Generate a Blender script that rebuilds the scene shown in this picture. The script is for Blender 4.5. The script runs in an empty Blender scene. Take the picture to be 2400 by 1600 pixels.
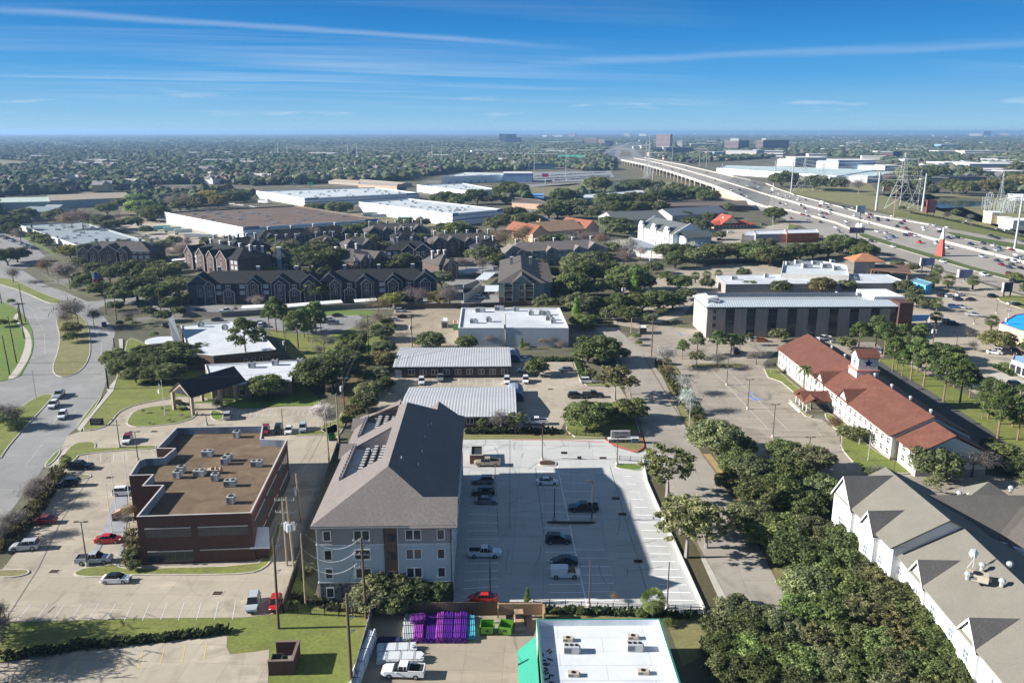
import bpy, math, random
import numpy as np
from mathutils import Vector, Matrix
R_=math.radians
random.seed(7)
sc=bpy.context.scene
# ---------------- camera
F=1900.;H=72.;YH=308.
PIT=math.atan((800-YH)/F);cp,sp=math.cos(PIT),math.sin(PIT)
cam=bpy.data.objects.new('camera',bpy.data.cameras.new('camera'))
sc.collection.objects.link(cam);sc.camera=cam
cam.location=(0,0,H);cam.rotation_euler=(math.pi/2-PIT,0,0)
cam.data.sensor_width=36;cam.data.lens=36*F/2400;cam.data.clip_start=1;cam.data.clip_end=120000
# ---------------- light
SUN_EL,SUN_AZ=R_(24),R_(2.5)     # shadows run towards +X, turned by SUN_AZ
sd=Vector((math.cos(SUN_EL)*math.cos(SUN_AZ),math.cos(SUN_EL)*math.sin(SUN_AZ),-math.sin(SUN_EL)))
sl=bpy.data.lights.new('sun','SUN');sl.energy=5.;sl.angle=R_(.5);sl.color=(1,.955,.885)
so=bpy.data.objects.new('sun',sl);sc.collection.objects.link(so);so.rotation_euler=sd.to_track_quat('-Z','Y').to_euler()
sc.view_settings.view_transform='Standard';sc.view_settings.look='None';sc.view_settings.exposure=1.1;sc.view_settings.gamma=1
# ---------------- sky
w=bpy.data.worlds.new("World");sc.world=w;w.use_nodes=True
nt=w.node_tree;N=nt.nodes;Lk=nt.links
bg=N['Background'];bg.inputs[1].default_value=.1
sky=N.new('ShaderNodeTexSky');sky.sky_type='NISHITA';sky.sun_disc=False;sky.sun_elevation=SUN_EL
sky.sun_rotation=math.atan2(-sd.x,-sd.y);sky.air_density=1.25;sky.dust_density=.25;sky.ozone_density=4
def wn(t,**k):
    n=N.new(t)
    for a,b in k.items():setattr(n,a,b)
    return n
def wmath(op,a,b=None,c=None):
    n=wn('ShaderNodeMath',operation=op)
    for i,v in enumerate((a,b,c)):
        if v is None:continue
        if isinstance(v,(int,float)):n.inputs[i].default_value=v
        else:Lk.new(v,n.inputs[i])
    return n.outputs[0]
hsv=wn('ShaderNodeHueSaturation');hsv.inputs['Saturation'].default_value=1.3;hsv.inputs['Value'].default_value=.9
Lk.new(sky.outputs[0],hsv.inputs['Color'])
tc=wn('ShaderNodeTexCoord');sx=wn('ShaderNodeSeparateXYZ');Lk.new(tc.outputs['Generated'],sx.inputs[0])
# sky colour by height over the physical sky; unseen upper stops set shadow fill
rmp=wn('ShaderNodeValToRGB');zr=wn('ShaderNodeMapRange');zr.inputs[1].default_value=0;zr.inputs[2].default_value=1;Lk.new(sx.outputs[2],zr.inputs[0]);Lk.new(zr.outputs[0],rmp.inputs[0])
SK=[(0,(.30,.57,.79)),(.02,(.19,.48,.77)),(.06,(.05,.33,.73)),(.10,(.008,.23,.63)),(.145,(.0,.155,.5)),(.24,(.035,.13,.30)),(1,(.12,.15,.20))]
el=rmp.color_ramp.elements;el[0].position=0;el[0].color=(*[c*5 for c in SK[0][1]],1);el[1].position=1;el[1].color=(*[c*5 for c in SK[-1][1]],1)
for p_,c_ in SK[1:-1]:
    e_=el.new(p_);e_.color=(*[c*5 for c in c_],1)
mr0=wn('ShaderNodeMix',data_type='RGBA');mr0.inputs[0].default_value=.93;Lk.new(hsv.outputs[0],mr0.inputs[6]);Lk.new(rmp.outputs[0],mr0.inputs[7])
# high thin cirrus sheet: view ray projected on a plane overhead
zz=wmath('ADD',wmath('MAXIMUM',sx.outputs[2],0),.035)
u=wmath('DIVIDE',sx.outputs[0],zz);v=wmath('DIVIDE',sx.outputs[1],zz)
def streak(rot,su,sv,scale,lo,hi,off=0,det=5,dist=.6):
    c,s=math.cos(rot),math.sin(rot)
    a=wmath('ADD',wmath('MULTIPLY',u,c*su),wmath('MULTIPLY',v,s*su))
    b=wmath('ADD',wmath('MULTIPLY',u,-s*sv),wmath('MULTIPLY',v,c*sv))
    cb=wn('ShaderNodeCombineXYZ');Lk.new(a,cb.inputs[0]);Lk.new(b,cb.inputs[1]);cb.inputs[2].default_value=off
    nz=wn('ShaderNodeTexNoise');nz.inputs['Scale'].default_value=scale;nz.inputs['Detail'].default_value=det
    nz.inputs['Roughness'].default_value=.6;nz.inputs['Distortion'].default_value=dist;Lk.new(cb.outputs[0],nz.inputs[0])
    mr=wn('ShaderNodeMapRange');mr.inputs[1].default_value=lo;mr.inputs[2].default_value=hi;Lk.new(nz.outputs[0],mr.inputs[0])
    return mr.outputs[0]
c1=streak(.35,.16,1.1,.8,.47,.78)
c2=streak(.1,.10,.8,1.7,.5,.85,7.3)
c3=streak(.9,.25,.5,.35,.42,.7,3.1,2,.2)
cl=wmath('MULTIPLY',wmath('MULTIPLY',wmath('ADD',c1,wmath('MULTIPLY',c2,.6)),wmath('ADD',c3,.05)),.42)
# one long contrail-like streak and its twin
def trail(px0,py0,px1,py1,wd,st):
    d=[]
    for x,y in((px0,py0),(px1,py1)):
        r=Vector(((x-1200)/F,cp+(800-y)/F*sp,-sp+(800-y)/F*cp)).normalized();z=r.z+.035;d.append((r.x/z,r.y/z))
    (a0,b0),(a1,b1)=d;L=math.hypot(a1-a0,b1-b0);nx,ny=-(b1-b0)/L,(a1-a0)/L
    wob=streak(0,.5,.5,1.2,0,1,px0,3,0)
    q=wmath('ADD',wmath('MULTIPLY',u,nx),wmath('MULTIPLY',v,ny));q=wmath('SUBTRACT',q,a0*nx+b0*ny)
    q=wmath('ABSOLUTE',wmath('ADD',q,wmath('MULTIPLY',wmath('SUBTRACT',wob,.5),wd*1.6)))
    band=wn('ShaderNodeMapRange');band.interpolation_type='SMOOTHSTEP'
    band.inputs[1].default_value=wd;band.inputs[2].default_value=0;Lk.new(q,band.inputs[0])
    e0=wn('ShaderNodeMapRange');e0.inputs[1].default_value=-.1*L;e0.inputs[2].default_value=.12*L
    e1=wn('ShaderNodeMapRange');e1.inputs[1].default_value=1.1*L;e1.inputs[2].default_value=.75*L
    t=wmath('SUBTRACT',wmath('ADD',wmath('MULTIPLY',u,(a1-a0)/L),wmath('MULTIPLY',v,(b1-b0)/L)),(a0*(a1-a0)+b0*(b1-b0))/L)
    Lk.new(t,e0.inputs[0]);Lk.new(t,e1.inputs[0])
    return wmath('MULTIPLY',wmath('MULTIPLY',wmath('MULTIPLY',band.outputs[0],e0.outputs[0]),e1.outputs[0]),st)
cl=wmath('ADD',cl,trail(-100,20,1330,112,.24,.22))
cl=wmath('ADD',cl,trail(0,178,620,192,.24,.2))
cl=wmath('ADD',cl,trail(1300,150,2700,92,.5,.15))
# small puffs low over the horizon: laid out by azimuth and elevation
az=wmath('ARCTAN2',sx.outputs[0],sx.outputs[1])
cb=wn('ShaderNodeCombineXYZ');Lk.new(wmath('MULTIPLY',az,9),cb.inputs[0]);Lk.new(wmath('MULTIPLY',sx.outputs[2],75),cb.inputs[1]);cb.inputs[2].default_value=2.7
nz=wn('ShaderNodeTexNoise');nz.inputs['Scale'].default_value=1.1;nz.inputs['Detail'].default_value=6;Lk.new(cb.outputs[0],nz.inputs[0])
mr=wn('ShaderNodeMapRange');mr.inputs[1].default_value=.6;mr.inputs[2].default_value=.74;Lk.new(nz.outputs[0],mr.inputs[0])
lo=wn('ShaderNodeMapRange');lo.inputs[1].default_value=.004;lo.inputs[2].default_value=.012;Lk.new(sx.outputs[2],lo.inputs[0])
hi=wn('ShaderNodeMapRange');hi.inputs[1].default_value=.05;hi.inputs[2].default_value=.025;Lk.new(sx.outputs[2],hi.inputs[0])
puff=wmath('MULTIPLY',wmath('MULTIPLY',mr.outputs[0],lo.outputs[0]),wmath('MULTIPLY',hi.outputs[0],.55))
cl=wmath('MINIMUM',wmath('ADD',cl,puff),.8)
fade=wn('ShaderNodeMapRange');fade.inputs[1].default_value=0;fade.inputs[2].default_value=.03;Lk.new(sx.outputs[2],fade.inputs[0])
cl=wmath('MULTIPLY',cl,fade.outputs[0])
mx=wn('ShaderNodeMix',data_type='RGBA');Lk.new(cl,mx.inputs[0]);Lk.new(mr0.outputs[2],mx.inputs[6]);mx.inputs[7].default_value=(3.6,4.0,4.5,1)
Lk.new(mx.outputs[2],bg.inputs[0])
sc.cycles.max_bounces=5;sc.cycles.diffuse_bounces=3;sc.cycles.glossy_bounces=3;sc.cycles.transmission_bounces=2;sc.cycles.volume_bounces=0
sc.cycles.use_denoising=True
try:
    sc.cycles.denoiser='OPENIMAGEDENOISE';sc.cycles.denoising_prefilter='FAST'
except Exception:pass
# ---------------- geometry of the view: a picture point lands on the level z
def G(x,y,z=0.):
    a=(x-1200)/F;b=(800-y)/F;t=(z-H)/(-sp+b*cp)
    return Vector((a*t,(cp+b*sp)*t,z))
def PR(p):
    Z=p[2]-H;zc=p[1]*cp-Z*sp
    if zc<1:return(-9999,-9999,1)
    return(1200+F*p[0]/zc,800-F*(p[1]*sp+Z*cp)/zc,zc)
def hz(bx,by,ty):
    p=G(bx,by);lo,hi=0,71.9
    for _ in range(40):
        m=(lo+hi)/2
        if PR((p.x,p.y,m))[1]>ty:lo=m
        else:hi=m
    return lo
def pxm(y,z=0):return (y-YH)*cp/(H-z)     # source pixels per metre across the view
# ---------------- materials
MT={}
def M(name,col,rough=.85,var=.12,scale=1.,metal=0.,kind=None,col2=None,k=1.,spec=.3,bump=0.):
    if name in MT:return MT[name]
    m=bpy.data.materials.new(name);m.use_nodes=True;t=m.node_tree;n=t.nodes;l=t.links
    b=n['Principled BSDF'];b.inputs['Roughness'].default_value=rough;b.inputs['Metallic'].default_value=metal
    b.inputs['Specular IOR Level'].default_value=spec
    def new(ty,**kw):
        q=n.new(ty)
        for a,c in kw.items():setattr(q,a,c)
        return q
    def mixc(f,A,B,mode='MIX'):
        q=new('ShaderNodeMix',data_type='RGBA',blend_type=mode)
        for s,vv in((0,f),(6,A),(7,B)):
            if hasattr(vv,'is_linked') or isinstance(vv,bpy.types.NodeSocket):l.new(vv,q.inputs[s])
            elif s==0:q.inputs[s].default_value=vv
            else:q.inputs[s].default_value=(*vv,1) if len(vv)==3 else vv
        return q.outputs[2]
    def ma(op,a,c=None):
        q=new('ShaderNodeMath',operation=op)
        for i,vv in enumerate((a,c)):
            if vv is None:continue
            if isinstance(vv,(int,float)):q.inputs[i].default_value=vv
            else:l.new(vv,q.inputs[i])
        return q.outputs[0]
    tcn=new('ShaderNodeTexCoord');geo=new('ShaderNodeNewGeometry');pos=geo.outputs['Position'];obj=tcn.outputs['Object']
    def noise(sc_,det=4,vec=pos,rg=.6,lo=0.,hi=1.,dist=0.):
        q=new('ShaderNodeTexNoise');q.inputs['Scale'].default_value=sc_;q.inputs['Detail'].default_value=det
        q.inputs['Roughness'].default_value=rg;q.inputs['Distortion'].default_value=dist;l.new(vec,q.inputs[0])
        r=new('ShaderNodeMapRange');r.inputs[1].default_value=lo;r.inputs[2].default_value=hi;l.new(q.outputs[0],r.inputs[0])
        return r.outputs[0]
    def scl(vec,s):
        q=new('ShaderNodeMapping');q.inputs['Scale'].default_value=s;l.new(vec,q.inputs[0]);return q.outputs[0]
    c=Vector(col);lo=c*(1-var);hi=c*(1+var)
    if kind=='obj':   # paint colour carried by the object
        oi=new('ShaderNodeObjectInfo');out=oi.outputs['Color']
        b.inputs['Coat Weight'].default_value=.6 if rough<.5 else 0
    elif kind=='leaf':
        oi=new('ShaderNodeObjectInfo')
        at=new('ShaderNodeAttribute',attribute_name='tone')
        nn=noise(.9,2,obj,lo=.3,hi=.7)
        f=ma('ADD',ma('MULTIPLY',at.outputs['Fac'],.75),ma('MULTIPLY',nn,.25))
        v=new('ShaderNodeHueSaturation');l.new(oi.outputs['Color'],v.inputs['Color'])
        l.new(ma('ADD',ma('MULTIPLY',f,1.5),.35),v.inputs['Value']);l.new(ma('ADD',ma('MULTIPLY',at.outputs['Fac'],-.03),.515),v.inputs['Hue'])
        out=v.outputs[0]
        tr=new('ShaderNodeBsdfTranslucent');l.new(out,tr.inputs[0]);ms=new('ShaderNodeMixShader');ms.inputs[0].default_value=.42;l.new(b.outputs[0],ms.inputs[1]);l.new(tr.outputs[0],ms.inputs[2]);l.new(ms.outputs[0],n['Material Output'].inputs[0])
    elif kind=='concrete':   # slabs with joints, patched tone and stains
        big=noise(.035*scale,3,lo=.3,hi=.7);sm=noise(.9*scale,5,lo=.3,hi=.7)
        out=mixc(big,lo,hi);out=mixc(ma('MULTIPLY',sm,.25),out,tuple(c*.72))
        st=noise(.16*scale,6,scl(pos,(1,.7,1)),lo=.52,hi=.72,dist=.7);out=mixc(ma('MULTIPLY',st,.75*k),out,tuple(c*.5))
        st2=noise(.33*scale,5,scl(pos,(.25,1,1)),lo=.55,hi=.7);out=mixc(ma('MULTIPLY',st2,.6*k),out,tuple(c*1.3))
        vo=new('ShaderNodeTexBrick');vo.inputs['Scale'].default_value=1;vo.inputs['Brick Width'].default_value=5.5;vo.inputs['Row Height'].default_value=4.2
        vo.inputs['Mortar Size'].default_value=.03;vo.inputs['Mortar Smooth'].default_value=.3;vo.offset=0
        vo.inputs['Color1'].default_value=(1,1,1,1);vo.inputs['Color2'].default_value=(.86,.87,.87,1);vo.inputs['Mortar'].default_value=(.5,.48,.45,1)
        rt=new('ShaderNodeMapping');rt.inputs['Rotation'].default_value=(0,0,R_(2.5));l.new(pos,rt.inputs[0]);l.new(rt.outputs[0],vo.inputs[0])
        out=mixc(.75,out,vo.outputs[0],'MULTIPLY')
        cr=new('ShaderNodeTexVoronoi',feature='DISTANCE_TO_EDGE');cr.inputs['Scale'].default_value=.07;cr.inputs['Randomness'].default_value=1;dn=new('ShaderNodeTexNoise');dn.inputs['Scale'].default_value=.3;l.new(pos,dn.inputs[0]);l.new(mixc(.08,pos,dn.outputs[1],'LINEAR_LIGHT'),cr.inputs[0])
        cm=new('ShaderNodeMapRange');cm.inputs[1].default_value=.012;cm.inputs[2].default_value=0;l.new(cr.outputs[0],cm.inputs[0])
        out=mixc(ma('MULTIPLY',cm.outputs[0],.22*k),out,tuple(c*.45))
    elif kind=='grass':
        a1=noise(.05*scale,5,lo=.3,hi=.7);a2=noise(1.6,6,lo=.25,hi=.75);a3=noise(.3,5,lo=.4,hi=.75)
        out=mixc(a1,tuple(c),col2 or tuple(c*.7));out=mixc(ma('MULTIPLY',a3,.55),out,tuple(Vector((.13,.1,.05))));out=mixc(ma('MULTIPLY',a2,.75),out,tuple(c*.4))
    elif kind=='land':   # the far country: scrub, soil, grass, grey lots
        a1=noise(.006,6,lo=.35,hi=.65);a2=noise(.05,6,lo=.35,hi=.68);a3=noise(.5,4,lo=.3,hi=.7)
        out=mixc(a1,tuple(c),col2);out=mixc(a2,out,(.1,.09,.06));out=mixc(ma('MULTIPLY',a3,.5),out,tuple(c*.5))
        a4=noise(.02,4,lo=.56,hi=.62);out=mixc(a4,out,(.2,.19,.17))
    elif kind=='gravel':   # weathered built-up roof
        a1=noise(.25*scale,7,lo=.3,hi=.7,dist=.8);a2=noise(.06*scale,4,lo=.35,hi=.65);a3=noise(3,4,lo=.2,hi=.8)
        out=mixc(a1,tuple(c),col2);out=mixc(ma('MULTIPLY',a2,.6),out,tuple(Vector(col2)*.6));out=mixc(ma('MULTIPLY',a3,.25),out,(.02,.015,.01))
    elif kind in('ribx','riby'):   # standing ribs along one local axis
        wv=new('ShaderNodeTexWave',wave_type='BANDS',bands_direction='X' if kind=='ribx' else 'Y');wv.inputs['Scale'].default_value=k
        l.new(obj,wv.inputs[0]);r=new('ShaderNodeMapRange');r.inputs[1].default_value=.0;r.inputs[2].default_value=.35;l.new(wv.outputs[0],r.inputs[0])
        out=mixc(noise(.3,5,lo=.3,hi=.7),lo,hi);out=mixc(r.outputs[0],tuple(c*.55),out)
        bp=new('ShaderNodeBump');bp.inputs['Strength'].default_value=.5;bp.inputs['Distance'].default_value=.06;l.new(wv.outputs[0],bp.inputs['Height']);l.new(bp.outputs[0],b.inputs['Normal'])
    elif kind=='shingle':
        a1=noise(3.5*scale,5,lo=.25,hi=.75);a2=noise(.12*scale,4,lo=.3,hi=.7);a3=noise(.5,5,scl(obj,(1,1,.12)),lo=.4,hi=.75)
        out=mixc(a1,tuple(c*(1-2.2*var)),tuple(c*(1+2.2*var)));out=mixc(ma('MULTIPLY',a2,.5),out,col2 or tuple(c*.72));out=mixc(ma('MULTIPLY',a3,.4*k),out,tuple(c*.6))
    elif kind=='brick':
        q=new('ShaderNodeTexBrick');q.inputs['Scale'].default_value=scale;q.inputs['Brick Width'].default_value=.6;q.inputs['Row Height'].default_value=.25
        q.inputs['Mortar Size'].default_value=.02;q.inputs['Color1'].default_value=(*lo,1);q.inputs['Color2'].default_value=(*hi,1);q.inputs['Mortar'].default_value=(*(c*.75),1)
        sm=new('ShaderNodeSeparateXYZ');l.new(obj,sm.inputs[0]);cbn=new('ShaderNodeCombineXYZ');l.new(ma('ADD',sm.outputs[0],sm.outputs[1]),cbn.inputs[0]);l.new(sm.outputs[2],cbn.inputs[1])
        l.new(cbn.outputs[0],q.inputs[0]);out=mixc(ma('MULTIPLY',noise(.4,4,obj,lo=.3,hi=.7),.5),q.outputs[0],tuple(c*.7))
    elif kind=='stone':
        q=new('ShaderNodeTexVoronoi');q.inputs['Scale'].default_value=scale;l.new(obj,q.inputs[0])
        sep=new('ShaderNodeSeparateColor');l.new(q.outputs['Color'],sep.inputs[0]);out=mixc(sep.outputs[0],lo,hi)
        out=mixc(ma('LESS_THAN',sep.outputs[1],.3),out,col2 or tuple(c*.4))
    elif kind=='membrane':   # bright flat roof, dirty in sweeps
        a1=noise(.12*scale,6,scl(pos,(1,.5,1)),lo=.45,hi=.75,dist=.5);a2=noise(.7,5,lo=.4,hi=.8)
        out=mixc(ma('MULTIPLY',a1,.45*k),tuple(c),tuple(c*.55));out=mixc(ma('MULTIPLY',a2,.25*k),out,tuple(c*.65))
        vo=new('ShaderNodeTexBrick');vo.inputs['Scale'].default_value=1;vo.inputs['Brick Width'].default_value=12;vo.inputs['Row Height'].default_value=3
        vo.inputs['Mortar Size'].default_value=.05;vo.inputs['Color1'].default_value=(1,1,1,1);vo.inputs['Color2'].default_value=(.96,.96,.96,1);vo.inputs['Mortar'].default_value=(.68,.68,.7,1)
        l.new(obj,vo.inputs[0]);out=mixc(1.,out,vo.outputs[0],'MULTIPLY')
    else:
        out=mixc(noise(.6*scale,5,lo=.3,hi=.7),lo,hi)
        if var>.05:out=mixc(ma('MULTIPLY',noise(.25*scale,5,scl(obj,(1,1,.3)),lo=.5,hi=.8),.35),out,tuple(c*.7))
    if isinstance(out,bpy.types.NodeSocket):l.new(out,b.inputs['Base Color'])
    if bump:
        bp=new('ShaderNodeBump');bp.inputs['Strength'].default_value=bump;bp.inputs['Distance'].default_value=.1
        l.new(noise(4,4,lo=0,hi=1),bp.inputs['Height']);l.new(bp.outputs[0],b.inputs['Normal'])
    MT[name]=m;return m
# ---------------- mesh helpers
class MB:
    def __init__(s):s.v=[];s.f=[];s.m=[];s.cm=0
    def mat(s,i):s.cm=i;return s
    def poly(s,pts):
        b=len(s.v);s.v+=[tuple(p) for p in pts];s.f.append(tuple(range(b,b+len(pts))));s.m.append(s.cm);return s
    def box(s,x0,y0,z0,x1,y1,z1,bottom=True):
        b=len(s.v);s.v+=[(x0,y0,z0),(x1,y0,z0),(x1,y1,z0),(x0,y1,z0),(x0,y0,z1),(x1,y0,z1),(x1,y1,z1),(x0,y1,z1)]
        fs=[(4,5,6,7),(0,1,5,4),(1,2,6,5),(2,3,7,6),(3,0,4,7)]+([(3,2,1,0)] if bottom else [])
        for f in fs:s.f.append(tuple(b+i for i in f));s.m.append(s.cm)
        return s
    def prism(s,pts,z0,z1,top=True,bottom=False):
        n=len(pts);b=len(s.v);s.v+=[(p[0],p[1],z0) for p in pts]+[(p[0],p[1],z1) for p in pts]
        for i in range(n):j=(i+1)%n;s.f.append((b+i,b+j,b+n+j,b+n+i));s.m.append(s.cm)
        if top:s.f.append(tuple(b+n+i for i in range(n)));s.m.append(s.cm)
        if bottom:s.f.append(tuple(b+i for i in reversed(range(n))));s.m.append(s.cm)
        return s
    def tube(s,p,q,r0,r1=None,n=6,cap=True):
        r1=r0 if r1 is None else r1;p=Vector(p);q=Vector(q);d=(q-p)
        if d.length<1e-6:return s
        d.normalize();a=d.orthogonal().normalized();c=d.cross(a);b=len(s.v)
        for P,r in((p,r0),(q,r1)):
            for i in range(n):
                t=2*math.pi*i/n;s.v.append(tuple(P+a*(r*math.cos(t))+c*(r*math.sin(t))))
        for i in range(n):j=(i+1)%n;s.f.append((b+i,b+j,b+n+j,b+n+i));s.m.append(s.cm)
        if cap:
            s.f.append(tuple(b+n+i for i in range(n)));s.m.append(s.cm);s.f.append(tuple(b+i for i in reversed(range(n))));s.m.append(s.cm)
        return s
    def slab(s,pts,t):   # a sloping polygon with thickness t below it
        n=len(pts);b=len(s.v);s.v+=[tuple(p) for p in pts]+[(p[0],p[1],p[2]-t) for p in pts]
        s.f.append(tuple(range(b,b+n)));s.m.append(s.cm);s.f.append(tuple(b+n+i for i in reversed(range(n))));s.m.append(s.cm)
        for i in range(n):j=(i+1)%n;s.f.append((b+i,b+n+i,b+n+j,b+j));s.m.append(s.cm)
        return s
    def ball(s,c,r,rz=None,nu=8,nv=5):
        rz=rz or r;b=len(s.v);c=Vector(c)
        for i in range(nv+1):
            ph=math.pi*i/nv
            for j in range(nu):
                t=2*math.pi*j/nu;s.v.append((c.x+r*math.sin(ph)*math.cos(t),c.y+r*math.sin(ph)*math.sin(t),c.z+rz*math.cos(ph)))
        for i in range(nv):
            for j in range(nu):
                k=(j+1)%nu;s.f.append((b+i*nu+j,b+(i+1)*nu+j,b+(i+1)*nu+k,b+i*nu+k));s.m.append(s.cm)
        return s
    def mesh(s,name,mats):
        me=bpy.data.meshes.new(name);me.from_pydata(s.v,[],s.f);me.polygons.foreach_set('material_index',s.m)
        for m in (mats if isinstance(mats,(list,tuple)) else [mats]):me.materials.append(m)
        me.update();return me
    def build(s,name,mats,parent=None,loc=(0,0,0),rz=0.):
        return link(name,s.mesh(name,mats),parent,loc,rz)
def link(name,me,parent=None,loc=(0,0,0),rz=0.):
    o=bpy.data.objects.new(name,me);sc.collection.objects.link(o)
    o.location=loc;o.rotation_euler=(0,0,rz)
    if parent is not None:o.parent=parent
    return o
REG=[]
def tag(o,label,cat,group=None,dedupe=True,kind=None):
    o['label']=label;o['category']=cat
    if group:o['group']=group
    if kind:o['kind']=kind
    REG.append((o,dedupe));return o
def thing(name,label,cat,loc=(0,0,0),rz=0.,group=None,dedupe=True):
    o=bpy.data.objects.new(name,None);sc.collection.objects.link(o);o.empty_display_size=.5
    o.location=loc;o.rotation_euler=(0,0,rz);return tag(o,label,cat,group,dedupe)
def dup(r,loc,rz=0.,scale=None,color=None,label=None,cat=None,group=None,dedupe=True,colorable=None):
    c=r.copy();sc.collection.objects.link(c);c.location=loc;c.rotation_euler=(0,0,rz)
    if scale is not None:c.scale=(scale,)*3 if isinstance(scale,(int,float)) else scale
    if color is not None and c.type=='MESH':c.color=(*color,1)
    def rec(a,b):
        for ch in a.children:
            q=ch.copy();sc.collection.objects.link(q);q.parent=b
            if color is not None:q.color=(*color,1)
            rec(ch,q)
    rec(r,c)
    if label:c['label']=label
    if cat:c['category']=cat
    if group:c['group']=group
    REG.append((c,dedupe));return c
def struct(name,mb,mats,loc=(0,0,0)):
    o=mb.build(name,mats,None,loc);o['kind']='structure';return o
def R(x0,y0,pts):return [(x0+p[0]/3.92,y0+p[1]/3.92,*p[2:]) for p in pts]
def gp(pts,z=0.):return [G(p[0],p[1],z) for p in pts]
def smooth(pts,n=2):   # Chaikin, closed
    for _ in range(n):
        q=[]
        for i in range(len(pts)):
            a,b=pts[i],pts[(i+1)%len(pts)];q+=[(a[0]*.75+b[0]*.25,a[1]*.75+b[1]*.25),(a[0]*.25+b[0]*.75,a[1]*.25+b[1]*.75)]
        pts=q
    return pts
def area(pts):return sum(pts[i][0]*pts[(i+1)%len(pts)][1]-pts[(i+1)%len(pts)][0]*pts[i][1] for i in range(len(pts)))/2
def inset(pts,d):
    p=[Vector((a[0],a[1])) for a in pts]
    if area(pts)<0:p.reverse()
    n=len(p);out=[]
    for i in range(n):
        a,b,c=p[i-1],p[i],p[(i+1)%n];e1=(b-a).normalized();e2=(c-b).normalized()
        n1=Vector((-e1.y,e1.x));n2=Vector((-e2.y,e2.x));k=1+n1.dot(n2)
        out.append(b+(n1+n2)*(d/max(k,.25)))
    return out
def pip(x,y,poly):
    c=False;n=len(poly);j=n-1
    for i in range(n):
        xi,yi=poly[i][0],poly[i][1];xj,yj=poly[j][0],poly[j][1]
        if (yi>y)!=(yj>y) and x<(xj-xi)*(y-yi)/(yj-yi)+xi:c=not c
        j=i
    return c
KEEP=[]   # picture-space outlines where no scattered tree may stand
# ================= the ground
CT=M('concrete_tan',(.43,.375,.295),kind='concrete')
CG=M('concrete_grey',(.27,.265,.26),kind='concrete',k=.6)
CN=M('concrete_new',(.53,.53,.515),kind='concrete',k=.4,var=.07)
CR=M('road_concrete',(.30,.295,.285),kind='concrete',k=.5)
CW=M('freeway_concrete',(.36,.33,.29),kind='concrete',k=.4,scale=.5)
KB=M('kerb_concrete',(.5,.46,.39),var=.15)
SW=M('sidewalk_concrete',(.47,.44,.38),var=.12)
GR=M('lawn_grass',(.18,.245,.045),kind='grass',col2=(.3,.295,.085))
GB=M('bright_grass',(.14,.25,.035),kind='grass',col2=(.21,.28,.05))
GD=M('dry_grass',(.31,.28,.13),kind='grass',col2=(.24,.25,.09))
LINE=M('line_paint',(.58,.58,.56),var=.2,scale=3);LY=M('yellow_paint',(.62,.5,.16),var=.2,scale=3)
LAND=M('land',(.12,.125,.065),kind='land',col2=(.2,.18,.12))
g=MB()
xs=[-60000,-16000,-5000,-1600,-600,-250,-100,0,100,250,600,1600,5000,16000,60000];ys=[-300,0,100,200,400,800,1500,3000,6000,12000,25000,60000,100000]
for i in range(len(xs)-1):
    for j in range(len(ys)-1):g.poly([(xs[i],ys[j],0),(xs[i+1],ys[j],0),(xs[i+1],ys[j+1],0),(xs[i],ys[j+1],0)])
struct('ground',g,LAND)
def pave(name,pts,mat,z=.03,sm=0,keep=True):
    if sm:pts=smooth(pts,sm)
    m=MB();m.poly([G(x,y,z) for x,y in pts]);m.v and None
    if area([(p[0],p[1]) for p in m.v])<0:m.f[0]=tuple(reversed(m.f[0]))
    if keep:KEEP.append(pts)
    return struct(name,m,mat)
def island(name,pts,mat=GR,z0=.03,h=.15,kw=.25,sm=1,kerb=KB):
    if sm:pts=smooth(pts,sm)
    w=[G(x,y,z0) for x,y in pts];outer=inset(w,0);inn=inset(w,kw)
    m=MB();n=len(outer)
    m.prism(outer,z0-.02,z0+h,top=False)
    b=len(m.v);m.v+=[(p.x,p.y,z0+h) for p in outer]+[(p.x,p.y,z0+h) for p in inn]
    for i in range(n):j=(i+1)%n;m.f.append((b+i,b+j,b+n+j,b+n+i));m.m.append(0)
    m.mat(1).poly([(p.x,p.y,z0+h-.02) for p in inn])
    return struct(name,m,[kerb,mat])
def lines(name,segs,mat=LINE,wd=.12,z=.045):
    m=MB()
    for s in segs:
        a,b=G(s[0],s[1],z),G(s[2],s[3],z);d=(b-a)
        if d.length<.01:continue
        d.normalize();nrm=Vector((-d.y,d.x,0))*wd/2
        m.poly([a-nrm,b-nrm,b+nrm,a+nrm])
    return struct(name,m,mat)
def lerp(a,b,t):return(a[0]+(b[0]-a[0])*t,a[1]+(b[1]-a[1])*t)
def stall(A,B,C,D,n,skip=()):   # n+1 lines between rails A-B and C-D
    return [(*lerp(A,B,i/n),*lerp(C,D,i/n)) for i in range(n+1) if i not in skip]
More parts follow.
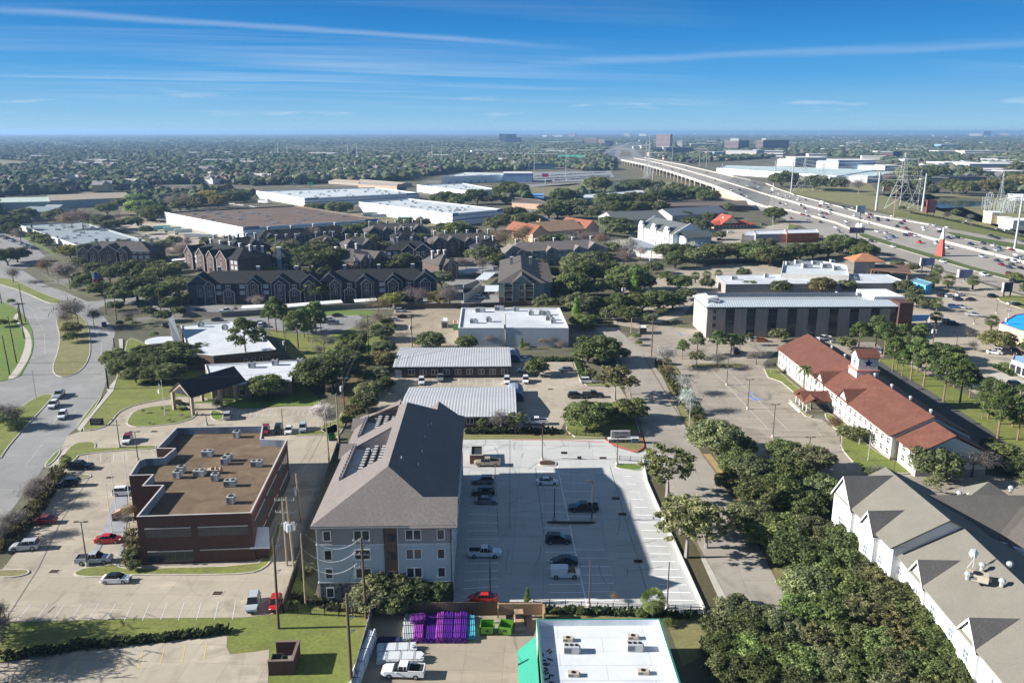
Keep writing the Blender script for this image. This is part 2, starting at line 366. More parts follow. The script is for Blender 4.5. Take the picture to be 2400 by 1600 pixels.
# ---- left boulevard
pave('boulevard',[(0,628),(54,634),(74,647),(102,666),(153,684),(204,706),(230,722),(252,753),(264,768),(270,778),(266,800),(261,830),(252,880),(246,905),(237,930),(219,951),(200,975),(176,1006),(158,1020),(143,1053),(125,1063),(102,1093),(90,1115),(59,1150),(33,1188),(0,1229),(-120,1400),(-420,1400),(-420,628)],CR,.03)
pave('driveway_road',[(228,722),(260,712),(300,709),(300,700),(262,700),(225,706),(204,706)],CR,.04)
island('median_island',[(-40,650),(0,651),(33,655),(77,677),(115,694),(143,702),(147,708),(140,713),(110,710),(77,694),(38,678),(0,667),(-40,655)],GR)
island('central_island',[(123,873),(124,853),(133,830),(139,804),(138,779),(130,753),(140,735),(165,728),(190,740),(201,751),(209,773),(212,804),(212,830),(202,855),(184,873),(158,883),(138,884)],GD,sm=2)
island('lower_median',[(-200,1180),(0,1078),(15,1053),(41,1022),(76,984),(102,956),(125,930),(123,923),(102,924),(71,938),(46,956),(0,975),(-80,1000),(-220,1060)],GR)
pave('west_verge',[(-200,900),(0,893),(25,888),(48,880),(62,855),(74,830),(79,804),(75,773),(60,743),(30,718),(0,705),(-200,660)],GB,.12,keep=False)
pave('west_sidewalk',[(15,889),(35,865),(50,838),(60,805),(59,779),(42,760),(30,750),(36,734),(46,735),(38,750),(48,759),(68,776),(76,804),(70,837),(45,876),(35,886)],SW,.14,1,False)
lines('lane_lines',[(96,640,180,684),(225,772,232,790),(238,800,236,850),(160,940,120,1000),(180,960,140,1010),(100,1040,60,1090),(80,735,100,770),(104,780,106,830),(40,700,80,730)],M('worn_lane_paint',(.45,.45,.43)),.15)
# ---- church grounds and brick office car park
pave('office_car_park',[(-60,1460),(-60,1380),(0,1340),(40,1290),(75,1240),(110,1190),(150,1112),(142,1104),(103,1093),(125,1063),(143,1053),(158,1020),(190,1010),(217,1009),(250,998),(263,986),(276,968),(298,955),(332,945),(383,936),(406,930),(440,928),(480,931),(500,945),(560,957),(600,957),(660,952),(753,950),(765,972),(800,1010),(776,1099),(735,1200),(697,1333),(664,1435),(574,1446),(324,1448),(0,1458)],CT)
LAWN=[(188,1011),(217,1009),(250,999),(263,987),(276,969),(298,956),(332,946),(383,937),(406,931),(440,932),(500,935),(600,930),(640,900),(560,850),(430,850),(330,800),(300,790),(290,830),(278,860),(272,890),(262,920),(240,940),(215,970)]
island('church_lawn',LAWN,GR,sm=1,z0=.0,h=.2)
pave('lawn_sidewalk',[(266,894),(273,886),(276,880),(266,915),(232,955),(188,1010),(180,1005),(214,968),(240,934),(252,917),(250,912)],SW,.24,0,False)
pave('lawn_sidewalk',[(278,794),(288,794),(288,819),(282,850),(276,850),(280,820)],SW,.24,0,False)
island('oval_island',[(295,994),(301,979),(314,964),(339,955),(383,950),(418,948),(454,960),(462,966),(457,977),(434,988),(398,995),(344,1000),(311,1001)],GR)
island('tree_island',[(492,975),(494,962),(505,962),(523,968),(525,980),(516,986),(500,985)],GB)
pave('church_back_lawn',[(430,945),(500,935),(600,912),(700,895),(745,930),(750,950),(660,950),(600,955),(560,955),(500,943)],GB,.1,0,False)
island('divider_lawn',[(150,1092),(134,1092),(135,1085),(160,1050),(180,1037),(207,1035),(220,1036),(226,1043),(222,1052),(366,1042),(366,1052),(280,1056),(186,1065),(177,1077),(160,1090)],GR)
island('verge_strip',[(102,1092),(125,1064),(140,1053),(142,1060),(128,1080),(110,1094)],GB)
island('verge_strip',[(176,1004),(205,965),(236,928),(238,931),(222,957),(184,1004)],GB,sm=0)
pave('verge_sidewalk',[(115,1094),(128,1081),(143,1060),(156,1048),(160,1050),(140,1075),(127,1094)],SW,.05,0,False)
island('planter_island',[(160,1118),(165,1113),(200,1112),(215,1114),(212,1119),(190,1123)],GD,sm=1)
island('planter_island',[(-20,1352),(-20,1336),(60,1334),(70,1337),(68,1344),(50,1350),(20,1354)],GD,sm=1)
island('planter_island',[(172,1346),(176,1340),(200,1330),(255,1325),(262,1318),(290,1333),(330,1332),(598,1325),(625,1300),(640,1255),(650,1225),(660,1225),(655,1260),(640,1310),(620,1332),(585,1345),(480,1348),(320,1347),(240,1353),(185,1352)],GR,sm=1)
pave('office_walk',[(207,1310),(220,1290),(245,1230),(262,1180),(275,1160),(298,1160),(300,1210),(295,1240),(290,1290),(275,1338),(262,1338),(280,1290),(282,1262),(245,1262),(222,1312)],M('grey_walk',(.3,.31,.33)),.09,0,False)
island('east_verge',[(665,1020),(720,1012),(765,1003),(790,990),(798,1010),(780,1018),(700,1022)],GR,sm=1)
island('east_verge',[(748,1005),(755,996),(790,985),(805,960),(812,985),(803,1010),(790,1022),(765,1018)],GR,sm=1)
st=stall((38,1456),(545,1450),(72,1415),(552,1408),12,())
st+=stall((355,1055),(206,1066),(362,1068),(204,1086),5)
st+=stall((560,963),(648,960),(556,978),(644,975),6)+stall((690,958),(740,956),(684,974),(736,972),4)
st+=stall((655,996),(745,990),(648,1018),(742,1010),5)+stall((345,1045),(330,1000),(372,1045),(350,1003),2)
lines('parking_lines',st)
# ---- lower left car park, grass strip between the lots
pave('grass_strip',[(-80,1462),(0,1459),(324,1449),(574,1447),(664,1437),(760,1443),(862,1447),(850,1600),(840,1720),(-80,1720)],GR,.01,0,False)
pave('lower_car_park',[(-120,1556),(0,1551),(179,1523),(332,1509),(520,1488),(533,1486),(531,1515),(540,1532),(600,1526),(631,1521),(628,1600),(620,1760),(-160,1760)],CT,.03)
lines('yellow_parking_lines',stall((88,1549),(485,1505),(64,1600),(478,1546),8),LY,.12)
# ---- apartment car park
pave('apartment_car_park',[(1060,1410),(1064,1300),(1080,1150),(1085,1030),(1200,1029),(1417,1029),(1440,1046),(1495,1062),(1515,1056),(1580,1070),(1560,1100),(1520,1088),(1506,1080),(1516,1130),(1539,1183),(1583,1279),(1649,1427),(1400,1424),(1251,1415)],CN,.05)
st=stall((1098,1185),(1085,1398),(1168,1187),(1167,1392),11,(5,6))
st+=stall((1258,1104),(1290,1406),(1312,1105),(1370,1406),16,(3,8,9))+stall((1314,1110),(1376,1405),(1372,1112),(1450,1405),15,(7,8))
st+=[(1306,1092,1376,1420)]
st+=stall((1462,1115),(1555,1405),(1482,1116),(1628,1406),16,())
lines('parking_lines',st,M('fresh_paint',(.9,.9,.9),var=.05),.2,.07)
lines('red_kerb_line',[(1200,1030,1310,1030),(1310,1030,1415,1036)],M('red_paint',(.55,.07,.05)),.3,.07)
island('planter_island',[(1262,1090),(1262,1082),(1275,1078),(1300,1080),(1306,1086),(1302,1092),(1275,1092)],M('mulch',(.06,.04,.03)),z0=.05)
island('planter_island',[(1276,1225),(1285,1220),(1330,1221),(1395,1221),(1401,1226),(1390,1231),(1330,1231),(1285,1230)],MT['mulch'],z0=.05)
island('planter_island',[(1442,1096),(1442,1088),(1470,1087),(1504,1088),(1508,1100),(1490,1103),(1460,1100)],GB,z0=.05)
island('sign_island',[(1420,1036),(1425,1024),(1470,1005),(1495,1010),(1508,1030),(1511,1048),(1503,1054),(1492,1060),(1455,1048)],GD,z0=.05,kerb=M('red_kerb',(.5,.1,.08),var=.25))
m=MB();rl=[(1070,1410),(1251,1414),(1400,1423),(1650,1428)]
pave('fence_walk',[(1062,1410),(1251,1415),(1650,1429),(1650,1440),(1251,1424),(1060,1418)],SW,.07,0,False)
# ---- streets
pave('street',[(1390,765),(1420,800),(1442,842),(1455,880),(1475,950),(1509,1022),(1520,1063),(1583,1180),(1647,1302),(1708,1414),(1760,1510),(1830,1660),(2000,1660),(1960,1600),(1851,1419),(1725,1173),(1644,1063),(1603,990),(1552,880),(1506,824),(1468,790),(1445,768)],M('street_concrete',(.37,.335,.285),kind='concrete',k=.7),.04)
lines('street_gutter',[(1452,842,1509,1022),(1540,1100,1708,1414),(1506,830,1603,992),(1603,992,1646,1063),(1646,1063,1727,1173)],M('gutter_brown',(.2,.16,.09)),.35,.06)  # darker brown strips along both street edges
pave('sidewalk',[(1648,1063),(1666,1063),(1700,1110),(1722,1145),(1752,1190),(1728,1173),(1700,1132)],M('leaf_litter',(.38,.27,.13)),.06,0,False)
pave('sidewalk',[(1640,1302),(1652,1302),(1710,1414),(1770,1512),(1752,1512),(1690,1414)],SW,.08,0,False)
pave('bank_strip',[(1509,1078),(1516,1076),(1560,1150),(1600,1230),(1640,1302),(1690,1414),(1670,1430),(1652,1428),(1585,1279),(1541,1183),(1518,1130)],M('bank_soil',(.13,.11,.06),kind='grass',col2=(.1,.1,.04)),.04,0,False)
# ---- yard between the ribbed roofs and the street
pave('yard',[(890,880),(925,858),(1200,845),(1284,843),(1340,843),(1352,880),(1372,905),(1452,905),(1470,935),(1400,950),(1340,960),(1312,1010),(1200,1012),(1085,1015),(880,1015)],CT,.035)
lines('parking_lines',stall((932,887),(1198,887),(930,906),(1198,906),13)+stall((1232,955),(1262,1005),(1266,955),(1280,1005),3),LINE,.12)
island('verge_lawn',[(1330,965),(1345,950),(1400,945),(1470,942),(1478,960),(1500,1008),(1500,1020),(1415,1026),(1325,1024)],GR,sm=1)
island('verge_lawn',[(1342,842),(1362,836),(1375,870),(1400,900),(1440,895),(1450,903),(1375,905),(1358,890)],GR,sm=0)
pave('hedge_strip',[(1085,1012),(1310,1012),(1420,1026),(1415,1031),(1085,1031)],GD,.02,0,False)
pave('back_yard',[(925,726),(1082,724),(1078,770),(1072,815),(1100,830),(915,830),(905,775)],M('tan_yard',(.36,.3,.22),kind='concrete'),.035)
lines('parking_lines',stall((918,755),(910,822),(968,755),(962,822),7),LINE,.12)
pave('north_car_park',[(425,778),(480,748),(600,742),(840,738),(850,745),(835,766),(760,788),(640,772),(560,765),(500,772)],CG,.03)
pave('apartment_drive',[(300,690),(440,715),(760,720),(1050,714),(1180,716),(1180,735),(900,725),(760,727),(600,738),(430,735),(290,712)],CG,.02)
pave('apartment_court',[(1100,650),(1200,640),(1270,600),(1140,585),(1000,640),(1060,670),(1085,715),(1175,715),(1170,680)],CG,.02)
pave('pine_lawn',[(630,775),(760,785),(835,768),(855,745),(900,735),(905,790),(860,850),(800,860),(740,850),(690,845),(650,800)],GR,.03,0,False)
pave('pine_lawn',[(600,740),(640,728),(760,727),(890,728),(880,740),(850,738)],GB,.04,0,False)
pave('ditch_path',[(790,945),(820,890),(850,850),(858,850),(848,900),(828,950)],M('brown_dirt',(.2,.13,.06),kind='grass',col2=(.25,.2,.1)),.04,0,False)
# ---- right: motel forecourt and big car park
pave('motel_car_park',[(1529,857),(1506,824),(1470,792),(1530,760),(1620,770),(1800,792),(2050,802),(2075,822),(2060,850),(1990,830),(1900,815),(1830,815),(1790,850),(1800,886),(1830,896),(1871,929),(1876,945),(1889,977),(1927,983),(1968,1012),(1969,1048),(2022,1104),(2080,1112),(2300,1112),(2440,1130),(3000,1180),(3000,1260),(2440,1200),(2000,1180),(1900,1160),(1750,1120),(1668,1000),(1618,900),(1578,850)],M('concrete_worn',(.36,.315,.255),kind='concrete',k=1.2),.03)
lines('lot_seams',[(1618,863,1700,862),(1665,862,1800,1005),(1700,862,1850,1010),(1625,900,1760,905),(1780,1005,1960,1010)],M('seam',(.5,.46,.4)),.25)
lines('blue_stall_marks',[(1755,918,1768,922),(1770,933,1788,936),(1752,926,1775,938),(1588,779,1600,785)],M('blue_paint',(.12,.25,.6)),.8,.05)
lines('wheel_stops',[(1707,921,1712,926),(1724,921,1729,926),(1678,929,1683,933),(1918,1014,1928,1023),(1740,898,1745,896)],KB,.3,.12)
island('red_building_lawn',[(1790,865),(1800,885),(1830,895),(1871,929),(1878,945),(1900,960),(1900,930),(1860,900),(1822,866)],GR,sm=0)
island('porch_island',[(1853,942),(1860,940),(1890,970),(1905,975),(1900,978),(1888,976)],GR,sm=0)
island('red_building_lawn',[(1930,972),(1950,1000),(1968,1012),(1973,1027),(1968,1048),(2000,1085),(2022,1104),(2150,1112),(2180,1090),(2100,1085),(2040,1050),(1990,1000),(1940,965)],GR,sm=1)
pave('planter_strip',[(1536,855),(1580,852),(1600,890),(1640,950),(1668,1000),(1680,1040),(1660,1045),(1606,990),(1556,880)],GD,.05,0,False)
island('tree_island',[(1616,860),(1622,852),(1700,850),(1750,853),(1748,862),(1700,864),(1625,864)],GD,sm=1)
pave('east_drive',[(2036,842),(2056,845),(2150,900),(2250,960),(2340,1025),(2420,1080),(2420,1110),(2330,1080),(2290,1040),(2180,960)],M('drive_shade',(.1,.1,.1),kind='concrete',k=.4),.04)  # drive lies in the building's shadow; that shade is put into its dark colour
pave('east_lawn',[(2058,842),(2100,842),(2220,900),(2420,1010),(2900,1130),(2900,1200),(2420,1078),(2340,1022),(2150,897)],GR,.06,0,False)
pave('right_car_park',[(2120,690),(2200,678),(2280,690),(2340,700),(2440,730),(2900,800),(3000,1100),(2440,1000),(2330,950),(2250,900),(2180,880),(2110,850),(2090,800),(2120,740)],CT,.03)
pave('right_lane',[(2330,868),(2440,905),(2440,960),(2370,920),(2310,890)],SW,.045,0,False)
island('corner_lawn',[(2330,700),(2360,690),(2440,700),(2440,735),(2385,722)],GR)
pave('motel_back_lot',[(1560,640),(1680,620),(1800,615),(1990,600),(2150,640),(2300,690),(2200,678),(2120,690),(2090,700),(1640,690),(1600,740),(1530,760),(1500,770),(1440,760),(1420,700),(1530,660)],CT,.02)
# ---- lower right corner
pave('complex_yard',[(1700,1100),(1960,1170),(2440,1190),(3100,1250),(3300,1900),(2440,1700),(1900,1700),(1860,1440)],GD,.01,0,False)
# ---- pipe yard at the bottom
pave('pipe_yard',[(860,1425),(1240,1428),(1262,1450),(1280,1720),(820,1720),(828,1600),(858,1480)],M('yard_concrete',(.37,.315,.24),kind='concrete',k=.8),.03)
pave('south_shrub_bed',[(1240,1425),(1650,1440),(1680,1520),(1600,1560),(1560,1450),(1262,1448)],GD,.02,0,False)
pave('fence_garden',[(697,1335),(752,1408),(860,1418),(860,1447),(664,1440)],GR,.03,0,False)
# ---- far paved and open areas
for nm,pts,mt in (
 ('west_car_park',[(-40,540),(0,545),(60,560),(105,600),(60,630),(-60,625)],CG),
 ('west_lawn',[(25,545),(60,560),(130,600),(200,650),(190,640),(120,590),(70,553)],GB),
 ('warehouse_yard',[(265,535),(375,508),(480,535),(560,570),(480,590),(400,585),(330,548)],CT),
 ('warehouse_yard',[(270,510),(300,480),(380,500),(360,520)],M('pale_dirt',(.3,.25,.17),kind='grass',col2=(.25,.22,.14))),
 ('warehouse_yard',[(820,500),(860,492),(1060,530),(1010,540),(900,530)],M('tan_grass',(.3,.27,.15),kind='grass',col2=(.2,.2,.09))),
 ('school_field',[(-40,372),(60,378),(190,395),(205,400),(150,401),(80,394),(-40,398)],MT['tan_grass']),
 ('field',[(520,443),(600,441),(620,455),(560,462)],MT['tan_grass']),
 ('field',[(1130,545),(1245,535),(1240,580),(1180,590),(1130,570)],MT['tan_grass']),
 ('field',[(1230,440),(1350,430),(1430,435),(1450,455),(1350,462),(1250,465)],MT['tan_grass']),
 ('rail_corridor',[(1215,432),(1370,424),(1480,412),(1510,400),(1490,396),(1420,410),(1215,424)],M('ballast',(.12,.11,.1))),
 ('cross_road',[(1215,440),(1330,436),(1360,432),(1370,428),(1215,433)],CG),
 ('underpass_lot',[(1430,385),(1460,380),(1690,450),(1640,452),(1500,425),(1440,405)],M('brown_grass',(.2,.18,.11),kind='grass',col2=(.17,.16,.08))),
 ('power_field',[(1830,448),(1905,432),(2040,430),(2060,455),(2160,462),(2330,520),(2400,540),(2440,560),(2440,470),(2180,455),(2400,545),(2183,522),(2100,502),(1960,474)],GD),
 ('dealer_lot',[(1180,405),(1430,400),(1440,415),(1360,425),(1190,427)],M('dealer_asphalt',(.25,.26,.27))),
 ('orange_lot',[(1655,535),(1790,532),(1850,520),(1845,545),(1740,548),(1735,575),(1690,575),(1655,560)],CT),
 ('north_lot',[(1830,500),(1900,515),(1975,545),(1930,560),(1930,535),(1850,525)],CT),
 ('shop_lot',[(2090,515),(2190,505),(2440,560),(2440,572),(2330,550),(2200,528)],CT),
 ('frontage_lot',[(2030,585),(2137,618),(2208,636),(2361,682),(2440,706),(2440,745),(2340,700),(2200,680),(2120,665),(2060,600)],CT),
 ('small_meadow',[(1836,528),(1866,524),(1864,532),(1850,536)],GB)):
    pave(nm,pts,mt,.02 if 'lot' not in nm else .03)
# pond
pave('pond',[(2180,474),(2240,470),(2310,472),(2320,480),(2260,486),(2205,488),(2185,482)],M('pond_water',(.03,.05,.06),rough=.12,var=.05,spec=.6),.05)
pave('pond_bank',[(2168,470),(2230,462),(2330,466),(2330,474),(2230,469),(2180,475)],M('bank_green',(.1,.1,.05)),.06)
# ================= building kit
def V2(p):return Vector((p[0],p[1]))
GLASS=M('window_glass',(.03,.035,.045),rough=.15,var=.3,scale=3,spec=.6)
GLB=M('blue_glass',(.04,.06,.1),rough=.15,var=.3,spec=.6)
WHT=M('white_paint',(.72,.72,.70),var=.05);TRIM=M('pale_trim',(.45,.42,.4),var=.06)
MEM=M('white_membrane',(.6,.63,.67),kind='membrane');MEMG=M('grey_membrane',(.34,.37,.40),kind='membrane',k=.7)
MEMB=M('bluish_membrane',(.55,.6,.63),kind='membrane')
MTL=M('galvanised_metal',(.42,.43,.44),rough=.5,var=.12,metal=.3);DK=M('dark_metal',(.035,.035,.04),rough=.6)
BROWNR=M('brown_roof',(.12,.075,.045),kind='gravel',col2=(.25,.18,.11))
def ccw(pts):return pts if area(pts)>0 else list(reversed(pts))
WC={}
def wmesh(w,h,style,gl=None,fr=None):
    k=(round(w,2),round(h,2),style,gl and gl.name,fr and fr.name)
    if k in WC:return WC[k]
    gl=gl or GLASS;fr=fr or WHT;m=MB()
    m.box(-w/2,-.06,0,w/2,.1,h)
    if style!='plain':
        t=.13 if style!='thin' else .07
        m.mat(1);m.box(-w/2-t,-.13,-t,w/2+t,.1,0);m.box(-w/2-t,-.13,h,w/2+t,.1,h+t);m.box(-w/2-t,-.13,0,-w/2,.1,h);m.box(w/2,-.13,0,w/2+t,.1,h)
        if style=='double':m.box(-.09,-.11,0,.09,.1,h)
        if style=='grid':
            m.box(-.04,-.1,0,.04,.1,h);m.box(-w/2,-.1,h*.48,w/2,.1,h*.54)
    WC[k]=m.mesh('window',[gl,fr]);return WC[k]
def wins(par,A,B,fr,zs,w,h,style='frame',gl=None,frm=None,name='window'):
    A,B=V2(A),V2(B);d=B-A;rz=math.atan2(d.y,d.x);me=wmesh(w,h,style,gl,frm)
    for z in zs:
        for f in fr:
            p=A+d*f;link(name,me,par,(p.x,p.y,z),rz)
def evenly(n,a=0.,b=1.):return[a+(b-a)*(i+.5)/n for i in range(n)]
def band(par,A,B,f0,f1,z0,z1,mat,name='band',proud=.06,depth=.1):
    A,B=V2(A),V2(B);d=B-A;L=d.length;m=MB();m.box(L*f0,-proud,z0,L*f1,depth,z1)
    return m.build(name,mat,par,(A.x,A.y,0),math.atan2(d.y,d.x))
def pbuild(name,label,cat,px,h,wall,roof,par=.7,pw=.35,cap=None,bands=(),group=None,inn=None,keep=True,pts=None,dd=True):
    """flat-roofed block whose parapet corners lie at the picture points px, level h"""
    w=pts or [G(x,y,h) for x,y in px]
    if keep:KEEP.append([PR((p[0],p[1],0))[:2] for p in w])
    w=ccw([(p[0],p[1]) for p in w]);c=sum((V2(p) for p in w),Vector((0,0)))/len(w)
    L=[(p[0]-c.x,p[1]-c.y) for p in w];t=thing(name,label,cat,(c.x,c.y,0),0,group,dd)
    m=MB();m.prism(L,0,h-.08,top=False);m.build('wall',wall,t)
    i=inset(L,pw);n=len(L);m=MB();m.poly([(p[0],p[1],h-par) for p in inset(L,pw*.5)]);m.build('roof',roof,t)
    m=MB();b=0;m.v+=[(p[0],p[1],h-.08) for p in L]+[(p[0],p[1],h) for p in L]+[(p.x,p.y,h) for p in i]+[(p.x,p.y,h-par-.05) for p in i]
    for k in range(3):
        for a in range(n):
            j=(a+1)%n;m.f.append((k*n+a,k*n+j,(k+1)*n+j,(k+1)*n+a));m.m.append(0 if k<2 else 1)
    m.build('parapet',[cap or TRIM,inn or roof],t)
    for z0,z1,mt in bands:
        o=inset(L,-.07);m=MB();m.prism(o,z0,z1,top=True,bottom=True);m.build('stripe',mt,t)
    t['_p']=0;del t['_p'];return t,L
def frame(A,B,z=0.):
    a,b=G(A[0],A[1],z),G(B[0],B[1],z);return Vector((a.x,a.y,0)),math.atan2(b.y-a.y,b.x-a.x),(V2(b)-V2(a)).length
def hip(m,x0,y0,x1,y1,z,rise,hipf=1.,ov=.5,th=.2):
    x0-=ov;x1+=ov;y0-=ov;y1+=ov;W,D=x1-x0,y1-y0
    if W>=D:
        e=D/2*hipf;a=(x0+e,(y0+y1)/2,z+rise);b=(x1-e,(y0+y1)/2,z+rise)
        m.slab([(x0,y0,z),(x1,y0,z),b,a],th);m.slab([(x1,y1,z),(x0,y1,z),a,b],th);
        m.slab([(x1,y0,z),(x1,y1,z),b],th);m.slab([(x0,y1,z),(x0,y0,z),a],th)
    else:
        e=W/2*hipf;a=((x0+x1)/2,y0+e,z+rise);b=((x0+x1)/2,y1-e,z+rise)
        m.slab([(x1,y0,z),(x1,y1,z),b,a],th);m.slab([(x0,y1,z),(x0,y0,z),a,b],th)
        m.slab([(x0,y0,z),(x1,y0,z),a],th);m.slab([(x1,y1,z),(x0,y1,z),b],th)
def gabley(m,xc,w,y0,y1,z,rise,ov=.4,th=.18):   # ridge along y
    h=w/2+ov;dz=rise*ov/(w/2)
    a=(xc,y0-ov,z+rise);b=(xc,y1,z+rise)
    m.slab([(xc-h,y1,z-dz),(xc-h,y0-ov,z-dz),a,b],th);m.slab([(xc+h,y0-ov,z-dz),(xc+h,y1,z-dz),b,a],th)
def gablex(m,yc,w,x0,x1,z,rise,ov=.4,th=.18,o0=.4,o1=.4):
    h=w/2+ov;dz=rise*ov/(w/2);a=(x0-o0,yc,z+rise);b=(x1+o1,yc,z+rise)
    m.slab([(x0-o0,yc-h,z-dz),(x1+o1,yc-h,z-dz),b,a],th);m.slab([(x1+o1,yc+h,z-dz),(x0-o0,yc+h,z-dz),a,b],th)
def tri_y(m,xc,w,y,z,rise,t=.2):m.v and None;b=len(m.v);m.v+=[(xc-w/2,y,z),(xc+w/2,y,z),(xc,y,z+rise),(xc-w/2,y+t,z),(xc+w/2,y+t,z),(xc,y+t,z+rise)];[(m.f.append(tuple(b+i for i in f)),m.m.append(m.cm)) for f in((0,1,2),(5,4,3),(0,2,5,3),(1,4,5,2))]
def tri_x(m,yc,w,x,z,rise,t=.2):b=len(m.v);m.v+=[(x,yc-w/2,z),(x,yc+w/2,z),(x,yc,z+rise),(x+t,yc-w/2,z),(x+t,yc+w/2,z),(x+t,yc,z+rise)];[(m.f.append(tuple(b+i for i in f)),m.m.append(m.cm)) for f in((2,1,0),(3,4,5),(0,3,5,2),(1,2,5,4))]
def star(m,c,r,y,n=5):   # flat emblem in the xz plane facing -y
    P=[]
    for i in range(n*2):
        t=math.pi/2+math.pi*i/n;q=r if i%2==0 else r*.42;P.append((c[0]+q*math.cos(t),y,c[1]+q*math.sin(t)))
    m.poly(P)
def text(s,size,par,loc,rz,mat,name='lettering',ext=.03,align='CENTER'):
    cu=bpy.data.curves.new('t','FONT');cu.body=s;cu.size=size;cu.extrude=ext;cu.align_x=align;cu.align_y='CENTER'
    o=bpy.data.objects.new('t',cu);sc.collection.objects.link(o)
    dg=bpy.context.evaluated_depsgraph_get();me=bpy.data.meshes.new_from_object(o.evaluated_get(dg));bpy.data.objects.remove(o)
    me.transform(Matrix.Rotation(math.pi/2,4,'X'));me.materials.clear();me.materials.append(mat)
    return link(name,me,par,loc,rz)
# ---- roof plant prototypes
UNIT=M('unit_metal',(.5,.51,.5),rough=.55,var=.08,metal=.1);FAN=M('fan_black',(.015,.015,.018),rough=.6);UTAN=M('unit_tan',(.5,.43,.33),var=.06)
def make_rtu(w,d,h,fans,mt=UNIT,label='grey rooftop air conditioning unit'):
    t=thing('air_conditioner',label,'air conditioner')
    m=MB();m.box(-w/2,-d/2,.12,w/2,d/2,h);m.mat(1).box(-w/2+.1,-d/2-.02,.3,-.05,-d/2+.01,h-.2).box(-w/2+.05,-d/2+.1,0,w/2-.05,d/2-.1,.12);m.mat(0).box(w/2-.02,-d/2+.25,.4,w/2+.35,d/2-.25,h*.7)
    m.build('cabinet',[mt,M('unit_grille',(.16,.17,.18))],t)
    for i in range(fans):
        m=MB();x=-w/2+(i+.5)*w/fans;m.tube((x,0,h-.02),(x,0,h+.1),min(w/fans,d)*.36,n=12);m.build('fan',FAN,t)
    return t
PROTO=[]
def proto(f,*a,**k):
    t=f(*a,**k);REG.pop();PROTO.append(t);return t
RTU2=proto(make_rtu,2.6,1.6,1.5,2);RTU1=proto(make_rtu,1.6,1.6,1.7,1);RTU4=proto(make_rtu,3.4,2.,1.7,3);RTT=proto(make_rtu,2.8,1.6,1.,1,UTAN)
def make_cond():
    t=thing('condenser','c','air conditioner');m=MB();m.box(-.42,-.42,.1,.42,.42,.95);m.mat(1).box(-.44,-.44,.0,.44,.44,.1).box(-.44,-.44,.9,.44,.44,.97)
    m.build('cabinet',[M('condenser_body',(.05,.052,.055)),DK],t);m=MB();m.tube((0,0,.96),(0,0,1.0),.33,n=10);m.build('fan',M('fan_guard',(.4,.4,.42),rough=.5),t);return t
COND=proto(make_cond)
def make_vent():
    t=thing('roof_vent','v','roof vent');m=MB();m.tube((0,0,0),(0,0,.5),.22,n=8).ball((0,0,.65),.38,.3,8,5);m.build('cowl',M('vent_metal',(.6,.6,.6),rough=.4,metal=.4),t);return t
VENT=proto(make_vent)
sv=MB();sv.box(-1.2,-.8,0,1.2,.8,1.1);sv.mat(1).box(-.8,-.5,1.1,.8,.5,1.16)
SMALLU=sv.build('rooftop_box',[M('box_grey',(.6,.6,.58)),M('box_lid',(.3,.3,.3))]);PROTO.append(SMALLU)
def put(pr,px,z,rz=0.,label='',cat='air conditioner',group=None,dd=True,scale=None):
    p=G(px[0],px[1],z);return dup(pr,(p.x,p.y,z),rz,scale,None,label,cat,group,dd)
# ================= grey-roofed apartment building
SH=M('taupe_shingle',(.2,.175,.165),kind='shingle',var=.16,k=.5)
SID_G=M('grey_siding',(.3,.27,.265),var=.05);SID_B=M('pale_blue_siding',(.42,.46,.5),var=.05);STN=M('stone_cladding',(.2,.18,.17),kind='stone',scale=2.6,var=.45)
O=Vector((-30.35,113.75));AR=R_(1.5);AW,AD,ZE,ZR=21.0,48.,13.4,19.6
ap=thing('apartment_building','four storey grey and pale blue apartment building with two wells of condensers in its roof','building',(O.x,O.y,0),AR)
def aloc(px,z):
    p=V2(G(px[0],px[1],z))-O;return(p.x*math.cos(AR)+p.y*math.sin(AR),-p.x*math.sin(AR)+p.y*math.cos(AR))
KEEP.append([PR((O.x+x*math.cos(AR)-y*math.sin(AR),O.y+x*math.sin(AR)+y*math.cos(AR),0))[:2] for x,y in((-1,-1),(22,-1),(24,60),(-1,50))])
m=MB();m.box(0,0,3.4,AW,AD,9.95);m.build('wall',SID_B,ap)
m=MB();m.box(0.02,0.02,10.05,AW-.02,AD,ZE-.2);m.build('upper_wall',SID_G,ap)
m=MB();m.box(-.05,-.05,0,AW+.05,AD,3.4);m.build('stone_base',STN,ap)
m=MB();m.box(-.08,-.08,9.95,AW+.08,AD,10.05).box(-.1,-.1,3.4,AW+.1,AD,3.5);m.build('belt_trim',WHT,ap)
m=MB();m.box(10.7,-.12,.1,12.5,.1,13.1);m.build('stair_bay',M('brown_recess',(.16,.09,.06)),ap)
for z in(1,4.2,7.4,10.5):
    m=MB();m.box(10.95,-.16,z,12.25,-.1,z+1.1);m.mat(1).box(10.95,-.3,z+1.12,12.25,-.1,z+1.2);m.build('stair_opening',[GLASS,M('rail_brown',(.12,.07,.05))],ap)
for x in(10.5,12.58,20.8,.12):m=MB();m.box(x,-.18,0,x+.1,-.05,ZE-.3);m.build('downpipe',WHT if x<1 or x>12 and x<13 else DK,ap)
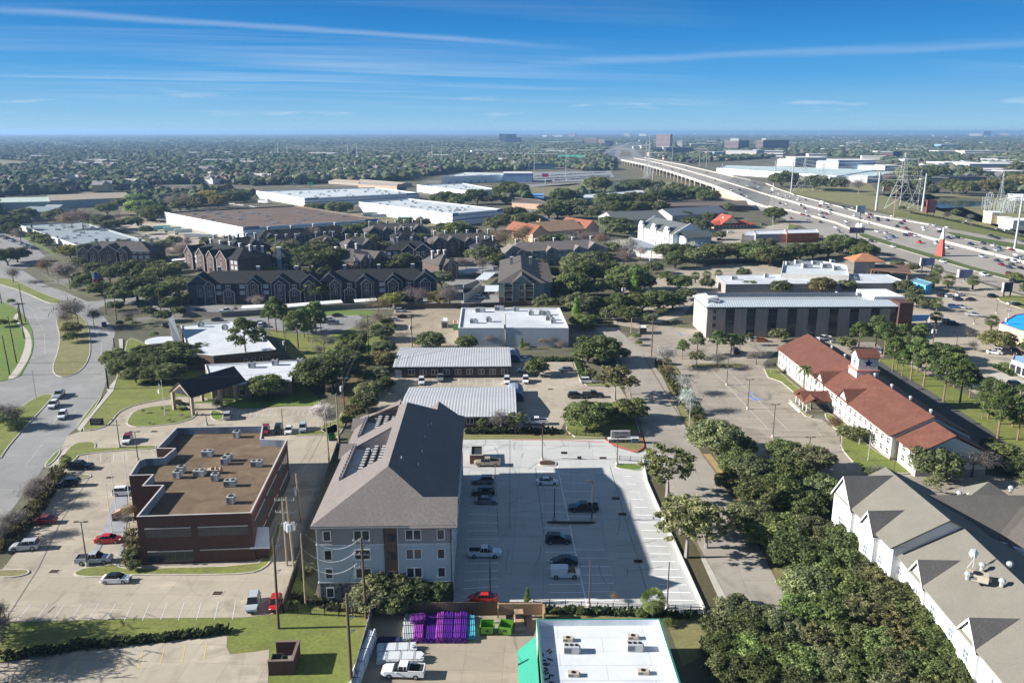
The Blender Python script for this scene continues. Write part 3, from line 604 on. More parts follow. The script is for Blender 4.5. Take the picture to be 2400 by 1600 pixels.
for x,w,s in((1.75,1.0,'frame'),(7.1,2.25,'double'),(15.05,2.25,'double'),(19.3,1.0,'frame')):
    for z in(1.,4.3,7.5,10.8):
        o=link('window',wmesh(w,1.55,'plain'),ap,(x,-.06 if z<3 else 0,z),0)
        k='F'+s;
        if k not in WC:
            q=MB();t=.14
            q.box(-w/2-t,-.15,-t,w/2+t,.02,0);q.box(-w/2-t,-.15,1.55,w/2+t,.02,1.55+t);q.box(-w/2-t,-.15,0,-w/2,.02,1.55);q.box(w/2,-.15,0,w/2+t,.02,1.55)
            if s=='double':q.box(-.1,-.14,0,.1,.02,1.55)
            WC[k]=q.mesh('frame',WHT)
        link('frame',WC[k],o)
wins(ap,(AW,0),(AW,AD),[f for f in evenly(12)],(1.,4.3,7.5,10.8),1.3,1.5)
# roof
m=MB();cx=AW/2;ov=.6;hf=8.;yb=AD-8
def zs(x):return ZE+(ZR-ZE)*(x+ov)/(cx+ov)
w1=aloc((790,1127),14.5)[1],aloc((822,1049),14.5)[1];w2=aloc((832,1026),14.5)[1],aloc((851,980),14.5)[1]
XA,XB,FL=1.9,8.7,14.2
m.slab([(-ov,-ov,ZE),(AW+ov,-ov,ZE),(cx,hf,ZR)],.25)
m.slab([(AW+ov,-ov,ZE),(AW+ov,AD+ov,ZE),(cx,yb,ZR),(cx,hf,ZR)],.25)
m.slab([(AW+ov,AD+ov,ZE),(-ov,AD+ov,ZE),(cx,yb,ZR)],.25)
m.slab([(-ov,AD+ov,ZE),(-ov,-ov,ZE),(XA,-ov+(hf+ov)*(XA+ov)/(cx+ov),zs(XA)),(XA,AD+ov-(AD+ov-yb)*(XA+ov)/(cx+ov),zs(XA))],.25)
ylo=lambda x:-ov+(hf+ov)*(x+ov)/(cx+ov);yhi=lambda x:AD+ov-(AD+ov-yb)*(x+ov)/(cx+ov)
m.slab([(XB,yhi(XB),zs(XB)),(XB,ylo(XB),zs(XB)),(cx,hf,ZR),(cx,yb,ZR)],.25)
def strip(ya,yb2,f0=False,f1=False):
    y0a=ylo(XA) if f0 else ya;y0b=ylo(XB) if f0 else ya;y1a=yhi(XA) if f1 else yb2;y1b=yhi(XB) if f1 else yb2
    m.slab([(XA,y1a,zs(XA)),(XA,y0a,zs(XA)),(XB,y0b,zs(XB)),(XB,y1b,zs(XB))],.25)
strip(0,w1[0],True);strip(w1[1],w2[0]);strip(w2[1],0,False,True)
# cross gables east front, and low ones on the west and north
gablex(m,3.3,7.6,15,AW+.5,ZE,2.9);
for yc in(30.,44.):gablex(m,yc,5.5,-.9,6,ZE-.05,1.5)
gabley(m,5,6,AD+.5,AD-5,ZE,2.);gabley(m,16,7,AD-6,AD+3,ZE,2.6)
m.build('roof',SH,ap)
m=MB();tri_x(m,3.3,7.6,AW-.05,ZE-.1,2.8);m.box(-ov,-ov-.03,ZE-.35,AW+ov,-ov+.05,ZE-.18).box(AW+ov-.05,-ov,ZE-.35,AW+ov+.03,AD,ZE-.18);m.build('fascia',TRIM,ap)
for a,b in(w1,w2):
    m=MB();m.box(XA,a,FL-.2,XB,b,FL);m.build('well_floor',MEM,ap)
    m=MB()
    for yy in(a,b):m.poly([(XA,yy,FL-.2),(XB,yy,FL-.2),(XB,yy,zs(XB)),(XA,yy,zs(XA))])
    m.poly([(XB,a,FL-.2),(XB,b,FL-.2),(XB,b,zs(XB)),(XB,a,zs(XB))]);m.poly([(XA,a,FL-.2),(XA,b,FL-.2),(XA,b,zs(XA)),(XA,a,zs(XA))]);m.build('well_wall',SID_G,ap)
    m=MB();m.box(XA-.1,a,zs(XA)-.1,XA+.02,b,zs(XA)+.55);
    for yy in np.arange(a,b,1.4):m.box(XA-.6,yy,zs(XA)-.5,XA-.1,yy+.12,zs(XA)+.5)
    m.build('well_screen',M('screen_grey',(.25,.24,.25)),ap)
    ny=int((b-a-1)/1.25)
    for i in range(ny):
        for j in range(3 if (a,b)==w1 else 3):
            lx=4.5+j*1.4;ly=a+.9+i*1.25
            if (a,b)==w1 and i>ny-2 and j==0:continue
            dup(COND,(O.x+lx*math.cos(AR)-ly*math.sin(AR),O.y+lx*math.sin(AR)+ly*math.cos(AR),FL),AR,1.25,None,'black and grey condenser in the '+('near' if (a,b)==w1 else 'far')+' roof well of the apartment building','air conditioner','condensers standing in the '+('near' if (a,b)==w1 else 'far')+' roof well',False)
for px,z in(((1010,985),17.6),((1002,990),17.8),((996,1019),17.6),((989,1053),17.6),((980,1088),17.4),((942,1097),17)):
    q=MB();q.tube((0,0,-.3),(0,0,.45),.09,n=6);o=q.build('vent_pipe',WHT,ap);a=aloc(px,z);o.location=(a[0],a[1],ZR-(abs(a[0]-cx))*(ZR-ZE)/(cx+ov))
# garden wall strip & corner shed beside it
t,_=pbuild('bin_store','brown slatted bin store at the corner of the apartment car park','bin store',[(1102,1044),(1133,1044),(1133,1066),(1101,1066)],2.2,M('brown_slats',(.16,.09,.055),kind='riby',k=2),DK,.3)
# ================= brick office
BRK=M('dark_brick',(.105,.055,.043),kind='brick',scale=1.5,var=.18);BRD=M('brick_dark_trim',(.1,.05,.04))
OP=[(319,1210),(589,1201),(673,1030),(612,1028),(617,997),(413,1001),(366,1050),(408,1050.5),(383,1071),(330,1076),(302,1114),(356,1112),(332,1138),(380,1137)]
HB=9.1
OP=[(319,1210),(589,1201),(673,1030),(612,1028),(617,997),(413,1001),(366,1050),(408,1050.5),(383,1071),(339,1073),(324,1079),(302,1114),(356,1112),(332,1138),(380,1137)]
ob,OL=pbuild('brick_office','dark red brick office block with a stepped side and a brown gravel roof','building',OP,HB,BRK,BROWNR,1.6,.3,cap=M('parapet_cap',(.5,.47,.45)),inn=M('parapet_inner',(.3,.33,.38),kind='riby',k=.6))
oc=V2(ob.location)
def ol(px,z):return V2(G(px[0],px[1],z))-oc
def ribbon(A,B,f0,f1,z0,z1,n=5):
    band(ob,A,B,f0,f1,z1,z1+.16,M('stone_line',(.55,.5,.46)),'lintel',.12)
    w=band(ob,A,B,f0,f1,z0,z1,GLASS,'window',.03)
    L=(V2(B)-V2(A)).length;q=MB()
    for i in range(1,n):x=L*(f0+(f1-f0)*i/n);q.box(x-.04,-.05,z0,x+.04,.02,z1)
    q.build('mullion',M('mullion',(.1,.1,.11)),w,(0,0,0),0)
FA,FB_,FC=ol((319,1210),HB),ol((589,1201),HB),ol((673,1030),HB)
for a,b in((.06,.46),(.52,.96)):ribbon(FA,FB_,a,b,5.1,6.7)
ribbon(FA,FB_,.06,.46,.4,2.4);band(ob,FA,FB_,.52,.96,2.4,2.56,MT['stone_line'],'lintel',.12)
for a,b in((.05,.3),(.34,.62),(.68,.95)):ribbon(FB_,FC,a,b,4.9,6.8,6);ribbon(FB_,FC,a,b,.6,2.6,6)
band(ob,FB_,FC,0,1,HB-.5,HB-.1,M('brick_band',(.3,.11,.07)),'brick_band',.08)
for px,r in(((416,1119),RTU1),((487,1068.),RTU2),((535,1079),RTU1),((527,1087),RTU1),((468,1114),RTU2),((505,1125),RTU1),((540,1138),RTU2),((542,1178),RTU1),((555,1024),RTU1),((602,1092),RTU2),((425,1107),RTU1),((500,1108),RTT)):
    put(r,px,HB-1.6,R_(random.choice((0,-3,3))),'grey air conditioning unit on the brown roof of the brick office','air conditioner','air conditioners on the brick office',scale=.82)
q=MB()
for i in range(3):q.ball((i*.9,0,.75),.4,.7,8,5)
p=G(497,1108,HB-1.6);tag(q.build('duct_cowl',M('copper_duct',(.45,.27,.2)),None,p+Vector((0,0,-.1))),'row of copper coloured duct cowls between the rooftop units','duct cowl')
m=MB();m.box(-1.3,-1.2,0,1.3,1.2,2.6);m.mat(1).slab([(-1.7,-1.6,2.6),(1.7,-1.9,2.6),(1.2,1.5,4.7),(-1.6,1.7,4.7)],.3)
p=G(609,1305);tag(m.build('entrance_canopy',[BRK,M('canopy_white',(.78,.78,.8))],None,(p.x+.3,p.y+.5,0),R_(8)),'white sloped entrance canopy on the side of the brick office','canopy')
m=MB();m.slab([(0,0,1.6),(6.5,3.2,3.4),(6.2,4.4,3.4),(-.3,1.1,1.6)],1.5);p=G(263,1222);tag(m.build('retaining_wall',M('pale_brick_steps',(.42,.3,.22),kind='stone',scale=1.5,var=.2),None,(p.x,p.y,0)),'sloping stone stair wall at the entrance of the brick office','wall')
# ================= church with chapel portico
CHB=M('church_brick',(.26,.19,.14),kind='brick',scale=1.5,var=.15);CHD=M('church_dark_brick',(.13,.08,.055),kind='brick',scale=1.5)
h2=hz(500,937,904)
c1_,L1=pbuild('church_hall','low tan brick church hall with a white flat roof behind the portico','building',[(495,903),(589,900),(594,892),(683,893),(687,868),(719,868),(720,842),(480,854)],h2,CHB,MEM,.3,.3,cap=WHT)
a,b=[V2(G(x,y,h2))-V2(c1_.location) for x,y in((495,903),(589,900))]
wins(c1_,a,b,(.42,.77),(1.2,),1.5,1.4,'thin')
for px in((645,855),(590,861),(704,852)):put(RTU1,px,h2-.3,0,'rooftop unit on the white roof of the church hall','air conditioner','units on the church hall')
h3=5.
c2_,L2=pbuild('church_building','brown brick church building with a white and blue shaded flat roof','building',[(423,762),(540,754),(600,765),(648,819),(500,833),(440,826)],h3,CHD,MEM,.35,.3,cap=WHT)
a,b=[V2(G(x,y,h3))-V2(c2_.location) for x,y in((500,833),(648,819))];wins(c2_,a,b,(.5,.62,.74,.86),(1.2,),.9,1.8,'thin')
for px in((471,765),(527,772)):put(RTU1,px,h3-.3,0,'grey box unit on the white church roof','air conditioner','units on the church roof')
p=G(376,796,4.2);m=MB();m.tube((0,0,0),(0,0,4.),4.7,n=28,cap=False);t=thing('round_chapel','round tan drum of the chapel with a flat white roof','building',(p.x,p.y,0));m.build('wall',CHB,t)
KEEP.append([(335,780),(415,780),(415,830),(335,830)])
m=MB();m.tube((0,0,3.75),(0,0,4.2),4.85,n=28);m.build('roof',MEM,t)
A_,B_=G(405,770,0),G(425,825,0);t=thing('church_wedge','tall grey wedge shaped roof fin of the church','roof fin',(A_.x,A_.y,0))
q1,q2=G(398,742,9.5),G(423,799,5.6);r1,r2=G(404,738,10),G(438,797,4.5)
m=MB();P=[G(395,748,8.8),G(405,738,9.8),G(425,800,4.6),G(408,802,4.6)];P=[p-Vector((A_.x,A_.y,0)) for p in P];m.slab(P,.5);m.build('sheet_roof',M('fin_grey',(.17,.2,.22)),t)
m=MB();X=[(P[1].x+.4,P[1].y,0),(P[1].x+3,P[1].y,0),(P[2].x+3.6,P[2].y,0),(P[2].x+.4,P[2].y,0)]
m.poly([(P[1].x,P[1].y,P[1].z-.2),(P[2].x,P[2].y,P[2].z-.2),(P[2].x,P[2].y,0),(P[1].x,P[1].y,0)]);m.poly([(P[0].x,P[0].y,0),(P[3].x,P[3].y,0),(P[3].x,P[3].y,P[3].z-.5),(P[0].x,P[0].y,P[0].z-.5)]);m.poly([(P[3].x,P[3].y,0),(P[2].x,P[2].y,0),(P[2].x,P[2].y,P[2].z-.5),(P[3].x,P[3].y,P[3].z-.5)]);m.build('side_wall',M('fin_dark',(.06,.055,.06)),t)
# portico: dark gabled canopy on brick piers
E0,E1=G(414,945),G(560,905);pa=V2(E0);ax=(V2(G(546,858,9))-V2(G(421,894,9)));Lp=ax.length;ang=math.atan2(ax.y,ax.x)
base=V2(G(421,894,8.6));t=thing('church_portico','long dark shingled gable canopy carried on tan brick piers','portico',(base.x,base.y,0),ang)
KEEP.append([(400,890),(560,860),(560,930),(400,960)])
m=MB();gablex(m,0,8.6,0,Lp,5.4,3.2,.3,.25);m.build('roof',M('charcoal_shingle',(.045,.04,.045),kind='shingle',var=.2),t)
PB=M('pier_brick',(.42,.34,.25),kind='brick',scale=1.5)
for x in(.2,9.,14.):
    for y in(-3.9,3.9):m=MB();m.box(x-.4,y-.4,0,x+.4,y+.4,5.3);m.build('pier',PB,t)
m=MB();tri_x(m,0,8.4,-.15,5.3,3.1,.25);o=m.build('gable_frame',M('gable_timber',(.38,.3,.22)),t)
m=MB();tri_x(m,0,6.2,-.22,5.25,2.1,.2);m.build('gable_opening',GLASS,t)
# ================= white box building, ribbed roofs
h4=hz(1068,812,768)
t4,L4=pbuild('white_roof_building','pale blue box building with a bright white flat roof and rooftop units','building',[(1074,768),(1333,768),(1312,721),(1081,721)],h4,M('bluewhite_wall',(.5,.53,.56),var=.06),MEM,.5,.5,cap=WHT,inn=WHT)
for px,r in(((1125,731),RTU4),((1170,727),RTU4),((1110,757),RTU2),((1145,754),RTU1),((1280,738),RTU2),((1287,750),RTU2),((1296,757),RTU1),((1244,738),RTU1),((1268,738),RTU1),((1209,729),RTU1)):
    put(r,px,h4-.5,0,'rooftop unit on the bright white roof of the pale blue building','air conditioner','units on the white roof')
m=MB();m.box(-1.6,-.8,0,1.6,.8,1.8);p=G(1168,716,h4-.5)
RW=M('ribbed_white',(.5,.51,.53),rough=.5,kind='ribx',k=.4,var=.06,spec=.4);DBR=M('dark_brown_wall',(.085,.062,.055),var=.12)
def ribbed(label,EL,ER,RL,RR,base,n,st):
    h=hz(*base);a,b,c,d=G(*EL,h),G(*ER,h),G(*RR,h),G(*RL,h);rz=math.atan2(b.y-a.y,b.x-a.x);L=(V2(b)-V2(a)).length
    D=(V2(d)-V2(a)).length/2;t=thing('ribbed_roof_building',label,'building',(a.x,a.y,0),rz);KEEP.append([PR((q.x,q.y,0))[:2] for q in(a,b,c,d)])
    m=MB();m.box(.3,.5,0,L-.3,D*2-.5,h-.1);m.build('wall',DBR,t)
    m=MB();m.slab([(0,0,h),(L,0,h),(L,D,h+1.1),(0,D,h+1.1)],.15);m.slab([(L,2*D,h),(0,2*D,h),(0,D,h+1.1),(L,D,h+1.1)],.15);m.build('roof',RW,t)
    for q_ in(.3,L-.5):m=MB();tri_x(m,D,2*D-1,q_,h-.15,1.);m.build('gable_end',DBR,t)
    wins(t,(.3,.5),(L-.3,.5),evenly(n,.1,1),(1.1,),1.7,1.5,st,GLASS,M('cream_frame',(.5,.46,.4)))
    m=MB();m.box(L*.02,.36,0,L*.075,.5,2.4);m.build('door',M('blue_grey_door',(.25,.3,.36)),t)
    m=MB();m.box(0,-.1,h-.2,L,.02,h+.02);m.build('gutter',M('gutter_dark',(.1,.1,.12)),t);return t,L,D
ribbed('long dark building with white ribbed metal roof, the upper of two',(920,860),(1198,858),(925,815),(1198,813),(921,887,860),9,'double')
ribbed('building with white ribbed metal roof behind the grey apartment roof, the lower of two',(933,977),(1211,976),(941,908),(1204,906),(1211,1004,977),8,'double')
# blue curved annex at the end of each ribbed building
for px,lb in(((1215,930),'blue ribbed barrel annex on the end of the lower ribbed building'),((1208,842),'blue ribbed barrel annex on the end of the upper ribbed building')):
    p=G(*px);m=MB();P=[]
    for i in range(9):a_=math.pi*i/8;P.append((2.4*math.cos(a_),1.+1.7*math.sin(a_)))
    P=[(2.6,0)]+P+[(-2.6,0)];n=len(P);b=0
    for y in(-4,5):m.v+=[(x,y,z) for x,z in P]
    for i in range(n-1):m.f.append((i,i+1,n+i+1,n+i));m.m.append(0)
    m.f.append(tuple(reversed(range(n))));m.m.append(1);m.f.append(tuple(range(n,2*n)));m.m.append(1)
    tag(m.build('barrel_annex',[M('blue_rib',(.25,.3,.42),kind='riby',k=.7),M('navy_panel',(.06,.08,.16))],None,(p.x-1,p.y,0)),lb,'annex')
# ================= green trimmed shop at the bottom
hs=5.2
GRN=M('green_trim',(.03,.2,.15),var=.08);GRR=M('green_ribbed',(.05,.36,.25),kind='riby',k=.9,rough=.5,var=.06)
t7,L7=pbuild('green_trim_building','white roofed shop with a green edge and a green ribbed lean-to at its side','building',[(1257,1450),(1547,1448),(1612,1650),(1275,1660)],hs,M('shop_wall',(.42,.42,.4)),M('white_roof_sheet',(.66,.69,.72),kind='membrane',k=.9),.95,.3,cap=GRN,inn=M('parapet_white',(.78,.8,.82)))
A_=[V2(G(*p,hs))-V2(t7.location) for p in((1213,1497),(1256,1484),(1268,1660),(1218,1660))]
m=MB();m.slab([(A_[0].x,A_[0].y,3.4),(A_[3].x,A_[3].y,3.4),(A_[2].x,A_[2].y,4.9),(A_[1].x,A_[1].y,4.9)][::-1],.15);m.build('lean_to_roof',GRR,t7)
m=MB();m.prism([(A_[0].x+.5,A_[0].y-.4),(A_[3].x+.4,A_[3].y),(A_[2].x,A_[2].y),(A_[1].x,A_[1].y-.4)][::1],0,3.3);m.build('lean_to_wall',M('shop_wall2',(.35,.36,.33)),t7)
for px,r in(((1331,1500),RTT),((1339,1526),RTU4),((1483,1495),RTT),((1487,1521),RTU4),((1344,1582),RTT),((1507,1577),RTT)):
    put(r,px,hs-.95,R_(-2),'pale rooftop unit on the green edged white shop roof','air conditioner','units on the green edged shop roof',scale=.6 if r is RTU4 else .5)
q=MB()
random.seed(5)
for i in range(14):
    a_=G(1276+random.uniform(-3,12),1525+i*5.5,hs-.88);b_=a_+Vector((random.uniform(-.8,.8),random.uniform(-.6,.6),.05));q.tube(a_,b_,.09,n=5)
tag(q.build('cable_heap',FAN),'black tangle of cables lying in the shade on the white shop roof','cables')
# ================= dark motel block with metal mansard
hm=11.4
FLc,FRc=G(1659,718.6,hm),G(2104,717,hm);rz=math.atan2(FRc.y-FLc.y,FRc.x-FLc.x);ML=(V2(FRc)-V2(FLc)).length;DM=V2(G(1649,683,13.4)).y-FLc.y
mo=thing('motel_block','four storey grey panelled motel with dark window columns and pale metal mansard roof','building',(FLc.x,FLc.y,0),rz)
KEEP.append([PR((FLc.x+x,FLc.y+y,0))[:2] for x,y in((-2,-1),(ML+6,-1),(ML+6,DM+3),(-8,DM+3))])
PAN=M('panel_taupe',(.29,.26,.245),var=.06);PANL=M('panel_cream',(.5,.47,.42),var=.05);MAN=M('mansard_metal',(.5,.57,.61),rough=.45,kind='ribx',k=.35,var=.05)
DM=20.
m=MB();m.box(0,0,0,ML,DM,hm-.4);m.build('wall',PAN,mo)
m=MB();m.box(-.15,.3,0,0,DM-.3,hm-.5)
for i in range(7):m.mat(1).box(-.22,1.5+i*2.7,0,-.14,1.8+i*2.7,hm-.5)
m.build('end_wall',[PANL,M('joint_dark',(.2,.18,.16))],mo)
m=MB();m.box(-.3,-.3,hm-.75,ML+.3,DM+.3,hm-.1);m.build('eave_band',M('eave_dark',(.07,.07,.085)),mo)
ms=3.2;zt=hm+1.7
m=MB();m.slab([(-.6,-.6,hm),(ML+.6,-.6,hm),(ML-2,ms,zt),(ms,ms,zt)],.15);m.slab([(ML+.6,DM+.6,hm),(-.6,DM+.6,hm),(ms,DM-ms,zt),(ML-2,DM-ms,zt)],.15)
m.slab([(-.6,DM+.6,hm),(-.6,-.6,hm),(ms,ms,zt),(ms,DM-ms,zt)],.15);m.build('mansard_roof',MAN,mo)
m=MB();m.box(ms,DM-ms-.2,hm,ML-2,DM-ms,zt-.05);m.box(ms,ms,hm,ML-2,ms+.2,zt-.1);m.build('roof_screen',M('screen_bluegrey',(.26,.29,.33),kind='ribx',k=.4),mo)
m=MB();m.poly([(ms,ms,hm+.1),(ML-2,ms,hm+.1),(ML-2,DM-ms,hm+.1),(ms,DM-ms,hm+.1)]);m.build('flat_roof',MEMG,mo)
m=MB();m.box(.5,2.,hm+.2,4.,5.5,hm+2.6);m.mat(1).slab([(-.2,1.4,hm+2.6),(4.8,1.4,hm+1.4),(4.8,6,hm+2.9),(-.2,6,hm+3.)],.15);m.build('corner_tower',[M('tower_grey',(.4,.42,.43)),WHT],mo)
m=MB();m.box(ML+.02,-1.5,0,ML+5,DM*.7,hm+1.4);m.build('stair_tower',BRK,mo)
m=MB();m.box(ML-6,6,hm+.2,ML+5.3,DM+1,hm+2.2);m.build('tower_roof',WHT,mo)
for x in(1701,1750,1800,1846,1894,1943,1991,2040,2086):
    x0=(G(x-1.,789,0).x-G(1657,789,0).x);w=3.1 if x>1690 else 1.6
    q=MB();q.box(-w/2+w/2,-.12,.3,w,0.1,hm-.9);s_=q.build('window_column',GLASS,mo,(x0,0,0))
    q=MB()
    for z in(2.9,5.6,8.3):q.box(.1,-.17,z,w-.1,.02,z+.75)
    q.build('spandrel',M('spandrel_grey',(.06,.06,.065)),s_)
for z in(1.,3.8,6.6,9.):link('window',wmesh(1.1,1.4,'plain'),mo,(2.6,0,z),0)
m=MB();
for i in range(1,38):
    m.box(i*ML/38,-.05,0,i*ML/38+.08,.02,hm-.8)
m.build('panel_joints',MT['joint_dark'],mo)
for px in((2030,692),(2008,692),(1960,691)):put(VENT,px,zt-1,0,'small vent standing in the roof well of the motel block','roof vent','vents in the motel roof well',scale=1.5)
# pool canopy and parking canopy beside it
m=MB();a,b,c,d=[G(x,y,3.2) for x,y in((2124,738),(2180,737),(2172,750),(2128,752))];m.slab([a,b,c,d][::-1],.3)
for p in(a,b,c,d):m.mat(1).tube((p.x,p.y,0),(p.x,p.y,3),.15)
tag(m.build('blue_canopy',[M('pale_blue_canopy',(.3,.42,.6)),WHT]),'flat pale blue canopy at the right end of the motel block','canopy')
# ================= white roofed motel wing behind and its lobby
h9=hz(1701,690,666)
t9,L9=pbuild('motel_wing','long low motel wing with a streaked white roof behind the dark motel block','building',[(1701,666),(2088,663),(2116,657),(2080,643),(1960,640),(1678,645)],h9+.2,M('wing_wall',(.3,.28,.27)),MEM,.25,.3,cap=WHT)
tb,_=pbuild('motel_kitchen','raised white walled roof block with ducts behind the long motel wing','building',[(1830,640),(1990,645),(1985,622),(1930,612),(1836,612)],h9+2.5,M('white_plaster',(.66,.62,.56)),MEMB,.9,.3,cap=WHT)
for px,r in(((1890,628),RTU4),((1935,628),RTU4),((1870,618),RTU2),((1960,633),RTU2),((1849,622),RTU2),((1910,620),RTU2),((1950,618),RTU1)):
    put(r,px,h9+1.6,0,'plant unit on the raised roof block behind the motel wing','air conditioner','units on the motel kitchen',scale=1.3)
for px,r in(((1720,655),RTU2),((1999,650),RTU1),((1795,650),RTU1),((2000,656),RTU2)):put(r,px,h9,0,'small unit on the streaked white roof of the motel wing','air conditioner','units on the motel wing')
tt,Lt=pbuild('motel_tower','square cream tower with an orange tiled hipped roof','building',[(2003,613),(2052,612),(2048,604),(2005,604)],hz(2018,650,613),M('cream_wall',(.55,.47,.38)),CT,.1,.2)
hh=hz(2018,650,613);m=MB();xs_=[p[0] for p in Lt];ys_=[p[1] for p in Lt];hip(m,min(xs_),min(ys_),max(xs_),max(ys_),hh,3.4,1,.4);m.build('tiled_roof',M('orange_tile',(.42,.2,.1),kind='ribx',k=.5),tt)
Pq=[G(x,y,4.6) for x,y in((2040,632),(2136,641),(2128,622),(2050,620))];c=sum(Pq,Vector())/4
t=thing('entrance_porch','brown roofed drive-through porch on columns in front of the cream tower','porch',(c.x,c.y,0));m=MB();m.slab([(p.x-c.x,p.y-c.y,4.8) for p in Pq],.5);m.build('roof',M('brown_tile',(.17,.1,.07),kind='ribx',k=.5),t)
for p in Pq:
    m=MB();m.box(-.5,-.5,0,.5,.5,4.4);m.build('pillar',M('pillar_brown',(.16,.11,.09)),t,((p.x-c.x)*.9,(p.y-c.y)*.85,0))
t,_=pbuild('blue_pavilion','bright turquoise single storey pavilion beside the palms','building',[(2130,658),(2170,669),(2186,662),(2148,651)],4.2,M('turquoise_wall',(.1,.42,.62)),M('turquoise_roof',(.15,.35,.45)),.2)
a=V2(G(2130,658,4.2))-V2(t.location);b=V2(G(2170,669,4.2))-V2(t.location);wins(t,a,b,(.35,),(.2,),3,2.4,'frame')
# ================= red roofed long building with cupola
RED=M('red_metal_roof',(.17,.07,.047),kind='shingle',scale=.5,var=.16,k=1.8,col2=(.12,.055,.042),rough=.6)
WST=M('white_stucco',(.6,.58,.53),var=.05)
he=5.9;A_=G(1824,816,he);B_=G(2088,1021,he);rz=math.atan2(B_.y-A_.y,B_.x-A_.x);L=(V2(B_)-V2(A_)).length
rb=thing('red_roof_building','long white building under a red roof with a star marked cupola','building',(A_.x,A_.y,0),rz)
rd=Vector((math.cos(rz),math.sin(rz)));rn=Vector((-rd.y,rd.x))
rw=(V2(G(1887,784,he+4))-V2(A_)).dot(rn);print('red',rw,L,math.degrees(rz));RWd=9.2;rr=4.6
KEEP.append([PR((A_.x+rd.x*x+rn.x*y,A_.y+rd.y*x+rn.y*y,0))[:2] for x,y in((-1,-1),(L+12,-1),(L+12,19.5),(-1,19.5))])
def rbl(x,y,z):return(x,y,z)
m=MB();m.box(0,.4,.8,L,2*RWd-.4,he-.1);m.build('wall',WST,rb)
m=MB();m.box(-.1,.3,0,L+.1,2*RWd-.3,.8);m.build('plinth',M('plinth_grey',(.32,.3,.28)),rb)
m=MB();m.slab([(-.6,-.4,he),(L+.3,-.4,he),(L+.3,RWd,he+rr),(-.6,RWd,he+rr)],.2);m.slab([(L+.3,2*RWd+.4,he),(-.6,2*RWd+.4,he),(-.6,RWd,he+rr),(L+.3,RWd,he+rr)],.2)
m.build('roof',RED,rb)
for q_ in(.1,L-.2):m=MB();tri_x(m,RWd,2*RWd-.8,q_,he-.2,rr);m.build('gable_end',WST,rb)
m=MB();m.box(L+1.,1.6,0,L+9,2*RWd-1.6,he-.6);tri_x(m,RWd,2*RWd-3.4,L+8.8,he-.7,rr-.9);m.build('end_block',WST,rb)
m=MB();m.slab([(L+.3,1,he-.5),(L+9.4,1,he-.5),(L+9.4,RWd,he+rr-1.),(L+.3,RWd,he+rr-1)],.2);m.slab([(L+9.4,2*RWd-1,he-.5),(L+.3,2*RWd-1,he-.5),(L+.3,RWd,he+rr-1),(L+9.4,RWd,he+rr-1)],.2);m.build('end_roof',RED,rb)
m=MB();m.box(L+8.95,1.6,0,L+9.05,2*RWd-1.6,1.6);m.build('end_plinth',MT['plinth_grey'],rb)
wins(rb,(L+1,1.6),(L+9,1.6),(.3,.7),(1.4,3.7),1.3,1.3,'grid');
o=link('window',wmesh(2.6,1.,'frame'),rb,(L+9.,RWd-1,3.),math.pi/2)
wins(rb,(0,.4),(L,.4),evenly(26),(1.1,3.6),1.3,1.3,'grid')
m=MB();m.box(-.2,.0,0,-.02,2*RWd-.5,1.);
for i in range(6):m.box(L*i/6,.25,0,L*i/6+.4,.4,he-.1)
m.build('pilaster',M('stucco_greyed',(.5,.48,.44)),rb)  # pilasters and end strip a tone darker than the stucco wall
def rloc(px,z):
    p=V2(G(px[0],px[1],z))-V2(A_);return p.dot(rd),p.dot(rn)
for px in((1911,882),(1966,924)):     # dormers with dark red slopes
    x,y=rloc(px,he+1);m=MB();gabley(m,x+1.2,6.2,-.3,6.2,he,2.9,.3);m.build('dormer_roof',RED,rb)
    m=MB();tri_y(m,x+1.2,6,-.1,he-.1,2.8);m.build('dormer_gable',WST,rb)
x,y=rloc((1922,955),0);m=MB();gabley(m,x,5.2,-7.,.5,3.1,1.7,.4);gablex(m,-5.,4,x-4.4,x+4.4,3.0,1.2);m.build('porch_roof',RED,rb)
for dx in(-3.8,-1.3,1.3,3.8):
    m=MB();m.box(-.15,-.15,0,.15,.15,3.);m.build('porch_post',WHT,rb,(x+dx,-6.6,0))
m=MB();m.box(x-4,-8.6,0,x+4,-6.9,.15);
for i in range(9):m.box(x-4+i,-8.5,0,x-3.92+i,-8.4,1.)
m.box(x-4,-8.5,.95,x+4,-8.42,1.);m.build('porch_railing',WHT,rb)
# cupola
x,y=rloc((2008,868),he+4.5);y=RWd;p=V2(A_)+rd*x+rn*y
cu=MB();cu.box(-2.9,-2.6,he+2.2,2.9,2.6,he+4.9);cu.build('cupola_base',WST,rb,(x,y,0),-rz)
cu=MB();cu.box(-3.1,-2.8,he+4.9,3.1,2.8,he+5.3);cu.build('cupola_ledge',M('pink_ledge',(.45,.18,.15)),rb,(x,y,0),-rz)
cu=MB();cu.box(-2.6,-2.3,he+5.3,2.6,2.3,he+8.9);cu.build('cupola_wall',WST,rb,(x,y,0),-rz)
cu=MB();gablex(cu,0,4.6,-2.6,2.6,he+8.9,1.7,.35);cu.build('cupola_roof',RED,rb,(x,y,0),-rz)
cu=MB();tri_x(cu,0,4.6,-2.6,he+8.8,1.6);tri_x(cu,0,4.6,2.4,he+8.8,1.6);cu.build('cupola_gable',WST,rb,(x,y,0),-rz)
NAVY=M('navy_mark',(.01,.015,.08));cu=MB();star(cu,(0,he+7.1),1.25,-2.36);cu.build('star_emblem',NAVY,rb,(x,y,0),-rz)
cu=MB();cu.box(-2.66,-1.,he+6,-2.6,1.,he+8.4);o=cu.build('side_panel',M('panel_blue',(.45,.58,.75)),rb,(x,y,0),-rz)
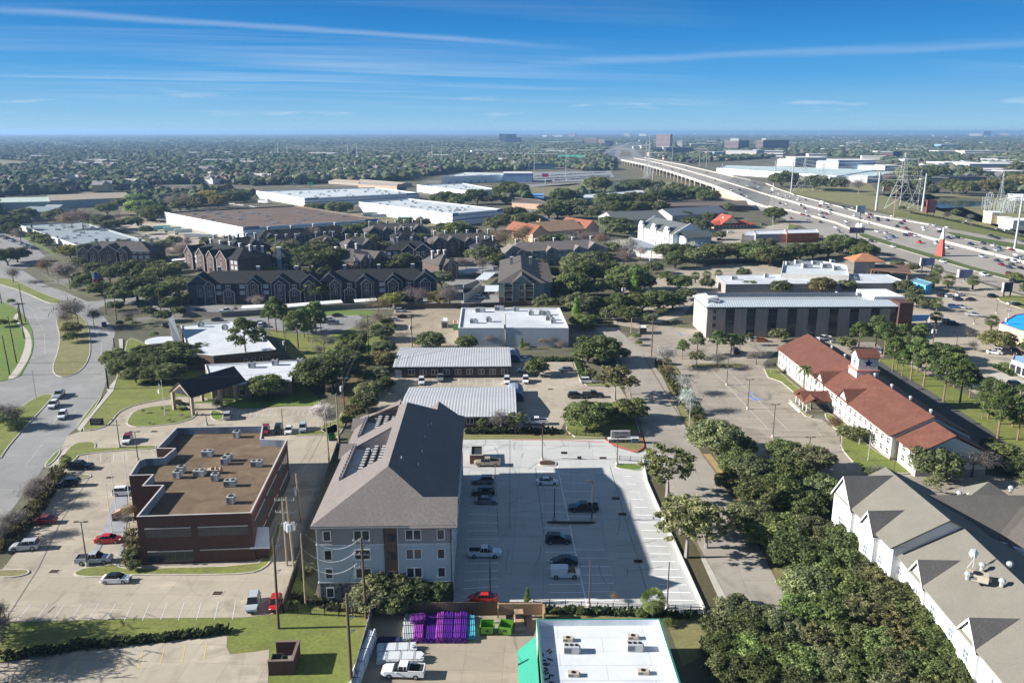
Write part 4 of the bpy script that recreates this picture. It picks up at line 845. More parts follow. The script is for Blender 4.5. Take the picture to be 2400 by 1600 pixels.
cu=MB();cu.box(-2.7,-.35,he+6.2,-2.64,.1,he+8.2).box(-2.7,-.6,he+7,-2.64,.5,he+7.3);cu.build('side_mark',NAVY,rb,(x,y,0),-rz)
for i in range(8):
    xx=6+i*(L-4)/7.6;pp=V2(A_)+rd*xx+rn*(RWd+1.2)
    dup(VENT,(pp.x,pp.y,he+rr-.7),0,1.2,None,'silver ball vent just behind the ridge of the red roof','roof vent','ball vents along the red roof')
# ================= pale roofed complex, lower right
TAN=M('olive_shingle',(.2,.19,.16),kind='shingle',var=.07,k=.5);WHW=M('white_wall',(.66,.66,.66),var=.04);GSH=M('grey_shingle',(.13,.125,.12),kind='shingle',var=.15)
PGL=M('pale_glass',(.14,.18,.24),rough=.2)
def roofpoly(mb,px,z,th=.25):mb.slab([G(x,y,zz) for (x,y),zz in zip(px,z)],th)
he=9.5
def sec(label,E0,E1,zr,wd,gables,ext0=0.,dirz=None,gh=3.2,hipend=False):
    """wing: E0,E1 eave picture points (west eave), ridge wd away, eave level he"""
    a,b=G(*E0,he),G(*E1,he);rz=math.atan2(b.y-a.y,b.x-a.x);L=(V2(b)-V2(a)).length
    t=thing('gabled_wing',label,'building',(a.x,a.y,0),rz);KEEP.append([PR((a.x+math.cos(rz)*x-math.sin(rz)*y,a.y+math.sin(rz)*x+math.cos(rz)*y,0))[:2] for x,y in((-1,-1),(L+1,-1),(L+1,2*wd+1),(-1,2*wd+1))])
    m=MB();m.box(0,.4,0,L,2*wd-.4,he-.1);m.build('wall',WHW,t)
    m=MB();m.slab([(-.4,-.3,he),(L+.4,-.3,he),(L+.4,wd,he+zr),(-.4,wd,he+zr)],.25);m.slab([(L+.4,2*wd+.3,he),(-.4,2*wd+.3,he),(-.4,wd,he+zr),(L+.4,wd,he+zr)],.25);m.build('roof',TAN,t)
    for q_ in(.05,L-.25):m=MB();tri_x(m,wd,2*wd-.6,q_,he-.2,zr-.05);m.build('gable_end',WHW,t)
    for gx,gw,gz,pr in gables:
        gd=wd*gz/zr;m=MB();gabley(m,gx,gw,-pr,gd+.3,he,gz,.35);m.build('gable_roof',[GSH],t)
        m=MB();m.box(gx-gw/2,-pr+.1,0,gx+gw/2,.5,he);tri_y(m,gx,gw,-pr+.1,he,gz-.05);m.build('gable_wall',WHW,t)
        m=MB();h=gw/2+.4
        for s in(-1,1):m.poly([(gx+s*h,-pr-.36,he-gz*.35/(gw/2)),(gx,-pr-.36,he+gz),(gx,-pr-.36,he+gz-.45),(gx+s*h,-pr-.36,he-.45-gz*.35/(gw/2))])
        m.build('bargeboard',WHT,t)
        wins(t,(gx-gw/2,-pr+.1),(gx+gw/2,-pr+.1),(.5,),(1.2,4.2),1.3,1.4,'grid',PGL)
    wins(t,(0,.4),(L,.4),evenly(max(3,int(L/5))),(1.2,4.2),1.1,1.4,'grid',PGL)
    return t,a,rz,L
he=9.
cA=sec('upper wing of the white walled complex with pale shingle roof and two white gables',(1962,1153),(2089,1281),4.6,8.6,[(3.0,7.2,4.5,.3),(13.2,4.4,2.9,.6)])
he=7.4
cB=sec('long lower wing of the white walled complex with pale shingle roof and roof dish',(2092,1283),(2420,1672),4.7,9.6,[(9.,4.6,3.,.1),(24.,4.8,3.1,.1),(39,4.8,3.,.1)])
# east wing across the dark court
a=G(2150,1160,he+4);
def free_roof(label,pts,zs_,mat=TAN,wallz=he):
    P=[G(x,y,z) for (x,y),z in zip(pts,zs_)];c=sum(P,Vector())/len(P);t=thing('courtyard_roof',label,'building',(c.x,c.y,0))
    m=MB();m.slab([(p.x-c.x,p.y-c.y,p.z) for p in P],.25);m.build('roof',mat,t);return t,c,P
t,a_,rz_,L_=cA
def cloc(px,z,o=a_,r=rz_):
    p=V2(G(px[0],px[1],z))-V2(o);return(p.x*math.cos(r)+p.y*math.sin(r),-p.x*math.sin(r)+p.y*math.cos(r))
P=[(2143,1159,he+4.6),(2440,1160,he+4.6),(2440,1300,he),(2352,1268,he),(2280,1258,he)]
W=[G(*p) for p in P];c=sum(W,Vector())/5
tE=thing('court_wing','broad dark shingled wing roof across the shaded court of the complex','building',(c.x,c.y,0))
m=MB();m.slab([(p.x-c.x,p.y-c.y,p.z) for p in W],.25);b=[G(2440,1160,he+4.6),G(2143,1159,he+4.6)]
m.slab([(b[0].x-c.x,b[0].y-c.y,he+4.6),(b[1].x-c.x,b[1].y-c.y,he+4.6),(b[1].x-c.x+2,b[1].y-c.y+9,he),(b[0].x-c.x,b[0].y-c.y+9,he)],.25);m.build('roof',M('brown_shingle',(.15,.135,.12),kind='shingle',var=.12),tE)
m=MB();m.prism([(p.x-c.x,p.y-c.y) for p in(W[4]+Vector((.5,.5,0)),W[2],b[0]+Vector((0,8,0)),b[1]+Vector((3,8,0)))],0,he-.1);m.build('wall',WHW,tE)
q=[G(2276,1160,he+4.5)-c,G(2364,1160,he+4.5)-c,G(2318,1128,he+6.6)-c];k_=[Vector((v.x,v.y+9,he+1)) for v in q[:2]];q=[Vector((v.x,v.y,z)) for v,z in zip(q,(he+4.5,he+4.5,he+6.6))]
m=MB();m.poly([q[0],q[1],q[2]]).poly([q[1],k_[1],q[2]]).poly([k_[1],k_[0],q[2]]).poly([k_[0],q[0],q[2]]);m.build('rear_hip',TAN,tE)
t_,c_,_p=free_roof('small grey hip roof tucked in the court of the complex',[(2285,1273),(2373,1274),(2392,1330),(2330,1330)],[he+1,he+1,he-1.5,he-1.5],GSH)
m=MB();m.box(-2.5,-2,0,2.5,2,he-2);m.build('wall',WHW,t_)
for px,z,o in(((2009,1155),10.6,0),((2170,1180),he+2,1),((2142,1173),he+3,1),((2203,1222),he+1,1),((2247,1165),10.7,1),((2270,1169),10.5,1),((2368,1153),11.6,1),((2301,1335),11.2,0),((2267,1357),11.2,0),((2347,1373),11.2,0),((2365,1333),11.1,0),((2250,1235),8.6,0)):
    put(VENT,px,z,0,'round silver vent on the shingle roofs of the white walled complex','roof vent','vents on the white walled complex',scale=1.3)
put(RTT,(2289,1358),11.1,R_(-30),'square tan hatch unit between round vents on the pale roof','roof hatch')
m=MB();m.tube((0,0,-.8),(0,0,1.3),.05);m.tube((-.8,0,-.8),(0,0,.6),.03);m.tube((.5,.6,-.8),(0,0,.6),.03)
import itertools
for i in range(6):a1=i*math.pi/3;a2=a1+math.pi/3;m.poly([(0,0,1.3),(.75*math.cos(a1),.3+.2*math.sin(a1),1.3+.75*math.sin(a1)),(.75*math.cos(a2),.3+.2*math.sin(a2),1.3+.75*math.sin(a2))])
p=G(2282,1315,12);tag(m.build('satellite_dish',WHT,None,(p.x,p.y,11.8)),'white satellite dish on a tripod on the pale roof','satellite dish')
# ================= dark three storey apartments
DS=M('dark_shingle',(.02,.023,.025),kind='shingle',var=.18);BS=M('brown_dark_shingle',(.1,.09,.083),kind='shingle',var=.15);DW=M('slate_siding',(.06,.062,.085),var=.08);AB=M('apartment_brick',(.125,.09,.08),kind='brick',scale=1.2);OLV=M('olive_siding',(.2,.24,.24),var=.06)
WB=M('blind_glass',(.42,.46,.5),rough=.3,var=.2,scale=2)
chm=M('chimney_grey',(.3,.3,.31))
def apt(label,A,B,D,he=8.6,rise=4.2,bays=(),roof=DS,wall=DW,trim=TRIM,bayw=AB,nch=3,nw=None,rows=(1.,3.8,6.5),hipf=.9,base=True,side=None):
    o,rz,L=frame(A,B);t=thing('apartment_block',label,'building',o,rz);c_,s_=math.cos(rz),math.sin(rz)
    KEEP.append([PR((o.x+c_*x-s_*y,o.y+s_*x+c_*y,0))[:2] for x,y in((-1,-3),(L+1,-3),(L+1,D),(-1,D))])
    m=MB();m.box(0,0,2.9 if base else 0,L,D,he);m.build('wall',wall,t)
    if base:m=MB();m.box(-.05,-.05,0,L+.05,D+.05,2.9);m.build('brick_base',bayw,t)
    m=MB();hip(m,0,0,L,D,he,rise,hipf,.6);m.build('roof',roof,t)
    for f,w,pr,hb,rs in bays:
        x=L*f;m=MB();m.box(x-w/2,-pr,0,x+w/2,.1,hb);tri_y(m,x,w,-pr,hb,rs-.1);m.build('bay',wall if hb>5 else bayw,t)
        m=MB();gabley(m,x,w,-pr,min(D/2,hb and (rs+hb-he)/rise*D/2+.6 if rs+hb>he else 1.),hb,rs,.4);m.build('gable_roof',roof,t)
        m=MB();h=w/2+.4;y=-pr-.42;dz=rs*.4/(w/2)
        for s in(-1,1):m.poly([(x+s*h,y,hb-dz),(x,y,hb+rs),(x,y,hb+rs-.4),(x+s*h,y,hb-.4-dz)])
        m.box(x-w/2-.12,-pr-.05,0,x-w/2+.15,-pr+.02,hb).box(x+w/2-.15,-pr-.05,0,x+w/2+.12,-pr+.02,hb);m.build('gable_trim',trim,t)
        if hb>5:wins(t,(x-w/2,-pr),(x+w/2,-pr),(.5,),(3.4,6.2),1.7,2.,'double',GLASS,trim);wins(t,(x-w/2,-pr),(x+w/2,-pr),(.5,),(.2,),2.2,2.2,'plain')
        else:wins(t,(x-w/2,-pr),(x+w/2,-pr),(.5,),(.2,),1.8,2.1,'frame',GLASS,trim);
    nw=int(L/3.3) if nw is None else nw
    fr=[f for f in evenly(nw) if all(abs(f-b[0])*L>b[1]/2+.8 for b in bays)]
    wins(t,(0,0),(L,0),fr,rows[1:],2.1,1.6,'thin',WB,trim)
    if side:wins(t,(L,0),(L,D),evenly(4),rows,1.8,1.5,'thin',WB,trim)
    for i in range(nch):
        x=L*(i+.6)/(nch+.2);m=MB();m.box(x-.6,D*.55,he+1,x+.6,D*.55+1.2,he+rise+1.4);m.mat(1).box(x-.75,D*.55-.15,he+rise+1.4,x+.75,D*.55+1.35,he+rise+1.7);m.build('chimney',[chm,WHT],t)
    return t
big=lambda f,hb=8.6:(f,7,1.4,hb,3.4);mid=lambda f:(f,4.4,1.9,8.4,1.9);ent=lambda f:(f,4.6,2.6,5.6,1.7)
apt('left half of the dark front row of gabled apartments',(450,712),(745,708),17,8.8,4.,[(.07,10,.2,8.8,4.),mid(.16),ent(.31),(.5,6.5,.3,8.8,2.8),mid(.5),(.71,8,.2,8.8,3.2),mid(.71),ent(.83),(.95,9,.2,8.8,3.9),mid(.945)],nch=3)
apt('right half of the dark front row of gabled apartments',(757,707),(1016,702),17,8.8,4.,[(.07,10,.2,8.8,4.),mid(.12),ent(.25),(.38,7.5,.2,8.8,3.),mid(.4),(.64,7.5,.2,8.8,3.),mid(.64),ent(.78),(.93,10,.2,8.8,3.9),mid(.93)],nch=3)
apt('dark apartment block with two tall gables in the middle of the complex',(905,624),(1013,625),16,9,4.2,[(.5,8,.3,9,3.3),(.82,11,.4,9,4.),ent(.72)],nch=3)
apt('brown roofed apartment block with tan gable bays, right of the tall gables',(1012,604),(1170,597),16,8.8,4,[(.1,7,1.,8.8,3.3),(.3,8,1.,8.8,3.3),(.55,6,1,8.8,2.4),(.85,6,1,8.8,2.4)],wall=AB,nch=6,roof=BS)
apt('small roofed apartment block in the back row near the white warehouse',(862,572),(1010,565),16,8,4.2,[(.1,8,1,8,3.4),(.3,6,1,8,2.6),(.55,8,1,8,3.4),(.8,8,1,8,3.4)],roof=BS,nch=7)
apt('long dark apartment block in the back row with small dormers',(610,590),(830,572),15,8,4.2,[(.12,8,.6,8,3.),(.42,5,.6,8,2),(.62,5,.6,8,2),(.75,5,.6,8,2),(.92,8,.6,8,3)],nch=4)
apt('left rear dark apartment block with tan gable ends',(442,628),(560,650),20,9,4.4,[(.06,7,1,9,3.6),(.3,7,1,9,3.4),(.5,6,1,9,3),(.72,9,1,9,4)],wall=AB,nch=5)
apt('dark roofed apartment block in front of the brown warehouse corner',(540,612),(625,605),16,8.4,4.,[(.2,8,1,8.4,3.4),(.7,8,1,8.4,3.4)],nch=4)
apt('far left dark apartment block with a wide hipped roof and white chimneys',(192,622),(355,622),20,7.6,4.4,[(.06,7,1,7.6,3.),(.2,7,1,7.6,3.),(.42,12,1,7.6,4),(.6,6,1,7.6,2.6)],nch=6,roof=BS,wall=AB)
apt('grey roofed apartment block with dark dormer shadows right of the garages',(1195,624),(1425,612),16,7.8,4,[(.03,9,.5,7.8,3.8),(.1,4.4,2,7.8,1.8),(.22,5,2.4,5.2,1.8),(.4,5.5,1.8,7.8,2.2),(.68,5.5,1.8,7.8,2.2),(.85,8,.5,7.8,3.5)],roof=M('mid_shingle',(.2,.175,.16),kind='shingle',var=.12),wall=OLV,nch=5)
apt('apartment block seen roof first in the centre of the complex',(830,640),(905,625),30,6,4.4,[(.3,7,1,6,3),(.75,8,1,6,3.4)],roof=BS,wall=AB,nch=3)
for lb_,A_,B_,D_,bb in (('small brown roofed block tucked behind the left rear apartments',(470,606),(545,610),14,[(.2,7,1,7,3),(.7,8,1,7,3.4)]),
 ('dark hipped block behind the clubhouse oaks',(640,607),(715,603),14,[(.25,7,1,7,3),(.75,6,1,7,2.6)]),('grey brown hipped block in front of the long back apartments',(735,600),(800,597),16,[(.5,9,1,7,3.6)]),
 ('brown hipped block left of the twin gabled apartments',(808,606),(880,602),16,[(.2,7,1,7.4,3.2),(.8,8,1,7.4,3.4)]),('small steep block before the central white warehouse',(925,585),(985,582),13,[(.3,7,1,7,3.2),(.8,7,1,7,3)]),
 ('narrow brown block at the right end of the dark front row',(1030,655),(1075,650),18,[(.5,8,1,6.6,3.2)]),('low dark block behind the garage court',(1120,612),(1180,608),13,[(.3,6,1,6.6,2.6),(.75,6,1,6.6,2.6)]),
 ('brown block between the clubhouse and the left rear apartments',(560,640),(618,640),15,[(.3,8,1,7.4,3.4)])):
    apt(lb_,A_,B_,D_,7.2,4.2,bb,roof=BS if 'brown' in lb_ else DS,nch=3,wall=AB if 'brown' in lb_ else DW)
# the balcony block seen end on, its roof stepping away
t=apt('olive end block with stacked balconies and stepped roofs running back',(1170,712),(1276,712),62,9.2,4.3,[(.5,9,.3,9.2,3.6)],roof=BS,wall=OLV,nch=2,nw=0,side=True,hipf=1.1)
for f in(.2,.66):
    L=(V2(G(1276,712))-V2(G(1170,712))).length
    for z in(.3,3.3,6.3):
        m=MB();m.box(L*f-1.6,-.5,z,L*f+1.6,.02,z+2.1);o=m.build('balcony',GLASS,t);m=MB();m.box(L*f-1.7,-1.2,z-.25,L*f+1.7,-.02,z-.05);m.box(L*f-1.7,-1.2,z+.9,L*f+1.7,-1.1,z+1.);m.build('balcony_rail',TRIM,o)
    m=MB()
    for s in(-1.9,1.8):m.box(L*f+s,-1.25,0,L*f+s+.25,-.6,9)
    m.build('balcony_post',M('cream_trim',(.45,.45,.38)),t)
for i,(y,w) in enumerate(((8,9),(18,9),(28,9),(38,9),(48,9))):
    m=MB();gablex(m,y,6.5,L-1,L+3.2,8.9-.15*i,2.,.4);m.build('side_gable',BS,t);m=MB();m.box(L-.1,y-3,0,L+2.8,y+3,8.8-.15*i);m.build('side_bay',OLV,t)
# clubhouse with tall chimney
o,rz,L=frame((628,636),(676,636));t=thing('clubhouse','pyramid roofed clubhouse with a tall grey chimney among the oaks','building',o,rz);KEEP.append([(620,590),(680,590),(680,640),(620,640)])
m=MB();m.box(0,0,0,L,L,6);m.build('wall',DW,t);m=MB();hip(m,0,0,L,L,6,5.5,1,.9);m.build('roof',DS,t);m=MB();m.box(L*.52,-.9,0,L*.52+2,.6,12.4);m.mat(1).box(L*.52-.3,-1.2,12.4,L*.52+2.3,.9,13.);m.build('chimney',[M('chimney_pale',(.34,.37,.42)),WHT],t);wins(t,(0,0),(L,0),(.2,.85),(1.5,),3,2.2,'double')
# carports and garages
def carport(label,a,b,d=5.,h=2.8,mt=None):
    A_,B_=G(*a,h),G(*b,h);rz=math.atan2(B_.y-A_.y,B_.x-A_.x);L=(V2(B_)-V2(A_)).length
    t=thing('carport',label,'carport',(A_.x,A_.y,0),rz);m=MB();m.slab([(0,0,h),(L,0,h),(L,d,h+.25),(0,d,h+.25)],.2);m.build('roof',mt or WHT,t)
    n=max(2,int(L/6)+1)
    for i in range(n):
        m=MB();m.tube((L*(i+.5)/n,d*.5,0),(L*(i+.5)/n,d*.5,h),.1);m.build('post',MTL,t)
for a,b,lb in(((566,723),(620,720),'white carport roof behind the church lot, leftmost'),((676,719),(750,713),'white carport roof just left of the pine group'),((750,713),(804,709),'short white carport roof right of the pines'),((832,708),(885,705),'white carport roof below the second dark row'),((992,705),(1042,704),'white carport roof behind the bare trees'),
  ((405,611),(440,608),'white carport roof by the far left apartments'),((395,620),(440,616),'lower white carport roof by the far left apartments')):carport(lb,a,b)
carport('grey sloping carport roof beside the garages, upper one',(1067,634),(1093,640),16,3,MTL);carport('pale wide carport roof in the garage court',(1113,655),(1142,656),20,3,MEMB);carport('pale carport roof beside the balcony block',(1135,683),(1168,683),14,3,MEMB)
t,Lg=pbuild('garage_row','long low garage row with pale doors facing the court','garage',[(1087,693),(1128,662),(1120,655),(1085,668)],3.2,M('garage_wall',(.4,.41,.38)),DS,.1)
wins(t,Lg[0],Lg[1],evenly(6),(.1,),2.4,2.2,'frame',M('door_cream',(.45,.46,.42)),WHT,'garage_door')
# ================= warehouses
BLW=M('stripe_blue',(.16,.22,.36));WHB=M('warehouse_white',(.82,.82,.82),var=.04);DOOR=M('dock_door',(.3,.32,.36))
def wh(label,N,Rr,B,L,base,roof,nb=10,stripes=True,dock=True,vents=14,par=1.):
    h=hz(*base);t,P=pbuild('warehouse',label,'warehouse',[N,Rr,B,L],h,WHB,roof,par,.5,cap=WHT,inn=roof,bands=((h*.42,h*.5,BLW),(h*.78,h*.83,BLW)) if stripes else ())
    c=V2(t.location);n=V2(G(*N,h))-c;r=V2(G(*Rr,h))-c;l=V2(G(*L,h))-c
    if dock:wins(t,l,n,evenly(nb,.08,.92),(.6,),3,2.6,'plain',DOOR,None,'dock_door')
    if stripes:
        for f in(.06,.93):band(t,n,r,f-.05,f+.05,h*.8,h*1.04,BLW,'arch_panel',.12,.3)
    rn=random.Random(label);w=[V2(G(*q,h)) for q in(N,Rr,B,L)]
    for i in range(vents):
        a,b=rn.uniform(.06,.94),rn.uniform(.08,.92);p=w[0].lerp(w[1],a).lerp(w[3].lerp(w[2],a),b)
        dup(SMALLU,(p.x,p.y,h-par),rn.uniform(0,.2),rn.uniform(.6,1.25),None,'small pale unit on the roof of the '+label,'roof unit','units on the roof of the '+label,False)
    return t
wh('brown roofed warehouse with bright white walls',(569,533),(891,513),(690,481),(385,497),(569,563,533),M('warehouse_brown',(.16,.11,.09),kind='gravel',col2=(.2,.15,.12)),10,vents=34)
wh('broad white warehouse at the left',(713,465),(983,452),(880,439),(600,447),(713,484,465),MEMB,12,vents=34)
wh('white warehouse at the centre',(1060,501),(1180,490),(957,465),(841,473),(1060,530,501),MEMB,14,vents=30)
wh('small white warehouse behind the dark trees',(1096,448),(1161,443),(1085,429),(977,433),(1096,466,448),MEMB,8,vents=14)
wh('white store by the dealer lot',(1156,410),(1250,407),(1085,404),(1034,414),(1156,427,410),MEMB,6,False,vents=12)
wh('grey roofed office warehouse at the far left',(185,577),(342,564),(191,519),(42,526),(185,590,577),M('roof_bluegrey',(.28,.33,.36),kind='membrane',k=.5),8,False,vents=26)
GW=M('pale_green_metal',(.4,.47,.48),kind='ribx',k=.3);TR=M('tan_metal_roof',(.45,.38,.3),kind='ribx',k=.3)
def gablehouse(name,label,cat,A,B,D,h,rise,wall,roof,group=None,keep=True,dd=True,wn=0):
    o,rz,L=frame(A,B);t=thing(name,label,cat,o,rz,group,dd)
    if keep:
        c_,s_=math.cos(rz),math.sin(rz);KEEP.append([PR((o.x+c_*x-s_*y,o.y+s_*x+c_*y,0))[:2] for x,y in((0,0),(L,0),(L,D),(0,D))])
    m=MB();m.box(0,0,0,L,D,h);tri_x(m,D/2,D,0,h,rise);tri_x(m,D/2,D,L-.2,h,rise);m.build('wall',wall,t);m=MB();gablex(m,D/2,D,0,L,h,rise,.4);m.build('roof',roof,t)
    if wn:wins(t,(0,0),(L,0),evenly(wn),(h*.3,),1.6,1.6,'frame')
    return t,L
gablehouse('metal_shed','long pale green metal shed with a tan roof at the far left','warehouse',(120,489),(304,481),38,hz(120,489,470),4,GW,TR)
gablehouse('metal_shed','low pale green roofed shed at the left edge','warehouse',(-60,493),(119,489),36,hz(20,490,473),3,GW,M('mint_roof',(.5,.6,.55),kind='ribx',k=.3))
gablehouse('metal_shed','grey roofed gabled hall with a dark doorway at the left edge','warehouse',(32,515),(101,517),40,6.5,3,M('hall_wall',(.5,.52,.48)),M('hall_roof',(.22,.28,.3),kind='ribx',k=.3))
gablehouse('metal_shed','small annex of the grey gabled hall','warehouse',(101,500),(137,500),18,5,2,GW,MEMG)
pbuild('school_building','grey flat roofed school at the edge of the far woods','building',[(350,446),(440,451),(520,443),(515,436),(440,440),(350,439)],hz(350,450,444),M('school_wall',(.4,.42,.45)),MEMG,.4,.4)
# ================= orange roofed building
OT=M('terracotta_roof',(.29,.11,.07),kind='ribx',k=.35);OTL=M('orange_roof_sheet',(.4,.25,.16),kind='ribx',k=.35);OW=M('peach_wall',(.55,.36,.26),var=.06)
o,rz,L=frame((1262,566),(1370,556));t=thing('orange_roof_building','peach walled building with a broad orange tiled roof','building',o,rz);D=26
KEEP.append([(1235,505),(1400,505),(1400,560),(1245,572)])
m=MB();m.box(-4,0,0,L+12,D,6.2);m.build('wall',OW,t);m=MB();gablex(m,D/2,D,2,L,6.3,5.2,.6,.25);m.build('main_roof',OTL,t)
m=MB();gabley(m,-1,12,-3,D+3,6.6,4.6,.5);gabley(m,L+6,12,-1,D+3,6.6,4.8,.5);m.build('wing_roof',OT,t)
m=MB();m.box(-7,-3,0,5,1,6.6);tri_y(m,-1,12,-3,6.5,4.4);m.box(L,-1,0,L+12,1,6.6);tri_y(m,L+6,12,-1,6.5,4.6);m.build('wing_wall',OW,t)
wins(t,(6,0),(L-2,0),evenly(8),(1.5,),2.2,2.8,'frame')
# ================= white hotel with stepped gables
GG=M('sage_roof',(.12,.138,.138),kind='shingle',var=.06);HW=M('hotel_white',(.78,.78,.77),var=.03)
o,rz,L=frame((1496,560),(1570,580));t=thing('white_hotel','white hotel with stepped shaped gables and a sage green roof','building',o,rz);D=24;hh=9.2
KEEP.append([(1485,505),(1665,505),(1670,590),(1500,590)])
L+=3
m=MB();m.box(0,0,0,L,D,hh);m.build('wall',HW,t);m=MB();gablex(m,D/2,D,0,L,hh,5.4,.5,.25);m.build('roof',GG,t)
m=MB();tri_x(m,D/2,D+1,-.4,hh-.3,6.6,.5);m.build('end_gable',HW,t);m=MB();tri_x(m,D/2,D+1,L+.2,hh-.3,6.6,.5);m.build('end_gable',HW,t)
for f in(.1,.48,.85):
    x=L*f;m=MB();P=[(x-3.4,0),(x+3.4,0),(x+3.4,hh+1),(x+2.4,hh+1.4),(x+1.8,hh+2.9),(x,hh+4),(x-1.8,hh+2.9),(x-2.4,hh+1.4),(x-3.4,hh+1)];n=len(P)
    for y in(-1.1,.4):m.v+=[(a,y,b) for a,b in P]
    m.f.append(tuple(range(n)));m.m.append(0);m.f.append(tuple(reversed(range(n,2*n))));m.m.append(0)
    for i in range(n):j=(i+1)%n;m.f.append((j,i,n+i,n+j));m.m.append(0)
    m.build('shaped_gable',HW,t);m=MB();gabley(m,x,6.6,.4,7,hh+.6,2.6,.1);m.build('dormer_roof',GG,t)
    wins(t,(x-3.4,-1.1),(x+3.4,-1.1),(.3,.7),(1.2,4.4,7.6),1.1,1.6,'plain',GLASS)
wins(t,(0,0),(L,0),(.26,.33,.63,.7,.97),(1.2,4.4,7.6),1.1,1.6,'plain',GLASS)
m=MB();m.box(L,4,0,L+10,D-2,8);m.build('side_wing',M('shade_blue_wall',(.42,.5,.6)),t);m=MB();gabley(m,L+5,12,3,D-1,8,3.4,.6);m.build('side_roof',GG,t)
pbuild('hotel_annex','low white annex with flat roof in front of the white hotel','building',[(1476,556),(1500,560),(1560,580),(1570,592),(1480,585),(1470,575)],4,HW,MEMG,.6)
# more roofs around
gablehouse('grey_roof_lodge','grey roofed lodge with dark dormers left of the white hotel','building',(1440,535),(1560,531),34,6,5,M('lodge_wall',(.4,.42,.4)),GG,wn=10)
gablehouse('grey_roof_lodge','long blue grey roofed lodge behind the red roofed restaurant','building',(1575,523),(1705,514),26,6,4.5,M('lodge_wall2',(.45,.46,.42)),M('blue_slate',(.13,.16,.2),kind='shingle',var=.08),wn=9)
RR_=M('bright_red_roof',(.42,.085,.055),kind='ribx',k=.5);o,rz,L=frame((1672,538),(1772,536));t=thing('red_roof_restaurant','low restaurant with a bright red gabled roof and verandah','building',o,rz)
KEEP.append([(1655,490),(1785,490),(1785,545),(1655,545)])
m=MB();m.box(3,3,0,L-3,16,3.6);tri_x(m,9,13,L*.32,3.5,5.5);m.build('wall',M('cream_stucco',(.6,.53,.4)),t)
m=MB();gabley(m,L*.42,15,1,20,4.4,5.6,1.2,.25);hip(m,-2,0,L+1,18,3.4,2.4,1,.5);m.build('roof',RR_,t);m=MB();tri_y(m,L*.42,14,1,4.3,5.4);m.build('front_gable',MT['cream_stucco'],t);wins(t,(3,3),(L-3,3),evenly(10),(.5,),1.8,2.2,'plain',GLASS)
h=hz(1870,567,545)
t,P=pbuild('brick_shop','orange brick shop with a white roof below the freeway','building',[(1845,547),(1920,545),(1915,536),(1840,538)],h,M('orange_brick',(.36,.12,.05)),MEM,.4,.4)
t,P=pbuild('grey_shop','grey walled shop with white roof and vents beside the brick shop','building',[(1772,549),(1845,548),(1840,538),(1765,540)],h-.8,M('grey_block',(.3,.3,.33)),MEM,.5,.4)
gablehouse('small_shop','small dark gabled shop in front of the grey walled shop','building',(1745,562),(1770,564),8,3.6,1.8,M('dark_shop',(.1,.1,.12)),MEMG)
for lb,q,hh_,ww,rf in (('long brown roofed strip of shops below the viaduct',[(1560,483),(1755,481),(1750,470),(1545,471)],5,M('brown_wall',(.25,.14,.1)),M('brown_flat',(.16,.12,.1),kind='gravel',col2=(.2,.16,.13))),
 ('second brown strip roof behind the yellow trees',[(1555,474),(1700,470),(1690,464),(1550,467)],5,MT['brown_wall'],MT['brown_flat']),
 ('pink walled strip with roof units right of the centre warehouse',[(1200,475),(1300,480),(1260,467),(1200,462)],5,OW,MT['brown_flat']),
 ('pink walled long building right of the centre warehouse corner',[(1200,500),(1266,507),(1240,492),(1200,490)],5,OW,MT['brown_flat']),
 ('grey blue strip building below the viaduct with roof vents',[(1350,465),(1425,462),(1520,450),(1510,443),(1420,452),(1345,457)],5,M('bluegrey_wall',(.32,.38,.46)),MEMB),
 ('blue roofed kiosk on the dry field',[(1240,463),(1274,464),(1274,452),(1242,453)],4,MT['bluegrey_wall'],M('sky_roof',(.15,.35,.6))),
 ('low dark strip under the viaduct',[(1418,436),(1520,430),(1515,420),(1415,425)],5,M('strip_dark',(.08,.08,.1)),M('strip_roof',(.06,.06,.08)))):
    pbuild('shop_strip',lb,'building',q,hh_,ww,rf,.5,.4)
# gas station and shop at the right edge
pbuild('blue_canopy_station','bright blue flat roof with a red edge at the right border','canopy',[(2343,757),(2440,790),(2440,728),(2378,737)],5,M('station_wall',(.5,.42,.3)),M('azure_roof',(.02,.36,.75)),.25,.35,cap=M('red_edge',(.6,.12,.14)))
t,P=pbuild('blue_roof_shop','white shop with pale blue flat roof at the right border','building',[(2371,842),(2440,866),(2440,838),(2375,832)],4,WST,M('steel_blue_roof',(.25,.42,.6)),.2,.3)
wins(t,V2(G(2371,842,4))-V2(t.location),V2(G(2440,866,4))-V2(t.location),evenly(5),(.3,),2.4,2.4,'frame')
# ================= far buildings, facing the camera
def far(label,x0,x1,yb,yt,dep,wall,roof=None,floors=0,cat='building',bandm=None,rot=0.,dark=None,name='office_tower',keep=True):
    o,rz,L=frame((x0,yb),(x1,yb));h=hz((x0+x1)/2,yb,yt);t=thing(name,label,cat,o,rz)
    if wall in(PK,WC_,WHB,BR) and L<260 and 'left lift' not in label:rot=-.42;L*=.97
    c_,s_=math.cos(rz+rot),math.sin(rz+rot);t.rotation_euler[2]=rz+rot
    if keep:KEEP.append([(x0-2,yb+2),(x1+2,yb+2),(x1+2,yb-4),(x0-2,yb-4)])
    m=MB();m.box(0,0,0,L,dep,h);m.build('wall',wall,t);m=MB();m.box(-.3,-.3,h,L+.3,dep+.3,h+.8);m.build('roof',roof or WHT,t)
    for i in range(floors):
        z=h*(i+.45)/floors;q=MB();q.box(.5,-.25,z,L-.5,dep+.2,z+h/floors*.45);q.box(-.2,.5,z,L+.2,dep-.5,z+h/floors*.45);q.build('window_band',bandm or GLB,t)
    return t,L,h
